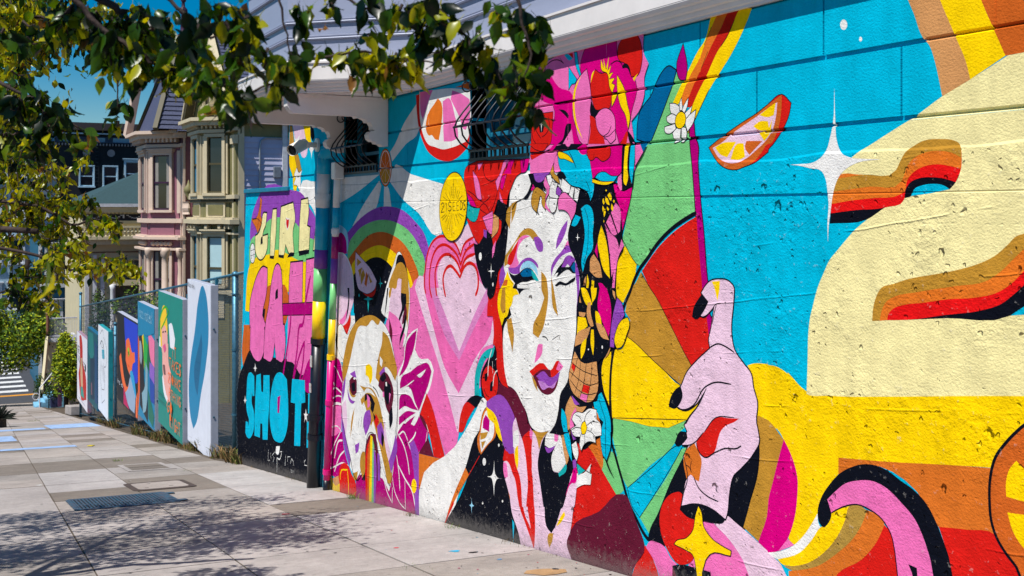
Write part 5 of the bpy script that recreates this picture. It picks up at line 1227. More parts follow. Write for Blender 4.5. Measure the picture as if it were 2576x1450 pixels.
for ya, yb in ((-40, FLAT), (FLAT, 900)):
    for xa, xb in ((-400, 4.6), (4.6, 500)):
        m.poly([(xa, ya, -.05+.03*0-0.136*min(ya, FLAT)-.03*max(min(xa, 6), -6)), (xb, ya, -.05-0.136*min(ya, FLAT)-.03*max(min(xb, 6), -6)), (xb, yb, -.05-0.136*min(yb, FLAT)-.03*max(min(xb, 6), -6)), (xa, yb, -.05-0.136*min(yb, FLAT)-.03*max(min(xa, 6), -6))])
tag(m.build('ground', dirt), kind='structure')
side = empty('sidewalk', (2.4, 12, gz(2.4, 12))); tag(side, kind='structure')
LINES = [(-1.35, .030), (-.28, .028), (.79, .0253), (1.85, .0227), (2.96, .0186), (4.19, .0)]
rs = random.Random(3)
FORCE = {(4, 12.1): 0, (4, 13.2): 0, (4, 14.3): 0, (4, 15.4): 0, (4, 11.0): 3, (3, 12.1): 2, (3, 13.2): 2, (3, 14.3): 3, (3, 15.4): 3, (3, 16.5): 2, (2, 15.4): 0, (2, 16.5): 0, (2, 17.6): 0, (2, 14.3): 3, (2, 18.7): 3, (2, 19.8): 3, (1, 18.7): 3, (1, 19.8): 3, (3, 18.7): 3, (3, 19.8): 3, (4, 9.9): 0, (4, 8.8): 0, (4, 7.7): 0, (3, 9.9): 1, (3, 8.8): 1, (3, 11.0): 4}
Y0, DY = 7.70, 1.0975
for r in range(5):
    for k in range(-9, 54):
        ya, yb = Y0+k*DY, Y0+(k+1)*DY
        if yb > FLAT-4: continue
        if r == 4 and ya > 17.6 and False: continue
        xl = lambda y: LINES[r][0]+LINES[r][1]*y
        xr = lambda y: (LINES[r+1][0]+LINES[r+1][1]*y) if r < 4 else (4.19 if y < 17.7 else 4.02)
        g = rs.uniform(.005, .009); x = xl(yb)
        if yb < 5.0 or xr(yb) < .039*yb-.7: 
            if not (k < -3 and r > 1) and k > -3: continue
        dz = rs.uniform(-.0025, .0025)
        q = [(xl(ya)+g, ya+g*.8), (xr(ya)-g, ya+g*.8), (xr(yb)-g, yb-g*.8), (xl(yb)+g, yb-g*.8)]
        tn = None
        for (rr, yy), t_ in FORCE.items():
            if rr == r and abs(yy-ya) < .3: tn = t_
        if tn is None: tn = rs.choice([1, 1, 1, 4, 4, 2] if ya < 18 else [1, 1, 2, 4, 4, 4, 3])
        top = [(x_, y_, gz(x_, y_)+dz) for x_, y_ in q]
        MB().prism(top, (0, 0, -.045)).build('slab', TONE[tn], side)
MB().prism([(-1.45, -6, gz(-1.4, -6)-.004), (-1.0, FLAT-5, gz(-1, FLAT-5)-.004), (4.19, FLAT-5, gz(4.2, FLAT-5)-.004), (4.19, -6, gz(4.2, -6)-.004)], (0, 0, -.035)).build('bedding', dirt, side)
# street beyond the sidewalk and the level cross street with its crosswalk at the foot of the hill
road = MB(); road.poly([(-14, -30, gz(-1, -30)-.12), (-1.6, -30, gz(-1, -30)-.12), (-.6+.6, FLAT-4, gz(0, FLAT-4)-.12), (-12, FLAT-4, gz(0, FLAT-4)-.12)])
tag(road.build('street', asphalt), kind='structure')
ZF = gz(2, FLAT)
cross = MB().box(-60, 90, FLAT-3.5, 150, ZF-.3, ZF-.02).build('cross_street', asphalt); tag(cross, kind='structure')
stripe = mat('road_paint', (205, 205, 205), .7, var=.12, scale=3)
yel = mat('road_paint_yellow', (205, 140, 40), .7, var=.15, scale=3)
for i in range(9):
    y = 75.6+i*2.1; MB().box(-6, 4.6-.02*i, y, y+.85, ZF-.016, ZF-.014).build('crosswalk_stripe', stripe, cross)
MB().box(1, 5.0, 74.0, 74.5, ZF-.016, ZF-.014).build('centre_line', yel, cross); MB().box(-6, 6, 95.2, 95.9, ZF-.016, ZF-.014).build('centre_line', yel, cross)
# drain grate
iron2 = mat('rusted_iron', (84, 82, 92), .55, .3, var=.3, scale=18, rgb2=(26, 92, 116), bump=.3, bscale=60)
pit = mat('opening_shade', (14, 14, 17), .95)
def gp(x, y, h=0): return (x, y, gz(x, y)+h)
t = empty('drain_grate', gp(1.85, 13.7), 'dark rusty rectangular iron drain grate set in the sidewalk', 'grate')
x0, x1, y0, y1 = 1.30, 2.40, 13.13, 14.24
MB().poly([gp(x0, y0, .006), gp(x1, y0, .006), gp(x1, y1, .006), gp(x0, y1, .006)]).build('pit', pit, t)  # dark sheet on top of the slab, painting the shade of a hole
for a, b in (((x0, y0), (x1, y0)), ((x1, y0), (x1, y1)), ((x1, y1), (x0, y1)), ((x0, y1), (x0, y0))):
    MB().bar(gp(*a, .008), gp(*b, .008), .05, .014).build('frame_bar', iron2, t)
bar_me = None
for i in range(26):
    x = x0+.04+(x1-x0-.12)*i/25; MB().bar(gp(x, y0+.02, .008), gp(x, y1-.02, .012), .020, .014).build('grate_bar', iron2, t)
MB().bar(gp(x0, 13.62, .007), gp(x1, 13.62, .007), .02, .011).build('cross_bar', iron2, t)
MB().prism([gp(x1-.10, y0, .012), gp(x1, y0, .012), gp(x1, y1, .012), gp(x1-.10, y1, .012)], (0, 0, .004)).build('end_plate', iron2, t)
for yy in (13.2, 14.05): MB().prism([gp(x1, yy, .008), gp(x1+.12, yy, .008), gp(x1+.12, yy+.14, .008), gp(x1, yy+.14, .008)], (0, 0, .006)).build('hinge_tab', iron2, t)
# utility covers
def rrect(xa, xb, ya, yb, r, h):
    P = []
    for cx, cy, a0 in ((xb-r, ya+r, -90), (xb-r, yb-r, 0), (xa+r, yb-r, 90), (xa+r, ya+r, 180)):
        for k in range(5): a = math.radians(a0+k*22.5); P.append(gp(cx+r*math.cos(a), cy+r*math.sin(a), h))
    return P
t = empty('utility_cover', gp(2.53, 15.2), 'rounded concrete utility cover with a brown rim beyond the drain grate', 'cover')
MB().prism(rrect(2.13, 2.93, 14.68, 15.77, .10, .004), (0, 0, .004)).build('rim', mat('brown_rim', (78, 66, 60), .9, var=.2, scale=12), t)
MB().prism(rrect(2.21, 2.85, 14.80, 15.65, .10, .005), (0, 0, .006)).build('lid', TONE[4], t)
for xx, yy in ((2.4, 15.45), (2.62, 15.0), (2.3, 14.95)): MB().prism([gp(xx, yy, .010), gp(xx+.05, yy, .010), gp(xx+.05, yy+.03, .010), gp(xx, yy+.03, .010)], (0, 0, .002)).build('lift_slot', pit, t)
t = empty('meter_cover', gp(2.83, 18.3), 'square grey concrete meter lid flush with the sidewalk near the fence', 'cover')
MB().prism([gp(2.48, 17.7, .004), gp(3.19, 17.62, .004), gp(3.18, 19.0, .004), gp(2.49, 19.04, .004)], (0, 0, .004)).build('rim', TONE[1], t)
MB().prism([gp(2.56, 17.85, .006), gp(3.11, 17.8, .006), gp(3.10, 18.86, .006), gp(2.57, 18.9, .006)], (0, 0, .005)).build('lid', TONE[3], t)
MB().bar(gp(2.57, 18.3, .011), gp(3.10, 18.3, .011), .02, .003).build('lid_seam', pit, t)
# painted patches and spatter on the concrete
skyp = mat('pale_blue_paint', (150, 176, 212), .7, var=.18, scale=5)
for i, (xa, xb, ya, yb) in enumerate(((.7, 2.45, 24.75, 25.35), (.6, 1.48, 28.3, 30.8), (2.62, 3.98, 33.6, 36.2), (.9, 2.5, 33.6, 34.6))):
    o = MB().prism([gp(xa, ya, .006), gp(xb, ya, .006), gp(xb, yb, .006), gp(xa, yb, .006)], (0, 0, .001)).build('paint_patch', skyp, side)
SP = [((90, 150, 200), 3.75, 7.5, .02), ((200, 40, 60), 3.3, 8.5, .025), ((30, 36, 50), 3.9, 6.9, .03), ((0, 160, 200), 3.62, 8.05, .045), ((30, 30, 30), 3.72, 7.9, .04), ((176, 140, 98), 3.78, 6.85, .16), ((170, 30, 50), 3.12, 11.2, .05), ((40, 40, 44), 3.35, 10.3, .035), ((220, 220, 215), 1.15, 16.6, .05)]
for i in range(80):
    wy = rs.uniform(5.2, 11.5); SP.append((rs.choice([(30, 34, 48), (0, 140, 170), (180, 40, 60), (60, 40, 40), (90, 90, 96), (190, 60, 110)]), 4.17-abs(rs.gauss(0, .5)), wy, rs.uniform(.004, .012)))
for i in range(60): SP.append((rs.choice([(60, 58, 56), (46, 44, 44), (200, 196, 190)]), rs.uniform(.6, 4.1), rs.uniform(7, 24), rs.uniform(.006, .02)))
for c, x, y, r in SP:
    n = 9; P = [gp(x+r*rs.uniform(.6, 1.2)*math.cos(2*math.pi*k/n), y+r*1.0*rs.uniform(.6, 1.2)*math.sin(2*math.pi*k/n), .0042) for k in range(n)]
    MB().poly(P).build('paint_spot', mat('spot_%d_%d_%d' % c, c, .7, var=.15), side)
# ------------------------------------------------------------------ chain-link fence and the painted panels hung on it
galv = mat('galvanised_steel', (70, 118, 140), .45, .55, var=.18, scale=14, bump=.1, bscale=30)
wire = mat('chain_wire', (84, 104, 116), .5, .5, var=.2)
FX = 4.25
fence = empty('chain_link_fence', (FX, 30, gz(FX, 30)), 'tall chain-link fence with steel posts behind the painted panels', 'fence')
ft = lambda y: .56-.1003*(y-17.39) if y > 17 else .6
for y in (18.28, 32.8, 41.9):
    hz = {18.28: .45, 32.8: -1.70, 41.9: -1.45}[y]
    p = MB().tube([(FX+.0, y, gz(FX, y)-.1), (FX, y, hz)], .055 if y < 20 else .045, 12).build('post', galv, fence, smooth=True)
    MB().lathe([(.06, 0), (.062, .03), (.045, .06), (.01, .075)], (FX, y, hz), 12).build('post_cap', galv, p, smooth=True)
    for q in (.25, .6, .9):
        zz = gz(FX, y)+(hz-gz(FX, y))*q; MB().tube([(FX, y, zz-.015), (FX, y, zz+.015)], .064 if y < 20 else .053, 12).build('band', galv, p)
MB().tube([(FX, 17.5, ft(17.5)), (FX, 42, ft(42))], .024, 8).build('top_rail', galv, fence, smooth=True)
MB().tube([(FX, 17.5, gz(FX, 17.5)+.12), (FX, 42, gz(FX, 42)+.12)], .012, 6).build('bottom_wire', galv, fence)
def chain(y0, y1, pitch=.075):
    m = MB(); r = .003; k = 0
    y = y0-3.2
    while y < y1:
        for sgn in (1, -1):
            a, b = (y, y+3.3) if sgn > 0 else (y+3.3, y)
            # clip the diagonal to the panel of fence
            pts = []
            for f in (0.0, 1.0):
                yy = a+(b-a)*f; pts.append((yy, f))
            f0, f1 = 0.0, 1.0
            lo, hi = (y0-a)/(b-a), (y1-a)/(b-a)
            if lo > hi: lo, hi = hi, lo
            f0, f1 = max(f0, lo), min(f1, hi)
            if f1-f0 > .02:
                P = [(FX+.012*sgn*0+.004*sgn, a+(b-a)*f, gz(FX, a+(b-a)*f)+.05+(ft(a+(b-a)*f)-gz(FX, a+(b-a)*f)-.05)*f) for f in (f0, f1)]
                m.tube(P, r, 4, False)
        y += pitch
    return m
o = chain(17.55, 20.0, .085).build('chain_mesh', wire, fence); o['kind'] = 'stuff'
o = chain(20.0, 41.9, .24).build('chain_mesh', wire, fence); o['kind'] = 'stuff'
PX = 4.12
grey = mat('panel_edge_grey', (168, 172, 186), .55, var=.08, scale=6)
def pm(rgb): return mat('panel_paint_%d_%d_%d' % rgb, rgb, .5, var=.04, scale=6)
def panel(label, yn, yf, zt, zb, base, art, side=grey, thick=.13):
    """level rectangular board; artwork in board units (u 0 far edge..1 near edge, v 0 bottom..1 top)"""
    t = empty('painted_panel', (PX, (yn+yf)/2, zb), label, 'panel', 'painted panels along the chain-link fence')
    MB().box(PX, PX+thick, yn, yf, zb, zt).build('board', side, t, bevel=.004)
    MB().box(PX-.006, PX-.0005, yn+.004, yf-.004, zb+.004, zt-.004).build('face', pm(base), t)
    for i in (.25, .75): MB().tube([(PX+.05, yn, zb+(zt-zb)*i), (PX+.05, yn-.012, zb+(zt-zb)*i)], .018, 8).build('bolt', galv, t)
    MB().bar((PX+.11, yn+.05, zb-.05), (PX+.11, yn+.05, zt+.1), .05, .05).build('batten', mat('panel_batten', (30, 104, 128), .6), t)
    lv = 0; groups = {}
    for a in art:
        rgb, nm, P = a[0], a[1], a[2]; lv += 1; x = PX-.0065-lv*.0006
        f = lambda p: (yf+(yn-yf)*p[0], zb+(zt-zb)*p[1])
        if len(a) > 3: Q = ribbon([f(p) for p in P], a[3])
        else: Q = curve([f(p) for p in P])
        vs, _, fs, _, _, _ = geometry.delaunay_2d_cdt([Vector(p) for p in Q], [], [list(range(len(Q)))], 1, 1e-5)
        groups.setdefault(nm, MB()).use(pm(rgb)).raw([(x, v.x, v.y) for v in vs], [list(q) for q in fs])
    for nm, g in groups.items(): g.build(nm, None, t)
    return t
def word(s, u0, v0, du, h, rgb, w=.05, nm='lettering', slant=0.0):
    """hand-lettered capitals drawn as brush strokes"""
    F = dict(A=[[(0,0),(.5,1),(1,0)],[(.2,.4),(.8,.4)]], C=[[(1,.85),(.5,1),(0,.5),(.5,0),(1,.15)]], D=[[(0,0),(0,1),(.6,1),(1,.5),(.6,0),(0,0)]], E=[[(1,1),(0,1),(0,0),(1,0)],[(0,.5),(.8,.5)]], G=[[(1,.85),(.5,1),(0,.5),(.5,0),(1,.2),(1,.5),(.6,.5)]],
      H=[[(0,0),(0,1)],[(1,0),(1,1)],[(0,.5),(1,.5)]], I=[[(.5,0),(.5,1)]], K=[[(0,0),(0,1)],[(1,1),(0,.45),(1,0)]], M=[[(0,0),(0,1),(.5,.4),(1,1),(1,0)]], N=[[(0,0),(0,1),(1,0),(1,1)]], O=[[(.5,1),(0,.5),(.5,0),(1,.5),(.5,1)]], R=[[(0,0),(0,1),(.8,.95),(.8,.6),(0,.5),(1,0)]],
      S=[[(1,.85),(.5,1),(.05,.75),(.9,.3),(.5,0),(0,.15)]], T=[[(.5,0),(.5,1)],[(0,1),(1,1)]], V=[[(0,1),(.5,0),(1,1)]], a=[[(.9,.6),(.4,.65),(.1,.3),(.4,0),(.9,.2)],[(.9,.65),(.95,0)]], c=[[(.9,.55),(.4,.65),(.1,.3),(.4,0),(.9,.1)]], i=[[(.5,0),(.5,.62)],[(.5,.8),(.5,.88)]], n=[[(.1,0),(.1,.62)],[(.1,.5),(.5,.65),(.9,.45),(.9,0)]],
      m=[[(.05,0),(.05,.62)],[(.05,.5),(.3,.65),(.5,.4),(.5,0)],[(.5,.5),(.75,.65),(.95,.4),(.95,0)]], t=[[(.45,1),(.45,.1),(.8,0)],[(.1,.65),(.8,.65)]], e=[[(.1,.35),(.9,.35),(.6,.65),(.1,.4),(.3,0),(.9,.1)]], d=[[(.9,1),(.9,0)],[(.9,.5),(.4,.65),(.1,.3),(.4,0),(.9,.2)]], h=[[(.1,0),(.1,1)],[(.1,.5),(.5,.65),(.9,.4),(.9,0)]], S_=[], F=[[(0,0),(0,1),(1,1)],[(0,.5),(.8,.5)]])
    F['!'] = [[(.5,1),(.5,.35)],[(.5,.12),(.5,0)]]; F['2'] = [[(0,.8),(.5,1),(1,.7),(0,0),(1,0)]]; F['#'] = [[(.3,0),(.4,1)],[(.6,0),(.7,1)],[(0,.35),(1,.35)],[(0,.65),(1,.65)]]
    out = []
    for k, ch in enumerate(s):
        for st in F.get(ch, []): out.append((rgb, nm, [(u0+k*du+p[0]*du*.72, v0+p[1]*h+slant*k) for p in st], w))
    return out
K_ = (20, 22, 30); W_ = (222, 222, 226)
panel('white panel with a tall slanted blue shape, nearest to the mural wall', 19.55, 21.62, .215, -2.87, (216, 220, 232),
  [((24, 128, 172), 'blue_shape', [(.66,.985),(.80,.95),(.90,.84),(.92,.72),(.80,.52),(.60,.34),(.42,.16),(.27,.10),(.14,.16),(.06,.34),(.14,.50),(.34,.70),(.50,.90)]),
   ((14, 98, 138), 'inner_shape', [(.62,.70),(.66,.64),(.62,.55),(.56,.47),(.46,.32),(.36,.36),(.30,.45),(.42,.56),(.54,.64)]), ((10, 84, 122), 'inner_lines', [(.38,.42),(.46,.42)], .02), ((10, 84, 122), 'inner_lines', [(.36,.47),(.5,.47)], .02), ((10, 84, 122), 'inner_lines', [(.4,.52),(.56,.52)], .02)]
  + word('#Vaccinate', .02, .955, .033, .028, K_, .012)+[(K_, 'signature', [(.84,.06),(.86,.03),(.88,.05),(.92,.03)], .01)])
panel('green panel with a blond winged figure and orange hand lettering', 22.14, 24.9, -.22, -3.08, (18, 134, 122),
  [((232, 232, 236), 'wing', [(.46,.78),(.58,.80),(.72,.70),(.68,.62),(.52,.62)]), ((232, 232, 236), 'wing', [(.18,.36),(.34,.48),(.50,.30),(.42,.20),(.24,.26)]), ((232, 232, 236), 'wing', [(.06,.66),(.16,.64),(.16,.58),(.04,.58)]),
   ((240, 172, 160), 'body', [(.20,.62),(.44,.64),(.46,.50),(.56,.44),(.52,.22),(.36,.26),(.20,.42)]), ((240, 172, 160), 'body', [(.18,.74),(.36,.78),(.42,.66),(.36,.52),(.22,.52),(.14,.64)]), ((246, 200, 40), 'hair', [(.10,.66),(.10,.80),(.24,.86),(.40,.80),(.42,.70),(.30,.76),(.16,.72),(.18,.60),(.12,.58)]),
   ((246, 200, 40), 'hat', [(.14,.82),(.20,.89),(.36,.88),(.40,.80)]), ((60, 170, 40), 'hat_brim', [(.02,.70),(.10,.80),(.34,.90),(.46,.88),(.36,.82),(.14,.72)], .05), (K_, 'eye', [(.20,.70),(.26,.71)], .05), (K_, 'eye', [(.30,.715),(.35,.72)], .05), ((226, 90, 140), 'lips', [(.22,.60),(.32,.63),(.36,.59),(.28,.56)]), ((120, 80, 80), 'armband', [(.22,.46),(.30,.47),(.34,.40),(.26,.40)])]
  + word('iT', .60, .56, .10, .08, (240, 110, 30), .045)+word('TAKES', .50, .47, .10, .075, (240, 110, 30), .045)+word('2TOMAKE', .46, .365, .076, .07, (240, 110, 30), .042)+word('A', .50, .27, .1, .07, (240, 110, 30), .042)+word('THING', .60, .255, .08, .07, (240, 110, 30), .042)+word('GO', .44, .15, .12, .09, (240, 110, 30), .045)+word('RIGHT', .56, .055, .09, .09, (240, 110, 30), .042)
  + [((8, 96, 92), 'small_print', [(.04,.24),(.30,.24)], .03), ((8, 96, 92), 'small_print', [(.04,.19),(.40,.19)], .03)])
panel('blue panel with a speech bubble and a geometric grey portrait', 25.38, 27.75, -.66, -3.39, (20, 128, 168),
  [((226, 96, 46), 'facet', [(.0,.0),(.14,.30),(.12,.62),(.0,.70)]), ((240, 190, 40), 'facet', [(.10,.66),(.34,.74),(.40,.50),(.30,.30),(.12,.40)]), ((40, 170, 70), 'facet', [(.34,.74),(.62,.66),(.56,.36),(.40,.48)]), ((16, 92, 60), 'facet', [(.62,.72),(.80,.62),(.74,.42),(.56,.50)]),
   ((236, 120, 160), 'facet', [(.62,.80),(1,.74),(1,.52),(.78,.56)]), ((140, 96, 190), 'facet', [(.72,.54),(1,.52),(1,.38),(.72,.42)]), ((30, 70, 160), 'facet', [(.72,.42),(1,.38),(1,.22),(.76,.22)]), ((18, 110, 90), 'facet', [(.62,.30),(.80,.22),(.98,.12),(.92,.02),(.66,.06)]),
   ((28, 28, 34), 'portrait', [(.08,.70),(.24,.72),(.36,.56),(.40,.34),(.60,.20),(.62,.02),(.14,.10),(.12,.36)]), ((150, 160, 168), 'portrait', [(.10,.66),(.20,.66),(.28,.54),(.22,.46),(.12,.50)]), ((130, 168, 182), 'portrait', [(.50,.52),(.62,.46),(.60,.24),(.50,.10),(.34,.06),(.26,.22),(.44,.30)]),
   ((20, 128, 168), 'speech_bubble', [(0,.80),(.5,.74),(1,.80),(1,1),(0,1)])]+word('Vaccinated!', .03, .865, .086, .10, (150, 196, 216), .028))
panel('black and blue panel with an orange waving child', 27.8, 31.4, -1.2, -3.56, (22, 22, 28),
  [((30, 62, 196), 'blue_hair', [(.36,.98),(1,.98),(1,.40),(.90,.36),(.80,.44),(.46,.62),(.40,.78)]), ((240, 108, 52), 'face', [(.46,.74),(.60,.78),(.74,.66),(.86,.68),(.88,.58),(.76,.52),(.72,.42),(.58,.42),(.44,.52)]),
   ((240, 108, 52), 'arm', [(.12,.50),(.20,.56),(.28,.44),(.36,.32),(.52,.24),(.66,.38),(.62,.22),(.48,.16),(.30,.22),(.18,.36)]), ((150, 170, 196), 'shirt', [(.66,.38),(.84,.34),(.90,.20),(.86,.04),(.56,.06),(.42,.16),(.56,.24)]), ((40, 156, 206), 'strap', [(.64,.42),(.70,.46),(.92,.28),(.94,.20),(.84,.26)]),
   ((190, 20, 90), 'corner', [(.34,.02),(.34,.22),(.46,.12),(.62,.02)]), ((240, 108, 52), 'side_stripe', [(.92,.02),(1,.02),(1,.30),(.93,.20)]), ((150, 200, 40), 'eye', [(.54,.66),(.60,.68),(.64,.62),(.58,.58)]), (K_, 'pupil', [(.57,.64),(.60,.64),(.60,.60),(.57,.60)]), ((200, 50, 40), 'mouth', [(.55,.49),(.62,.48)], .03)]
  +word('Andrea', .03, .19, .05, .05, W_, .02))
panel('white panel with a loose black pencil sketch', 33.3, 35.6, -1.94, -4.51, (222, 224, 228),
  [(K_, 'pencil_line', [(.2,.9),(.5,.96),(.62,.84),(.44,.76),(.24,.82)], .018), (K_, 'pencil_line', [(.6,.9),(.86,.8),(.8,.6),(.6,.56)], .018), (K_, 'pencil_line', [(.2,.78),(.4,.84),(.6,.76),(.56,.64)], .03), (K_, 'pencil_line', [(.3,.6),(.2,.46),(.34,.3),(.62,.3),(.7,.46),(.54,.6)], .018), (K_, 'pencil_line', [(.3,.28),(.4,.12),(.7,.2)], .018),
   ((70, 160, 180), 'teal_mark', [(.40,.74),(.62,.76),(.66,.66),(.44,.64)])]+[((110, 114, 122), 'pencil_hatching', [(.30+.02*i,.56-.014*i),(.62+.006*i,.55-.014*i)], .008) for i in range(12)], side=mat('panel_edge_teal', (24, 140, 148), .55, var=.1))
panel('dark teal panel with a murky painted scene, second from the far end', 35.85, 38.5, -2.29, -4.65, (16, 84, 96),
  [((30, 118, 116), 'foliage', [(.1,.95),(.6,.97),(.7,.7),(.4,.6),(.12,.66)]), ((18, 52, 74), 'shadow', [(.3,.6),(.75,.66),(.7,.1),(.34,.06)]), ((26, 70, 110), 'water', [(.74,.9),(1,.86),(1,.1),(.78,.08)]), ((90, 70, 86), 'trunk', [(.70,.9),(.72,.1)], .05), ((140, 90, 100), 'figure', [(.40,.28),(.48,.30),(.5,.14),(.42,.12)])], side=mat('panel_edge_blue', (22, 92, 124), .55, var=.1))
panel('white panel with a red figure and GET VACCINATED lettering, farthest along the fence', 38.55, 41.7, -2.74, -5.13, (222, 220, 228),
  [((190, 36, 26), 'red_figure', [(.24,.96),(.44,.98),(.56,.84),(.58,.64),(.72,.56),(.9,.44),(.92,.16),(.30,.14),(.16,.4),(.30,.60)]), ((206, 166, 128), 'skin', [(.38,.66),(.54,.68),(.56,.50),(.60,.3),(.46,.2),(.36,.36)]), ((60, 150, 140), 'teal_cloth', [(.36,.24),(.6,.26),(.72,.14),(.40,.12)])]
  +word('GET', .06, .70, .11, .10, K_, .04)+word('VACCINATED', .06, .585, .085, .09, K_, .03, slant=-.004)+[((120, 130, 150), 'small_print', [(.2,.07),(.8,.06)], .03)], side=mat('panel_edge_spatter', (130, 130, 150), .55, var=.3, scale=9, rgb2=(170, 90, 90)))
# dry grass and weeds at the foot of the fence and wall
def tufts(name, label, spots, cols, cat):
    m = MB(); rg = random.Random(11)
    for x, y, n, h, sp in spots:
        for i in range(n):
            a = rg.uniform(0, 6.28); r = sp*math.sqrt(rg.random()); bx, by = x+r*.5*math.cos(a), y+r*math.sin(a); b = Vector(gp(bx, by, -.01))
            hh = h*rg.uniform(.4, 1.1); ln = Vector((rg.uniform(-.6, .6), rg.uniform(-.6, .6), 1))*hh; wv = Vector((rg.uniform(-1, 1), rg.uniform(-1, 1), 0)).normalized()*hh*.035
            mid = b+ln*.55; tip = b+ln+Vector((rg.uniform(-.3, .3), rg.uniform(-.3, .3), -.25))*hh
            m.use(rg.choice(cols)); m.poly([b-wv, b+wv, mid+wv*.7, mid-wv*.7]); m.poly([mid-wv*.7, mid+wv*.7, tip])
    o = m.build(name); tag(o, label, cat, kind='stuff'); return o
dry = [mat('dry_grass', (150, 120, 76), .9, var=.2), mat('dry_grass_dark', (104, 84, 50), .9, var=.2), mat('dry_grass_green', (92, 100, 46), .9, var=.2)]
grn = [mat('weed_green', (70, 104, 34), .8, var=.2), mat('weed_light', (110, 134, 40), .8, var=.2)]
rg = random.Random(4); sp = []
for i in range(75):
    y = rg.choice([18.2, 19.3, 22.0, 22.0, 25.2, 25.0, 27.9, 28.3, 33.0, 33.2, 36.0, 38.6, 20.9, 24.2])+rg.gauss(0, .45)
    if 19.3 < y < 21 and rg.random() < .5: continue
    sp.append((rg.uniform(4.14, 4.45), y, 46, rg.uniform(.12, .40), .22))
tufts('dry_grass', 'dry straw-coloured grass along the foot of the fence', sp, dry, 'grass')
rg = random.Random(8); base = [(rg.uniform(4.13, 4.19), rg.uniform(4.5, 17), rg.randrange(4, 26), rg.uniform(.015, .06), rg.uniform(.03, .16)) for i in range(70)]
tufts('wall_foot_litter', 'thin line of dry weeds and litter along the foot of the mural wall', base, dry, 'litter')
for (x, y, n, h, s_), lb in (((2.63, 20.0, 60, .07, .16), 'small green weed growing in the sidewalk by the meter lid'), ((3.25, 17.1, 26, .04, .12), 'thin weed in the crack beside the pale slabs'), ((4.12, 11.95, 40, .10, .10), 'weed at the wall foot under the painted dog'), ((4.12, 10.25, 46, .08, .14), 'reddish weed at the wall foot under the purple stripe'), ((4.1, 9.15, 36, .06, .10), 'mossy weed at the wall foot beside the painted night sky'), ((3.1, 7.55, 40, .035, .2), 'low weed in the joint between two slabs near the camera'), ((2.6, 40, 80, .08, .4), 'patch of green weeds far down the sidewalk')):
    tufts('weed', lb, [(x, y, n, h, s_)], grn if 'reddish' not in lb else dry, 'weed')
o = MB().prism([gp(2.62, 24.6, .006), gp(2.70, 24.5, .006), gp(2.78, 24.65, .006), gp(2.70, 24.8, .006)], (0, 0, .012)).build('fallen_leaf', mat('yellow_leaf', (214, 190, 40), .7)); tag(o, 'yellow leaf lying on the sidewalk near the fence', 'leaf')
# ------------------------------------------------------------------ houses down the street
class Fac:
    """a wall face in plan from p0 to p1; u runs along it, n outwards"""
    def __init__(s, p0, p1): 
        s.p = Vector(p0); d = Vector(p1)-s.p; s.L = d.length; s.u = d.normalized(); s.n = Vector((-s.u.y, s.u.x))
    def pt(s, u, n, z): q = s.p+s.u*u+s.n*n; return (q.x, q.y, z)
    def box(s, m, u0, u1, z0, z1, n0, n1):
        vs = [s.pt(u, n, z) for u in (u0, u1) for n in (n0, n1) for z in (z0, z1)]
        return m.raw(vs, [(0,1,3,2),(4,6,7,5),(0,4,5,1),(2,3,7,6),(0,2,6,4),(1,5,7,3)])
    def part(s, name, mt, par, *bx):
        m = MB()
        for b in bx: s.box(m, *b)
        return m.build(name, mt, par)
    def window(s, par, u0, u1, z0, z1, trim, sash, gl, hood=True, mid=.5, tw=.14, curtain=None):
        w_ = s.part('window', gl, par, (u0, u1, z0, z1, -.02, .012))
        s.part('casing', trim, w_, (u0-tw, u0, z0, z1, -.02, .15), (u1, u1+tw, z0, z1, -.02, .15), (u0-tw, u1+tw, z1, z1+tw, -.02, .16))
        zm = z0+(z1-z0)*mid; e = .05
        s.part('sash', sash, w_, (u0, u0+e, z0, z1, .012, .06), (u1-e, u1, z0, z1, .012, .06), (u0+e, u1-e, z0, z0+e*1.4, .012, .06), (u0+e, u1-e, z1-e, z1, .012, .06), (u0+e, u1-e, zm-.04, zm+.04, .012, .07))
        s.part('sill', trim, w_, (u0-tw-.05, u1+tw+.05, z0-.12, z0-.002, -.02, .22))
        if hood: s.part('hood', trim, w_, (u0-tw-.08, u1+tw+.08, z1+tw, z1+tw+.10, -.02, .24), (u0-tw-.12, u1+tw+.12, z1+tw+.10, z1+tw+.16, -.02, .31))
        if curtain is not None:
            for k in (0, 1):
                ua = u0+e if k == 0 else u1-e-(u1-u0)*.2
                s.part('curtain', curtain, w_, (ua, ua+(u1-u0)*.2, z0+.1, z1-.05, .012, .02))
        return w_
def ring(plan, z0, z1, n0, n1, name, mt, par):
    """a band running round a row of faces"""
    for a, b in zip(plan, plan[1:]):
        f = Fac(a, b); f.part(name, mt, par, (-n1*.42, f.L+n1*.42, z0, z1, n0, n1))
cream = mat('cream_trim', (202, 188, 156), .6, var=.06, scale=3)
olive = mat('olive_paint', (128, 122, 80), .6, var=.08, scale=3)
olived = mat('olive_dark_paint', (78, 72, 48), .6, var=.1, scale=3)
lav = mat('lavender_side_paint', (186, 186, 212), .65, var=.07, scale=2)
slate = mat('slate_shingles', (74, 80, 108), .7, var=.25, scale=16, bump=.3, bscale=30)
skyglass = mat('sky_reflection_glass', (60, 130, 165), .05, var=.15, scale=.6, spec=.9)  # reflected sky is put into the blue of the pane
shade = mat('window_shade', (176, 208, 214), .4, var=.05, scale=2)
darkglass = mat('house_dark_glass', (24, 26, 30), .08, var=.3, scale=2, spec=.9)
curt = mat('curtain', (150, 146, 140), .8, var=.2, scale=20, stretch=(8, 8, .3))
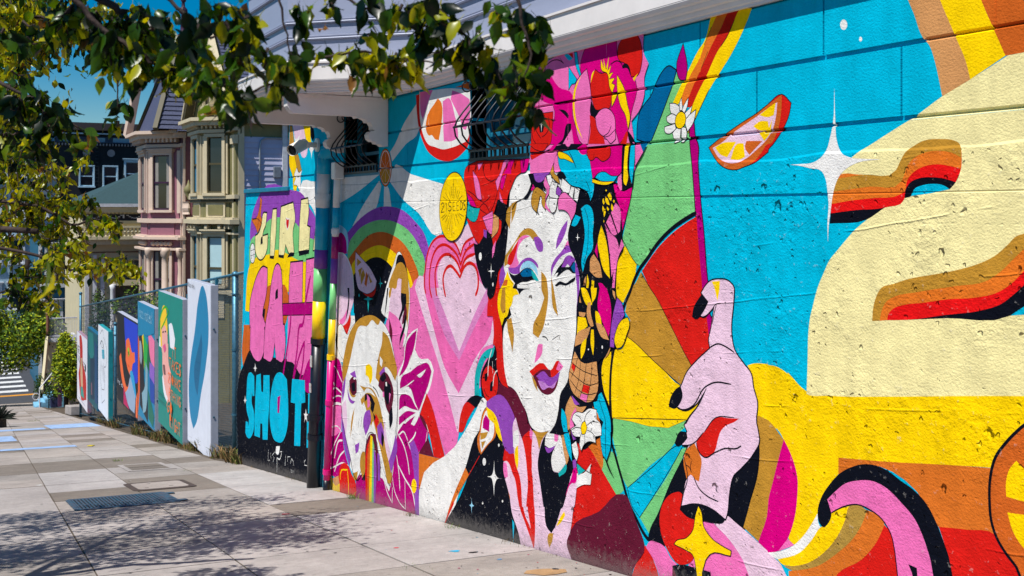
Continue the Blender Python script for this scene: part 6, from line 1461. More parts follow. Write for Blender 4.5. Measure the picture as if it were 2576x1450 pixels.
gold = mat('gilt_ornament', (196, 150, 80), .45, var=.2)
gutter = mat('dark_gutter', (44, 42, 44), .6)
def roof(par, ya, yb, ze, zr, x0, x1, mt, name='roof'):
    """gable roof, ridge square to the street, built of overlapping shingle courses"""
    n = 26; ym = (ya+yb)/2
    o = MB().poly([(x0, ya, ze), (x1, ya, ze), (x1, ym, zr), (x0, ym, zr)]).poly([(x0, yb, ze), (x1, yb, ze), (x1, ym, zr), (x0, ym, zr)]).poly([(x0, ya, ze), (x0, yb, ze), (x0, ym, zr)]).build(name, mt, par)
    for i in range(n):
        a, b = i/n, (i+1)/n; y0, y1, z0, z1 = ya+(ym-ya)*a, ya+(ym-ya)*b, ze+(zr-ze)*a, ze+(zr-ze)*b
        MB().prism([(x0, y0-.03, z0+.045), (x1, y0-.03, z0+.045), (x1, y1-.02, z1+.01), (x0, y1-.02, z1+.01)], (0, .01, -.03)).build('shingle_course', mt, o)
    return o
# --- olive and cream house with the lavender side
XA = 10.336; A = (XA, 44.0); B = (XA, 45.48); Cc = (9.448, 46.37); Dd = (9.448, 48.55); Ee = (XA, 49.44); Ff = (XA, 50.6)
gr = -7.4
h1 = empty('olive_house', (XA, 47, gr), 'olive and cream Victorian house with lavender siding on its side', 'house')
MB().box(XA+.02, 20, 44.05, 51.5, gr, 5.05).build('wall', olive, h1)
sidef = Fac((16, 44.0), A)
for k in range(54):
    z0 = gr+.22*k
    if z0 > 5.0: break
    m = MB(); p0, p1 = (16, 44.0), (XA+.02, 44.0)
    m.prism([(16, 44.05, z0), (16, 43.985, z0), (16, 44.02, z0+.225), (16, 44.05, z0+.225)], (XA+.22-16, 0, 0)); m.build('siding_board', lav, h1)
sidef.part('corner_board', cream, h1, (sidef.L-.24, sidef.L, gr, 5.0, -.04, .05)); f = Fac(A, B)
f.part('corner_pilaster', olive, h1, (0.0, .34, gr, 4.2, -.02, .10)); f.part('corner_pilaster', cream, h1, (.40, .66, gr, 4.2, -.02, .08))
f.part('pilaster_capital', cream, h1, (-.05, .72, 4.2, 4.55, -.02, .16))
plan = [B, Cc, Dd, Ee]
cyl = MB().prism([(*p, gr) for p in plan], (0, 0, 12.3)).build('bay', olive, h1)
fc, ff, fd = Fac(B, Cc), Fac(Cc, Dd), Fac(Dd, Ee)
for F_, u0, u1 in ((fc, .28, .98), (ff, .55, 1.65)):
    F_.window(h1, u0, u1, 2.25, 4.55, cream, olived, darkglass if F_ is fc else skyglass, hood=False, mid=.52)
    F_.window(h1, u0, u1, -1.55, .45, cream, olived, shade if F_ is fc else skyglass, hood=True, mid=.35)
    F_.part('apron_panel', cream, h1, (u0-.1, u1+.1, 1.25, 1.85, 0, .05)); F_.part('apron_field', olive, h1, (u0, u1, 1.34, 1.76, .05, .07))
    F_.part('lower_panel', cream, h1, (u0-.05, u1+.05, -2.9, -2.0, 0, .05))
    for uu in (.04, F_.L-.16): 
        F_.part('pilaster', cream, h1, (uu, uu+.12, 2.2, 4.6, 0, .09)); F_.part('pilaster', cream, h1, (uu, uu+.12, -1.6, .55, 0, .09))
    # garland in the frieze
    for k in range(7):
        q = k/6; uu = u0+(u1-u0)*q; MB().lathe([(.01, -.07), (.07, -.03), (.07, .03), (.01, .07)], F_.pt(uu, .10, .78-.12*math.sin(math.pi*q)), 6).build('garland', cream, h1)
for z0, z1, n1, mt in ((2.0, 2.16, .16, cream), (1.86, 2.0, .10, olived), (.98, 1.16, .36, cream), (1.16, 1.24, .24, cream), (.92, .98, .20, olived), (.56, .64, .18, cream), (-1.9, -1.75, .2, cream), (4.72, 4.86, .2, cream), (4.86, 5.02, .12, olived), (5.02, 5.2, .42, cream), (5.2, 5.34, .56, cream)):
    ring([A]+plan+[Ff], z0, z1, -.02, n1, 'cornice' if n1 > .3 else 'string_course', mt, h1)
for F_ in (f, fc, ff):
    n = max(3, int(F_.L/.2))
    for k in range(n): uu = F_.L*(k+.5)/n; F_.part('dentil', cream, h1, (uu-.045, uu+.045, 4.90, 5.01, .10, .26))
    for k in range(max(2, n//3)): uu = F_.L*(k+.5)/max(2, n//3); F_.part('modillion', cream, h1, (uu-.06, uu+.06, .78, .92, .0, .30))
roof(h1, 43.7, 51.6, 5.2, 9.4, 10.2, 19, slate)
g = Fac((9.9, 43.6), (9.9, 51.6))
MB().prism([(9.98, 43.7, 5.34), (9.98, 51.5, 5.34), (9.98, 47.6, 9.2)], (.2, 0, 0)).build('gable_face', olive, h1)
for a, b in (((9.75, 43.45, 5.28), (9.75, 47.6, 9.55)), ((9.75, 51.75, 5.28), (9.75, 47.6, 9.55))):
    MB().bar(a, b, .5, .16).build('rake_board', cream, h1); MB().bar((a[0]-.02, a[1], a[2]-.26), (b[0]-.02, b[1], b[2]-.30), .34, .18).build('rake_moulding', olived, h1)
Fg = Fac((9.97, 45.9), (9.97, 49.3)); Fg.window(h1, 1.0, 2.3, 6.0, 7.4, cream, olived, darkglass)
for k in range(9): Fg.part('gable_bracket', gold, h1, (k*.38, k*.38+.12, 5.55, 5.8, 0, .2))
m = MB(); m.prism([(XA+.01, 43.9, gr), (XA+.01, 44.02, gr), (XA+.01, 44.02, 1)], (.01, 0, 0))
MB().tube([(11.2, 43.95, -3), (11.2, 43.95, 4.1), (11.25, 43.95, 4.35), (11.45, 43.95, 4.45), (12.6, 43.95, 4.45)], .035, 8).build('conduit', mat('conduit_grey', (168, 176, 184), .4, .4), h1, smooth=True)
MB().box(11.75, 12.05, 43.86, 44.0, 2.85, 3.3).build('meter_box', mat('meter_grey', (120, 128, 140), .5), h1, bevel=.02)
MB().box(12.12, 12.32, 43.9, 44.02, -4, 5).build('corner_board', mat('white_corner_board', (212, 214, 220), .6), h1)
# shade on the upper side: the eave above
MB().box(XA-.5, 16, 43.72, 44.0, 5.02, 5.2).build('eave', cream, h1)
# --- pink house
pinkm = mat('dusty_pink_paint', (150, 98, 112), .6, var=.06, scale=3, stretch=(1, 1, 6)); ptrim = mat('pink_cream_trim', (212, 188, 170), .6, var=.05, scale=3); plum = mat('plum_sash', (62, 34, 62), .5)
gr2 = -8.6; X2 = 9.72
h2 = empty('pink_house', (X2, 56, gr2), 'dusty pink Victorian house with cream trim and a tall bay', 'house')
MB().box(X2, 20, 51.7, 60.2, gr2, 5.0).build('wall', pinkm, h2)
a0, a1, a2, a3 = (X2, 52.3), (8.45, 53.57), (8.45, 56.2), (X2, 57.5)
MB().prism([(*p, gr2) for p in (a0, a1, a2, a3)], (0, 0, 13.4)).build('bay', pinkm, h2)
f0, f1, fs = Fac(a0, a1), Fac(a1, a2), Fac((X2, 51.7), a0)
for F_, u0, u1 in ((f0, .62, 1.52), (f1, .6, 2.0)):
    F_.window(h2, u0, u1, 1.55, 4.1, ptrim, plum, darkglass, hood=True, curtain=curt); F_.window(h2, u0, u1, -3.0, -.35, ptrim, plum, darkglass, hood=False, curtain=curt)
    F_.part('apron_panel', pinkm, h2, (u0-.2, u1+.2, .35, .95, 0, .04))
    for uu in (.05, F_.L-.2):
        F_.part('pilaster', ptrim, h2, (uu, uu+.17, 1.4, 4.3, 0, .12)); 
    for k in range(5): MB().lathe([(.01, -.12), (.13, -.05), (.13, .05), (.01, .12)], F_.pt(u0+(u1-u0)*k/4, .08, -.02), 6).build('carved_ornament', ptrim, h2)
fs.part('narrow_window', skyglass, h2, (.15, .42, 1.5, 4.2, 0, .04)); fs.part('corner_trim', ptrim, h2, (-.1, .1, gr2, 5, 0, .1), (.46, .6, gr2, 5, 0, .1))
for c in ((9.55, 51.95), (9.0, 52.9), (8.9, 51.9), (8.4, 53.4)):
    col = MB().lathe([(.16, 0), (.16, .12), (.12, .16), (.11, 2.7), (.10, 2.95), (.15, 3.0), (.19, 3.25), (.19, 3.4)], (c[0], c[1], -3.6), 12).build('column', ptrim, h2, smooth=True)
for z0, z1, n1, mt in ((.18, .30, .34, ptrim), (.30, .38, .22, ptrim), (-.32, -.22, .28, ptrim), (.95, 1.15, .16, ptrim), (-3.3, -3.1, .22, ptrim), (4.45, 4.6, .2, ptrim), (4.6, 4.85, .14, plum), (4.85, 5.05, .5, ptrim), (5.05, 5.2, .68, ptrim)):
    ring([(X2, 51.7), a0, a1, a2, a3], z0, z1, -.02, n1, 'cornice' if n1 > .3 else 'string_course', mt, h2)
for F_ in (f0, f1):
    for k in range(8): uu = F_.L*(k+.5)/8; F_.part('modillion', ptrim, h2, (uu-.06, uu+.06, 4.68, 4.86, 0, .42))
roof(h2, 51.2, 60.4, 5.1, 9.6, 9.3, 20, slate)
# steep corner turret roof with finial
vs = [(8.35, 51.3, 5.2), (11.4, 51.2, 5.2), (11.6, 57.0, 5.2), (8.35, 56.8, 5.2), (9.8, 53.6, 9.6), (10.4, 53.6, 9.6), (10.4, 54.6, 9.6), (9.8, 54.6, 9.6)]
tr_ = MB().raw(vs, [(0,1,5,4),(1,2,6,5),(2,3,7,6),(3,0,4,7),(4,5,6,7)]).build('turret_roof', slate, h2)
for i in range(20):
    q0, q1 = i/20, (i+1)/20; L0 = [Vector(vs[0]).lerp(Vector(vs[4]), q0), Vector(vs[1]).lerp(Vector(vs[5]), q0), Vector(vs[1]).lerp(Vector(vs[5]), q1), Vector(vs[0]).lerp(Vector(vs[4]), q1)]
    MB().prism([L0[0]+Vector((0, -.05, .02)), L0[1]+Vector((0, -.05, .02)), L0[2]+Vector((0, -.01, 0)), L0[3]+Vector((0, -.01, 0))], (0, .02, -.02)).build('shingle_course', slate, tr_)
for a, b in ((0, 4), (1, 5), (3, 7)): MB().bar(vs[a], vs[b], .22, .18).build('hip_moulding', olived, h2)
MB().box(9.5, 10.7, 53.4, 54.8, 9.55, 9.8).build('turret_cap', ptrim, h2)
fin = MB().lathe([(.34, 0), (.30, .12), (.16, .2), (.14, .6), (.24, .7), (.12, .85), (.10, 1.1), (.2, 1.2), (.2, 1.35), (.08, 1.5), (.07, 1.7), (.14, 1.78), (.10, 1.92), (.02, 2.0)], (10.1, 54.1, 9.8), 10).build('finial', plum, h2, smooth=True)
m = MB()
for k in range(7):
    q = k/6; p = Vector((8.0, 56.9, 5.3)).lerp(Vector((8.4, 55.2, 9.0)), q); m.use(gold).lathe([(.02, 0), (.14, .05), (.02, .16)], p, 6)
m.build('rake_bosses', None, h2)
MB().bar((7.95, 57.0, 5.2), (8.45, 55.0, 9.3), .34, .3).build('rake_board', ptrim, h2)
# urn and balustrade between the two houses
for k in range(6): MB().lathe([(.07, 0), (.03, .1), (.08, .28), (.03, .5), (.07, .58)], (9.75-.02*k, 51.0+.12*k, 1.35), 6).build('baluster', ptrim, h2)
MB().lathe([(.1, 0), (.06, .1), (.2, .35), (.22, .5), (.08, .68), (.04, .8), (.01, .9)], (9.7, 50.75, 2.0), 10).build('urn', olive, h1, smooth=True)
# --- low cream house with green hip roof and balustrade
creamw = mat('cream_stucco', (206, 194, 158), .7, var=.06, scale=2); grnroof = mat('green_shingles', (46, 74, 78), .75, var=.2, scale=14, bump=.3, bscale=30); navy = mat('frieze_dark', (34, 34, 42), .6); wht = mat('white_paint_far', (214, 216, 220), .6)
h3 = empty('cream_house', (8.5, 64, -9), 'low cream house with green hip roof, frieze of bows and balustrade', 'house')
MB().box(6.6, 16, 64, 74, -9, 1.7).build('wall', creamw, h3)
vs = [(6.2, 63.6, 1.9), (17, 63.6, 1.9), (17, 75, 1.9), (6.2, 75, 1.9), (10.4, 68.5, 3.9), (13, 68.5, 3.9)]
MB().raw(vs, [(0,1,5,4),(1,2,5),(2,3,4,5),(3,0,4)]).build('roof', grnroof, h3)
F3 = Fac((11.0, 64.0), (6.6, 64.0))
F3.part('eave', wht, h3, (-.2, 4.7, 1.72, 1.9, -.1, .45)); F3.part('gutter', creamw, h3, (-.1, 4.6, 1.42, 1.70, -.02, .3)); F3.part('frieze', navy, h3, (0, 4.42, .98, 1.32, -.02, .06))
F3.part('string_course', creamw, h3, (0, 4.42, .80, .96, -.02, .16)); F3.part('balcony_floor', creamw, h3, (-.3, 4.9, -.06, .12, -.02, .9)); F3.part('hand_rail', creamw, h3, (-.3, 4.9, .58, .68, .72, .9)); F3.part('string_course', creamw, h3, (-.3, 4.9, -.34, -.08, -.02, .7)); F3.part('string_course', mat('brown_line', (120, 84, 60), .7), h3, (0, 4.42, -.80, -.74, -.02, .05))
for k in range(26): MB().lathe([(.07, 0), (.03, .08), (.09, .24), (.03, .40), (.06, .46)], F3.pt(-.2+k*.195, .81, .12), 6).build('baluster', creamw, h3)
for k in range(22): F3.part('dentil', creamw, h3, (k*.2, k*.2+.09, 1.34, 1.42, 0, .16))
for k in range(4):
    u0 = .25+k*1.05
    for q in range(7): F3.part('swag', wht, h3, (u0+q*.12, u0+q*.12+.11, 1.24-.16*math.sin(math.pi*q/6), 1.28-.16*math.sin(math.pi*q/6), .06, .09))
    F3.part('bow', wht, h3, (u0-.1, u0-.02, 1.1, 1.3, .06, .1))
arch = []
for k in range(13): a = math.pi*k/12; arch.append(F3.pt(1.75+.95*math.cos(a), .04, -1.9+.75*math.sin(a)))
MB().prism([F3.pt(.8, .02, -4.2), *[F3.pt(1.75-.95*math.cos(math.pi*k/12), .02, -1.9+.75*math.sin(math.pi*k/12)) for k in range(13)], F3.pt(2.7, .02, -4.2)], (0, -.01, 0)).build('arched_window', mat('arch_glass', (92, 96, 82), .3, var=.2), h3)
MB().tube(arch, .09, 6).build('arch_moulding', creamw, h3)
for k in range(1, 6): a = math.pi*k/6; MB().bar(F3.pt(1.75, .06, -1.9), F3.pt(1.75+.9*math.cos(a), .06, -1.9+.7*math.sin(a)), .03, .03).build('fanlight_bar', creamw, h3)
F3.part('porch_lintel', creamw, h3, (.5, 3.0, -2.6, -2.3, 0, .5)); 
for uu in (.5, 2.9): MB().lathe([(.2, 0), (.14, .2), (.13, 2.6), (.2, 2.9)], F3.pt(uu, .4, -5.4), 10).build('column', wht, h3, smooth=True)
for uu in (3.3, 3.7, 4.1): F3.part('pilaster', wht, h3, (uu, uu+.2, -7, -.9, 0, .2))
# --- tall dark building
darkw = mat('shaded_wall', (24, 30, 36), .8, var=.2, scale=2); bluef = mat('blue_white_frame', (176, 206, 222), .6); pale = mat('pale_disc', (150, 140, 140), .7)  # shade on the wall is put into its near-black colour
h4 = empty('dark_building', (12, 95, -10), 'tall building, coloured nearly black for shade, with white sash windows and two round discs', 'building')
MB().box(3.6, 30, 95, 110, -11, 8.2).build('wall', darkw, h4)
F4 = Fac((18, 95), (3.6, 95))
F4.part('parapet', mat('parapet_brown', (62, 54, 56), .8), h4, (-.5, 14.7, 8.0, 8.6, -.2, .7)); F4.part('cornice', bluef, h4, (-.3, 14.6, 7.7, 7.78, 0, .5)); F4.part('attic_band', mat('attic_blue', (44, 62, 84), .7), h4, (0, 14.4, 7.0, 7.5, 0, .08))
for k in range(60): F4.part('dentil', pale, h4, (.1+k*.24, .2+k*.24, 6.78, 6.95, 0, .2))
for k in range(7): F4.part('attic_window', skyglass, h4, (.8+k*1.9, 2.1+k*1.9, 7.08, 7.42, .08, .1))
def uX(x): return 18-x
for x in (9.59, 11.40): F4.window(h4, uX(x)-1.0, uX(x), 3.5, 5.1, bluef, bluef, darkglass, hood=False, tw=.1)
F4.window(h4, uX(14.0)-.2, uX(14.0)+.9, 3.6, 5.5, bluef, bluef, darkglass, hood=True)
F4.window(h4, 10.6, 11.6, 3.5, 5.1, bluef, bluef, darkglass, hood=False, tw=.1)
for x in (10.09, 11.96): MB().tube([(x, 94.98, 6.2), (x, 94.9, 6.2)], .30, 16).build('round_disc', pale, h4)
for xx in (10.75, 11.0): MB().bar((xx, 94.9, 2.6), (xx, 94.9, 6.9), .04, .04).build('ladder_rail', darkw, h4)
for k in range(14): MB().bar((10.75, 94.9, 2.7+k*.3), (11.0, 94.9, 2.7+k*.3), .03, .03).build('ladder_rung', mat('ladder_grey', (60, 70, 78), .7), h4)
MB().tube([(13.4, 94.5, 2.2), (12.9, 94.5, 4.4)], .05, 6).build('flag_pole', gutter, h4)
# --- teal house behind the street tree, with a white porch
teal = mat('teal_house_paint', (22, 92, 120), .6, var=.08, scale=2)
h5 = empty('teal_house', (6.5, 72, -10), 'deep teal house with white trim behind the street tree', 'house')
MB().box(5.2, 14, 76, 84, -10, .3).build('wall', teal, h5)
F5 = Fac((9.5, 76), (5.2, 76))
for z0 in (-2.6, -6.2):
    for u0 in (1.2, 3.0): F5.window(h5, u0, u0+.8, z0, z0+1.8, wht, wht, darkglass)
for z0 in (-3.4, .1, -7.0): F5.part('string_course', wht, h5, (-.1, 4.4, z0, z0+.25, 0, .3))
for uu in (.1, 2.4, 4.1): F5.part('corner_board', wht, h5, (uu, uu+.2, -10, .1, 0, .1))
MB().prism([(4.8, 75.6, .3), (14, 75.6, .3), (14, 75.6, .5), (4.8, 75.6, .5)], (0, 9, 0)).build('roof', slate, h5)
h6 = empty('white_house', (2.5, 92, -10), 'pale distant house seen through the leaves at the left edge', 'house')
MB().box(2.2, 7.6, 92, 100, -10, 4.2).build('wall', mat('pale_blue_wall', (150, 176, 190), .7, var=.06), h6)
F6 = Fac((7.6, 92), (2.2, 92))
for z0 in (-6.0, -2.5, 1.0):
    for u0 in (.7, 2.4, 4.0): F6.window(h6, u0, u0+.9, z0, z0+1.8, wht, wht, darkglass)
F6.part('cornice', wht, h6, (-.3, 5.7, 4.0, 4.4, -.2, .5))
# --- stoop, porch, hedge, potted plant at the far end of the sidewalk
pb = empty('porch', (5.2, 61, gz(5, 61)), 'cream porch with white balcony railing above the hedge', 'porch')
MB().box(4.55, 5.9, 60.4, 62.5, gz(5, 61)-.2, -5.15).build('porch_wall', creamw, pb); MB().box(4.45, 6.0, 60.2, 62.6, -5.15, -4.95).build('porch_floor', wht, pb)
for zz in (-4.85, -3.95): MB().bar((4.6, 60.3, zz), (5.95, 60.3, zz), .06, .06).build('railing', wht, pb)
for k in range(15): MB().bar((4.62+k*.094, 60.3, -4.95), (4.62+k*.094, 60.3, -3.95), .025, .025).build('railing_bar', wht, pb)
for k in range(10): MB().bar((4.6, 60.3+k*.12, -4.95), (4.6, 60.3+k*.12, -3.95), .025, .025).build('railing_bar', wht, pb)
MB().lathe([(.07, 0), (.07, 1.2), (.1, 1.25), (.02, 1.4)], (4.55, 60.25, -4.95), 8).build('newel_post', mat('brown_newel', (140, 96, 76), .6), pb)
MB().bar((4.55, 60.3, -4.95), (4.2, 58.8, -7.4), .12, .5).build('stair_side', creamw, pb)
st = empty('front_steps', (3.9, 57.4, gz(3.9, 57.4)), 'pale blue front steps with white scrolled handrail', 'steps')
bl = mat('pale_blue_step', (120, 176, 204), .6, var=.06)
for k in range(4): MB().box(3.75+.22*k, 5.2, 57.0, 58.4, gz(4, 57.7)+.16*k-.05, gz(4, 57.7)+.16*(k+1)).build('step', bl, st, bevel=.02)
g0 = gz(4, 57.7)
MB().tube([(3.95, 57.0, g0), (3.95, 57.0, g0+1.0), (4.6, 57.3, g0+1.75), (4.9, 57.5, g0+2.0)], .03, 6).build('handrail', wht, st)
MB().tube([(3.95-.16+.14*math.cos(q), 57.0, g0+.62+.16*math.sin(q)) for q in [k*.55 for k in range(14)]], .022, 5).build('scroll', wht, st)
MB().tube([(4.35, 56.9, g0), (4.35, 56.9, g0+1.15), (5.0, 57.2, g0+1.9)], .03, 6).build('handrail', iron, st)
MB().box(4.35, 4.75, 55.9, 56.4, gz(4.5, 56), gz(4.5, 56)+.45).build('planter', mat('navy_planter', (44, 50, 84), .6), st, bevel=.03)
tag(MB().box(4.62, 4.78, 55.2, 55.35, gz(4.7, 55), gz(4.7, 55)+2.6).build('purple_post', mat('purple_post', (92, 54, 84), .6)), 'slim purple post beside the hedge', 'post')
tag(MB().prism([gp(4.05, 43.4, 0), gp(4.9, 43.4, 0), gp(4.9, 45.5, 0), gp(4.05, 45.5, 0)], (0, 0, .35)).build('concrete_kerb_block', TONE[1], bevel=.03), 'low concrete block at the foot of the hedge', 'block')
# shrubs and street trees far off
lf = [mat('shrub_leaf', (92, 124, 16), .8, var=.2, scale=3), mat('shrub_leaf_bright', (170, 178, 16), .8, var=.2, scale=3), mat('shrub_leaf_dark', (36, 62, 14), .8, var=.2, scale=3)]
def cloud(name, c, r, n, size, mats, par, seed, wts=(5, 4, 2), hollow=.35, floor=None):
    rg = random.Random(seed); m = MB(); lumps = [(Vector((rg.gauss(0, .6), rg.gauss(0, .6), rg.gauss(0, .6))), rg.uniform(.3, .6)) for _ in range(30)]
    k = 0
    while k < n:
        lc, lr = rg.choice(lumps); d = Vector((rg.gauss(0, 1), rg.gauss(0, 1), rg.gauss(0, 1))).normalized()*lr*(rg.random()**.4); q = lc+d
        if q.length > 1.05: continue
        p = Vector((c[0]+q.x*r[0], c[1]+q.y*r[1], c[2]+q.z*r[2])); k += 1
        a = Vector((rg.gauss(0, 1), rg.gauss(0, 1), rg.gauss(0, .6)-.5)).normalized(); b = a.cross(Vector((rg.gauss(0, 1), rg.gauss(0, 1), rg.gauss(0, 1)))).normalized(); s_ = size*rg.uniform(.6, 1.3)
        m.use(rg.choices(mats, wts)[0]); m.poly([p, p+a*s_*.5+b*s_*.28, p+a*s_, p+a*s_*.5-b*s_*.28])
    o = m.build(name, None, par); o['kind'] = 'stuff'; return o
def shrub(name, label, cat, c, r, n, size, trunk, seed, wts=(5, 4, 2), mats=None):
    t = empty(name, trunk[0], label, cat)
    cloud('crown', c, r, n, size, mats or lf, t, seed, wts)
    MB().tube([Vector(p) for p in trunk], [.12*max(r)*.5*(1-.18*i) for i in range(len(trunk))], 8).build('trunk', mat('bark', (70, 58, 48), .9, var=.3, scale=12, bump=.5), t, smooth=True)
    return t
shrub('ivy_hedge', 'tall yellow-green ivy hedge at the far end of the panels', 'hedge', (4.95, 55, -5.95), (.62, 1.3, 1.75), 15000, .15, [(4.95, 55, gz(5, 55)), (4.95, 55, -5)], 5, (4, 6, 1))
shrub('street_tree', 'round street tree beyond the sidewalk at the left edge', 'tree', (2.5, 62, -4.85), (3.0, 2.4, 1.9), 17000, .18, [(1.5, 62, gz(1.5, 62)), (1.55, 62, -6.5), (2.0, 62, -5.2)], 6, (5, 3, 2))
shrub('dark_shrub', 'dark green shrub under the porch stairs', 'shrub', (4.25, 59.2, -7.3), (.42, .6, .8), 1500, .10, [(4.25, 59.2, gz(4.2, 59.2)), (4.25, 59.2, -7.2)], 7, (2, 0, 6))
shrub('round_topiary', 'rounded green bush behind the fence in front of the pink house', 'shrub', (7.0, 47.5, -2.6), (1.0, 1.6, 1.1), 3200, .11, [(7.0, 47.5, gz(7, 47.5)), (7.0, 47.5, -3)], 8, (5, 2, 3))
shrub('purple_shrub', 'dark purplish shrub behind the fence beside the rounded bush', 'shrub', (6.4, 44.0, -2.4), (.6, 1.2, .8), 1500, .10, [(6.4, 44, gz(6.4, 44)), (6.4, 44, -3)], 9, (1, 0, 1), [mat('purple_leaf', (70, 46, 62), .6, var=.2), lf[0], lf[2]])
shrub('garden_shrub', 'dark conifer behind the far fence post', 'shrub', (5.6, 47.5, -3.0), (.45, .6, 1.5), 2200, .10, [(5.6, 47.5, gz(5.6, 47.5)), (5.6, 47.5, -3)], 10, (2, 0, 6))
shrub('potted_plant', 'dark leafy plant in a navy planter beside the steps', 'plant', (4.5, 56.1, gz(4.5, 56)+.75), (.4, .4, .42), 800, .09, [(4.5, 56.1, gz(4.5, 56)+.4), (4.5, 56.1, gz(4.5, 56)+.6)], 12, (2, 0, 6))
pl = empty('spiky_plant', gp(1.55, 36.5), 'dark spiky plant at the left edge of the sidewalk', 'plant'); m = MB(); rg = random.Random(2)
for i in range(70):
    a = rg.uniform(0, 6.28); el = rg.uniform(.1, 1.4); L_ = rg.uniform(.35, .65); d = Vector((math.cos(a)*math.cos(el), math.sin(a)*math.cos(el), math.sin(el))); b = Vector(gp(1.42, 36.5, .25)); s_ = d.cross(Vector((0, 0, 1))).normalized()*.03
    m.poly([b-s_, b+s_, b+d*L_*.6+s_*.8, b+d*L_-Vector((0, 0, .1)), b+d*L_*.6-s_*.8])
m.build('spikes', mat('spiky_leaf', (40, 48, 36), .6, var=.3), pl); MB().lathe([(.12, 0), (.1, .3)], gp(1.5, 36.5, -.02), 8).build('stem', mat('bark', (70, 58, 48), .9), pl)
# parked car on the cross street, mostly hidden by the tree
car = empty('parked_car', (4.5, 97, ZF), 'dark parked car across the street beyond the crosswalk', 'car'); cp = mat('car_paint', (26, 30, 36), .2, .3, spec=.8)
MB().prism([(2.4, 96.2, ZF+.3), (6.6, 96.2, ZF+.3), (6.6, 96.2, ZF+.85), (5.7, 96.2, ZF+.95), (5.1, 96.2, ZF+1.45), (3.5, 96.2, ZF+1.45), (2.9, 96.2, ZF+.98), (2.4, 96.2, ZF+.9)], (0, 1.7, 0)).build('body', cp, car, bevel=.05)
MB().prism([(3.05, 96.19, ZF+1.0), (5.5, 96.19, ZF+1.0), (5.05, 96.19, ZF+1.4), (3.55, 96.19, ZF+1.4)], (0, -.01, 0)).build('side_window', skyglass, car)
for x in (3.2, 5.8):
    wl = MB().tube([(x, 96.15, ZF+.31), (x, 96.35, ZF+.31)], .33, 18).build('wheel', gutter, car); MB().tube([(x, 96.13, ZF+.31), (x, 96.15, ZF+.31)], .18, 12).build('rim', galv, wl)
# ------------------------------------------------------------------ street trees overhead
def leafmat(name, rgb, tr, gl=.16):
    m = bpy.data.materials.new(name); m.use_nodes = True; nt = m.node_tree; nt.nodes.clear(); L = nt.links.new
    out = nt.nodes.new('ShaderNodeOutputMaterial'); b = nt.nodes.new('ShaderNodeBsdfPrincipled'); t = nt.nodes.new('ShaderNodeBsdfTranslucent'); mx = nt.nodes.new('ShaderNodeMixShader')
    tc = nt.nodes.new('ShaderNodeTexCoord'); n = node(nt, 'ShaderNodeTexNoise', Scale=22.0, Detail=4.0); L(tc.outputs['Object'], n.inputs['Vector'])
    oi = nt.nodes.new('ShaderNodeNewGeometry'); r = nt.nodes.new('ShaderNodeValToRGB'); c = lin(rgb)
    r.color_ramp.elements[0].position = .25; r.color_ramp.elements[1].position = .7
    r.color_ramp.elements[0].color = (c[0]*.55, c[1]*.6, c[2]*.6, 1); r.color_ramp.elements[1].color = (*c, 1)
    L(n.outputs['Fac'], r.inputs[0]); L(r.outputs[0], b.inputs['Base Color']); t.inputs['Color'].default_value = (*lin(tr), 1)
    b.inputs['Roughness'].default_value = .30; b.inputs['Specular IOR Level'].default_value = .30; mx.inputs[0].default_value = .36
    L(b.outputs[0], mx.inputs[1]); L(t.outputs[0], mx.inputs[2]); L(mx.outputs[0], out.inputs[0]); return m
LM = [leafmat('pear_leaf', (48, 84, 14), (120, 148, 6)), leafmat('pear_leaf_sunlit', (150, 152, 14), (226, 208, 8)), leafmat('pear_leaf_shaded', (10, 28, 8), (30, 62, 4)), leafmat('pear_leaf_rust', (120, 84, 34), (180, 110, 30))]  # sunlit and shaded tones of one leaf, put into the colours
bark = mat('pear_bark', (64, 50, 44), .85, var=.3, scale=30, bump=.5, bscale=60)
def leaf_shape(kind):
    """ovate leaf, length 1 along +X from the stalk, folded along the midrib and curled"""
    prof = [(0, .0), (.10, .13), (.28, .25), (.48, .27), (.66, .20), (.82, .09), (1.0, 0)]
    fold = [.14, .22, .06, .30][kind]; curl = [.12, .34, -.16, .50][kind]; wob = [.01, .035, .03, .055][kind]
    vs = []; fs = []
    for i, (x, w_) in enumerate(prof):
        z = -curl*x*x; e = wob*(1 if i % 2 else -1)
        vs += [(x, w_, z+w_*fold*2+e), (x, 0, z), (x, -w_, z+w_*fold*2-e)]
    for i in range(len(prof)-1):
        a = 3*i; fs += [(a, a+1, a+4, a+3), (a+1, a+2, a+5, a+4)]
    k = len(vs); vs += [(-.35, .012, .0), (-.35, -.012, 0), (.02, .014, 0), (.02, -.014, 0)]; fs.append((k, k+1, k+3, k+2))
    return vs, fs
SH = [leaf_shape(k) for k in range(4)]
LME = {}
def leaf_mesh(kind, mi):
    if (kind, mi) not in LME:
        me = bpy.data.meshes.new('leaf'); me.from_pydata(SH[kind][0], [], SH[kind][1]); me.materials.append(LM[mi]); me.polygons.foreach_set('use_smooth', [True]*len(me.polygons)); LME[kind, mi] = me
    return LME[kind, mi]
def leaf_matrix(p, size, rg, hang=1.0):
    d = Vector((rg.gauss(0, .55), rg.gauss(0, .55), -hang+rg.gauss(0, .45))).normalized()
    s = d.cross(Vector((rg.gauss(0, 1), rg.gauss(0, 1), rg.gauss(0, .4)))).normalized(); n = d.cross(s)
    return Matrix((( d.x*size, s.x*size, n.x*size, p.x), (d.y*size, s.y*size, n.y*size, p.y), (d.z*size, s.z*size, n.z*size, p.z), (0, 0, 0, 1)))
SY, CY = math.sin(YAW), math.cos(YAW)
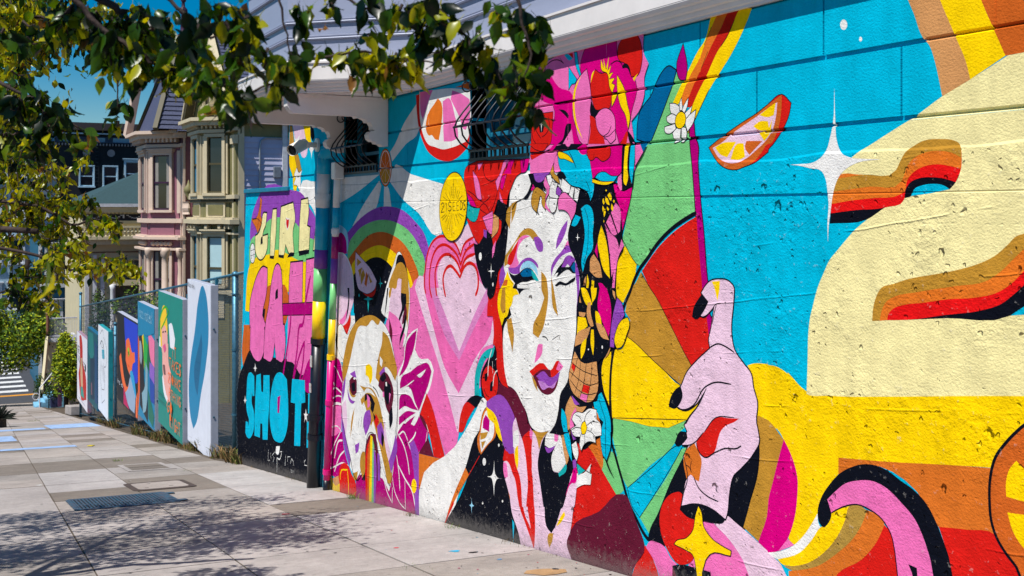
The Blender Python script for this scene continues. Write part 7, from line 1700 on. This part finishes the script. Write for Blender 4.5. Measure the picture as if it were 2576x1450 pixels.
def P3(r, f, u): return Vector((r*CY+f*SY, -r*SY+f*CY, EYE+u))      # right, forward, up of the photographer
def tree(name, label, trunk, limbs, clusters, extra, seed, single):
    rg = random.Random(seed); t = empty(name, trunk[0], label, 'tree')
    MB().tube(trunk, [.13-.02*i for i in range(len(trunk))], 10).build('trunk', bark, t, smooth=True)
    for pts, r in limbs:
        pts = [Vector(p) for p in pts]; Q = []
        for i in range(len(pts)-1):
            for k in range(4):
                q = pts[i].lerp(pts[i+1], k/4); Q.append(q+Vector((rg.gauss(0, 1), rg.gauss(0, 1), rg.gauss(0, 1)))*r*.5*(k > 0))
        Q.append(pts[-1]); n = len(Q)
        MB().tube(Q, [r*(1-.6*i/n) for i in range(n)], 6).build('branch', bark, t, smooth=True)
    allm = []
    for c, rad, n, size, wts in clusters:
        c = Vector(c); tw = []
        for k in range(max(1, n//7)):
            a = c+Vector([rg.uniform(-.8, .8)*q for q in rad]); b = a+Vector((rg.gauss(0, .5), rg.gauss(0, .5), rg.gauss(-.35, .4)))*max(rad)*.75; tw.append((a, b))
        for a, b in tw:
            if size > .05: m_ = MB().tube([a, a.lerp(b, .5)+Vector((0, 0, -.01)), b], [.004, .003, .0015], 4).build('twig', bark, t)
        for k in range(n):
            a, b = tw[k % len(tw)]; p = a.lerp(b, rg.random())+Vector((rg.gauss(0, 1), rg.gauss(0, 1), rg.gauss(0, 1)))*size*.28
            allm.append((leaf_matrix(p, size*rg.uniform(.65, 1.2), rg), rg.randrange(4), rg.choices((0, 1, 2, 3), wts)[0]))
    for k, (mx, kind, mi) in enumerate(allm):
        if k < single:
            o = bpy.data.objects.new('leaf', leaf_mesh(kind, mi)); C.objects.link(o); o.parent = t; o.matrix_parent_inverse = Matrix.Translation(-t.location); o.matrix_basis = mx
    rest = allm[single:]
    for c, rad, n, size, wts in extra:
        lumps = [Vector(c)+Vector([rg.uniform(-1, 1)*q for q in rad]) for _ in range(44)]
        for k in range(n):
            p = rg.choice(lumps)+Vector((rg.gauss(0, .26), rg.gauss(0, .26), rg.gauss(0, .2))); rest.append((leaf_matrix(p, size*rg.uniform(.65, 1.2), rg), rg.randrange(4), rg.choices((0, 1, 2, 3), wts)[0]))
    if rest:
        m = MB()
        for mx, kind, mi in rest:
            m.use(LM[mi]).raw([mx @ Vector(v) for v in SH[kind][0]], SH[kind][1])
        me = bpy.data.meshes.new('foliage'); me.from_pydata(m.v, [], m.f)
        for q in m.mats: me.materials.append(q)
        me.polygons.foreach_set('material_index', m.m); me.polygons.foreach_set('use_smooth', [True]*len(m.f))
        o = link(bpy.data.objects.new('foliage', me), t); o['kind'] = 'stuff'
    return t
NEAR_CL = []
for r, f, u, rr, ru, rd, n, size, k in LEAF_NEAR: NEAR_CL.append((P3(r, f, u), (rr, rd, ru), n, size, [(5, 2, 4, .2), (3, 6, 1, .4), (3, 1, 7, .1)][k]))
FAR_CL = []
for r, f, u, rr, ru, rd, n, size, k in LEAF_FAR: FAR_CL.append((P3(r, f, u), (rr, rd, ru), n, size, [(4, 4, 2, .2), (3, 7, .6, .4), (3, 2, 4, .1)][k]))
hub = Vector((-.9, 2.3, 3.0))
limbs = [([(-1.15, 2.1, 1.8), hub, (-.2, 2.5, 3.1), (.5, 2.6, 3.0), (1.3, 2.35, 2.95), (1.9, 2.0, 2.9)], .045)]
for br, rad in BRANCH_NEAR: limbs.append(([P3(*q) for q in br], rad))
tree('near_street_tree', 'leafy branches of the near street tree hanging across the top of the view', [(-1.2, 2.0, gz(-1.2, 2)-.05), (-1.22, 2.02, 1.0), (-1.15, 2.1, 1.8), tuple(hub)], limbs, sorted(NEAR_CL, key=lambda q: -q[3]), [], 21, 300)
limbs = [([(-.95, 8.5, 1.5), (-.5, 8.4, 2.3), (.2, 8.0, 2.6)], .06), ([(-.95, 8.5, 1.6), (-.9, 9.6, 2.6), (-.6, 10.6, 3.0)], .05), ([(-.95, 8.5, 1.6), (-1.2, 7.6, 2.6), (-1.0, 7.0, 3.2)], .05), ([(-.95, 8.5, 1.3), (-.1, 7.9, 1.5), (.5, 7.4, 1.4)], .04)]
for br, rad in BRANCH_FAR: limbs.append(([P3(*q) for q in br], rad))
tree('street_pear_tree', 'street tree with sunlit yellow-green leaves filling the left side', [(-1.0, 8.5, gz(-1, 8.5)-.05), (-1.02, 8.5, .3), (-.95, 8.5, 1.3), (-.9, 8.6, 2.4)], limbs, FAR_CL,
  SHADE, 22, 300)
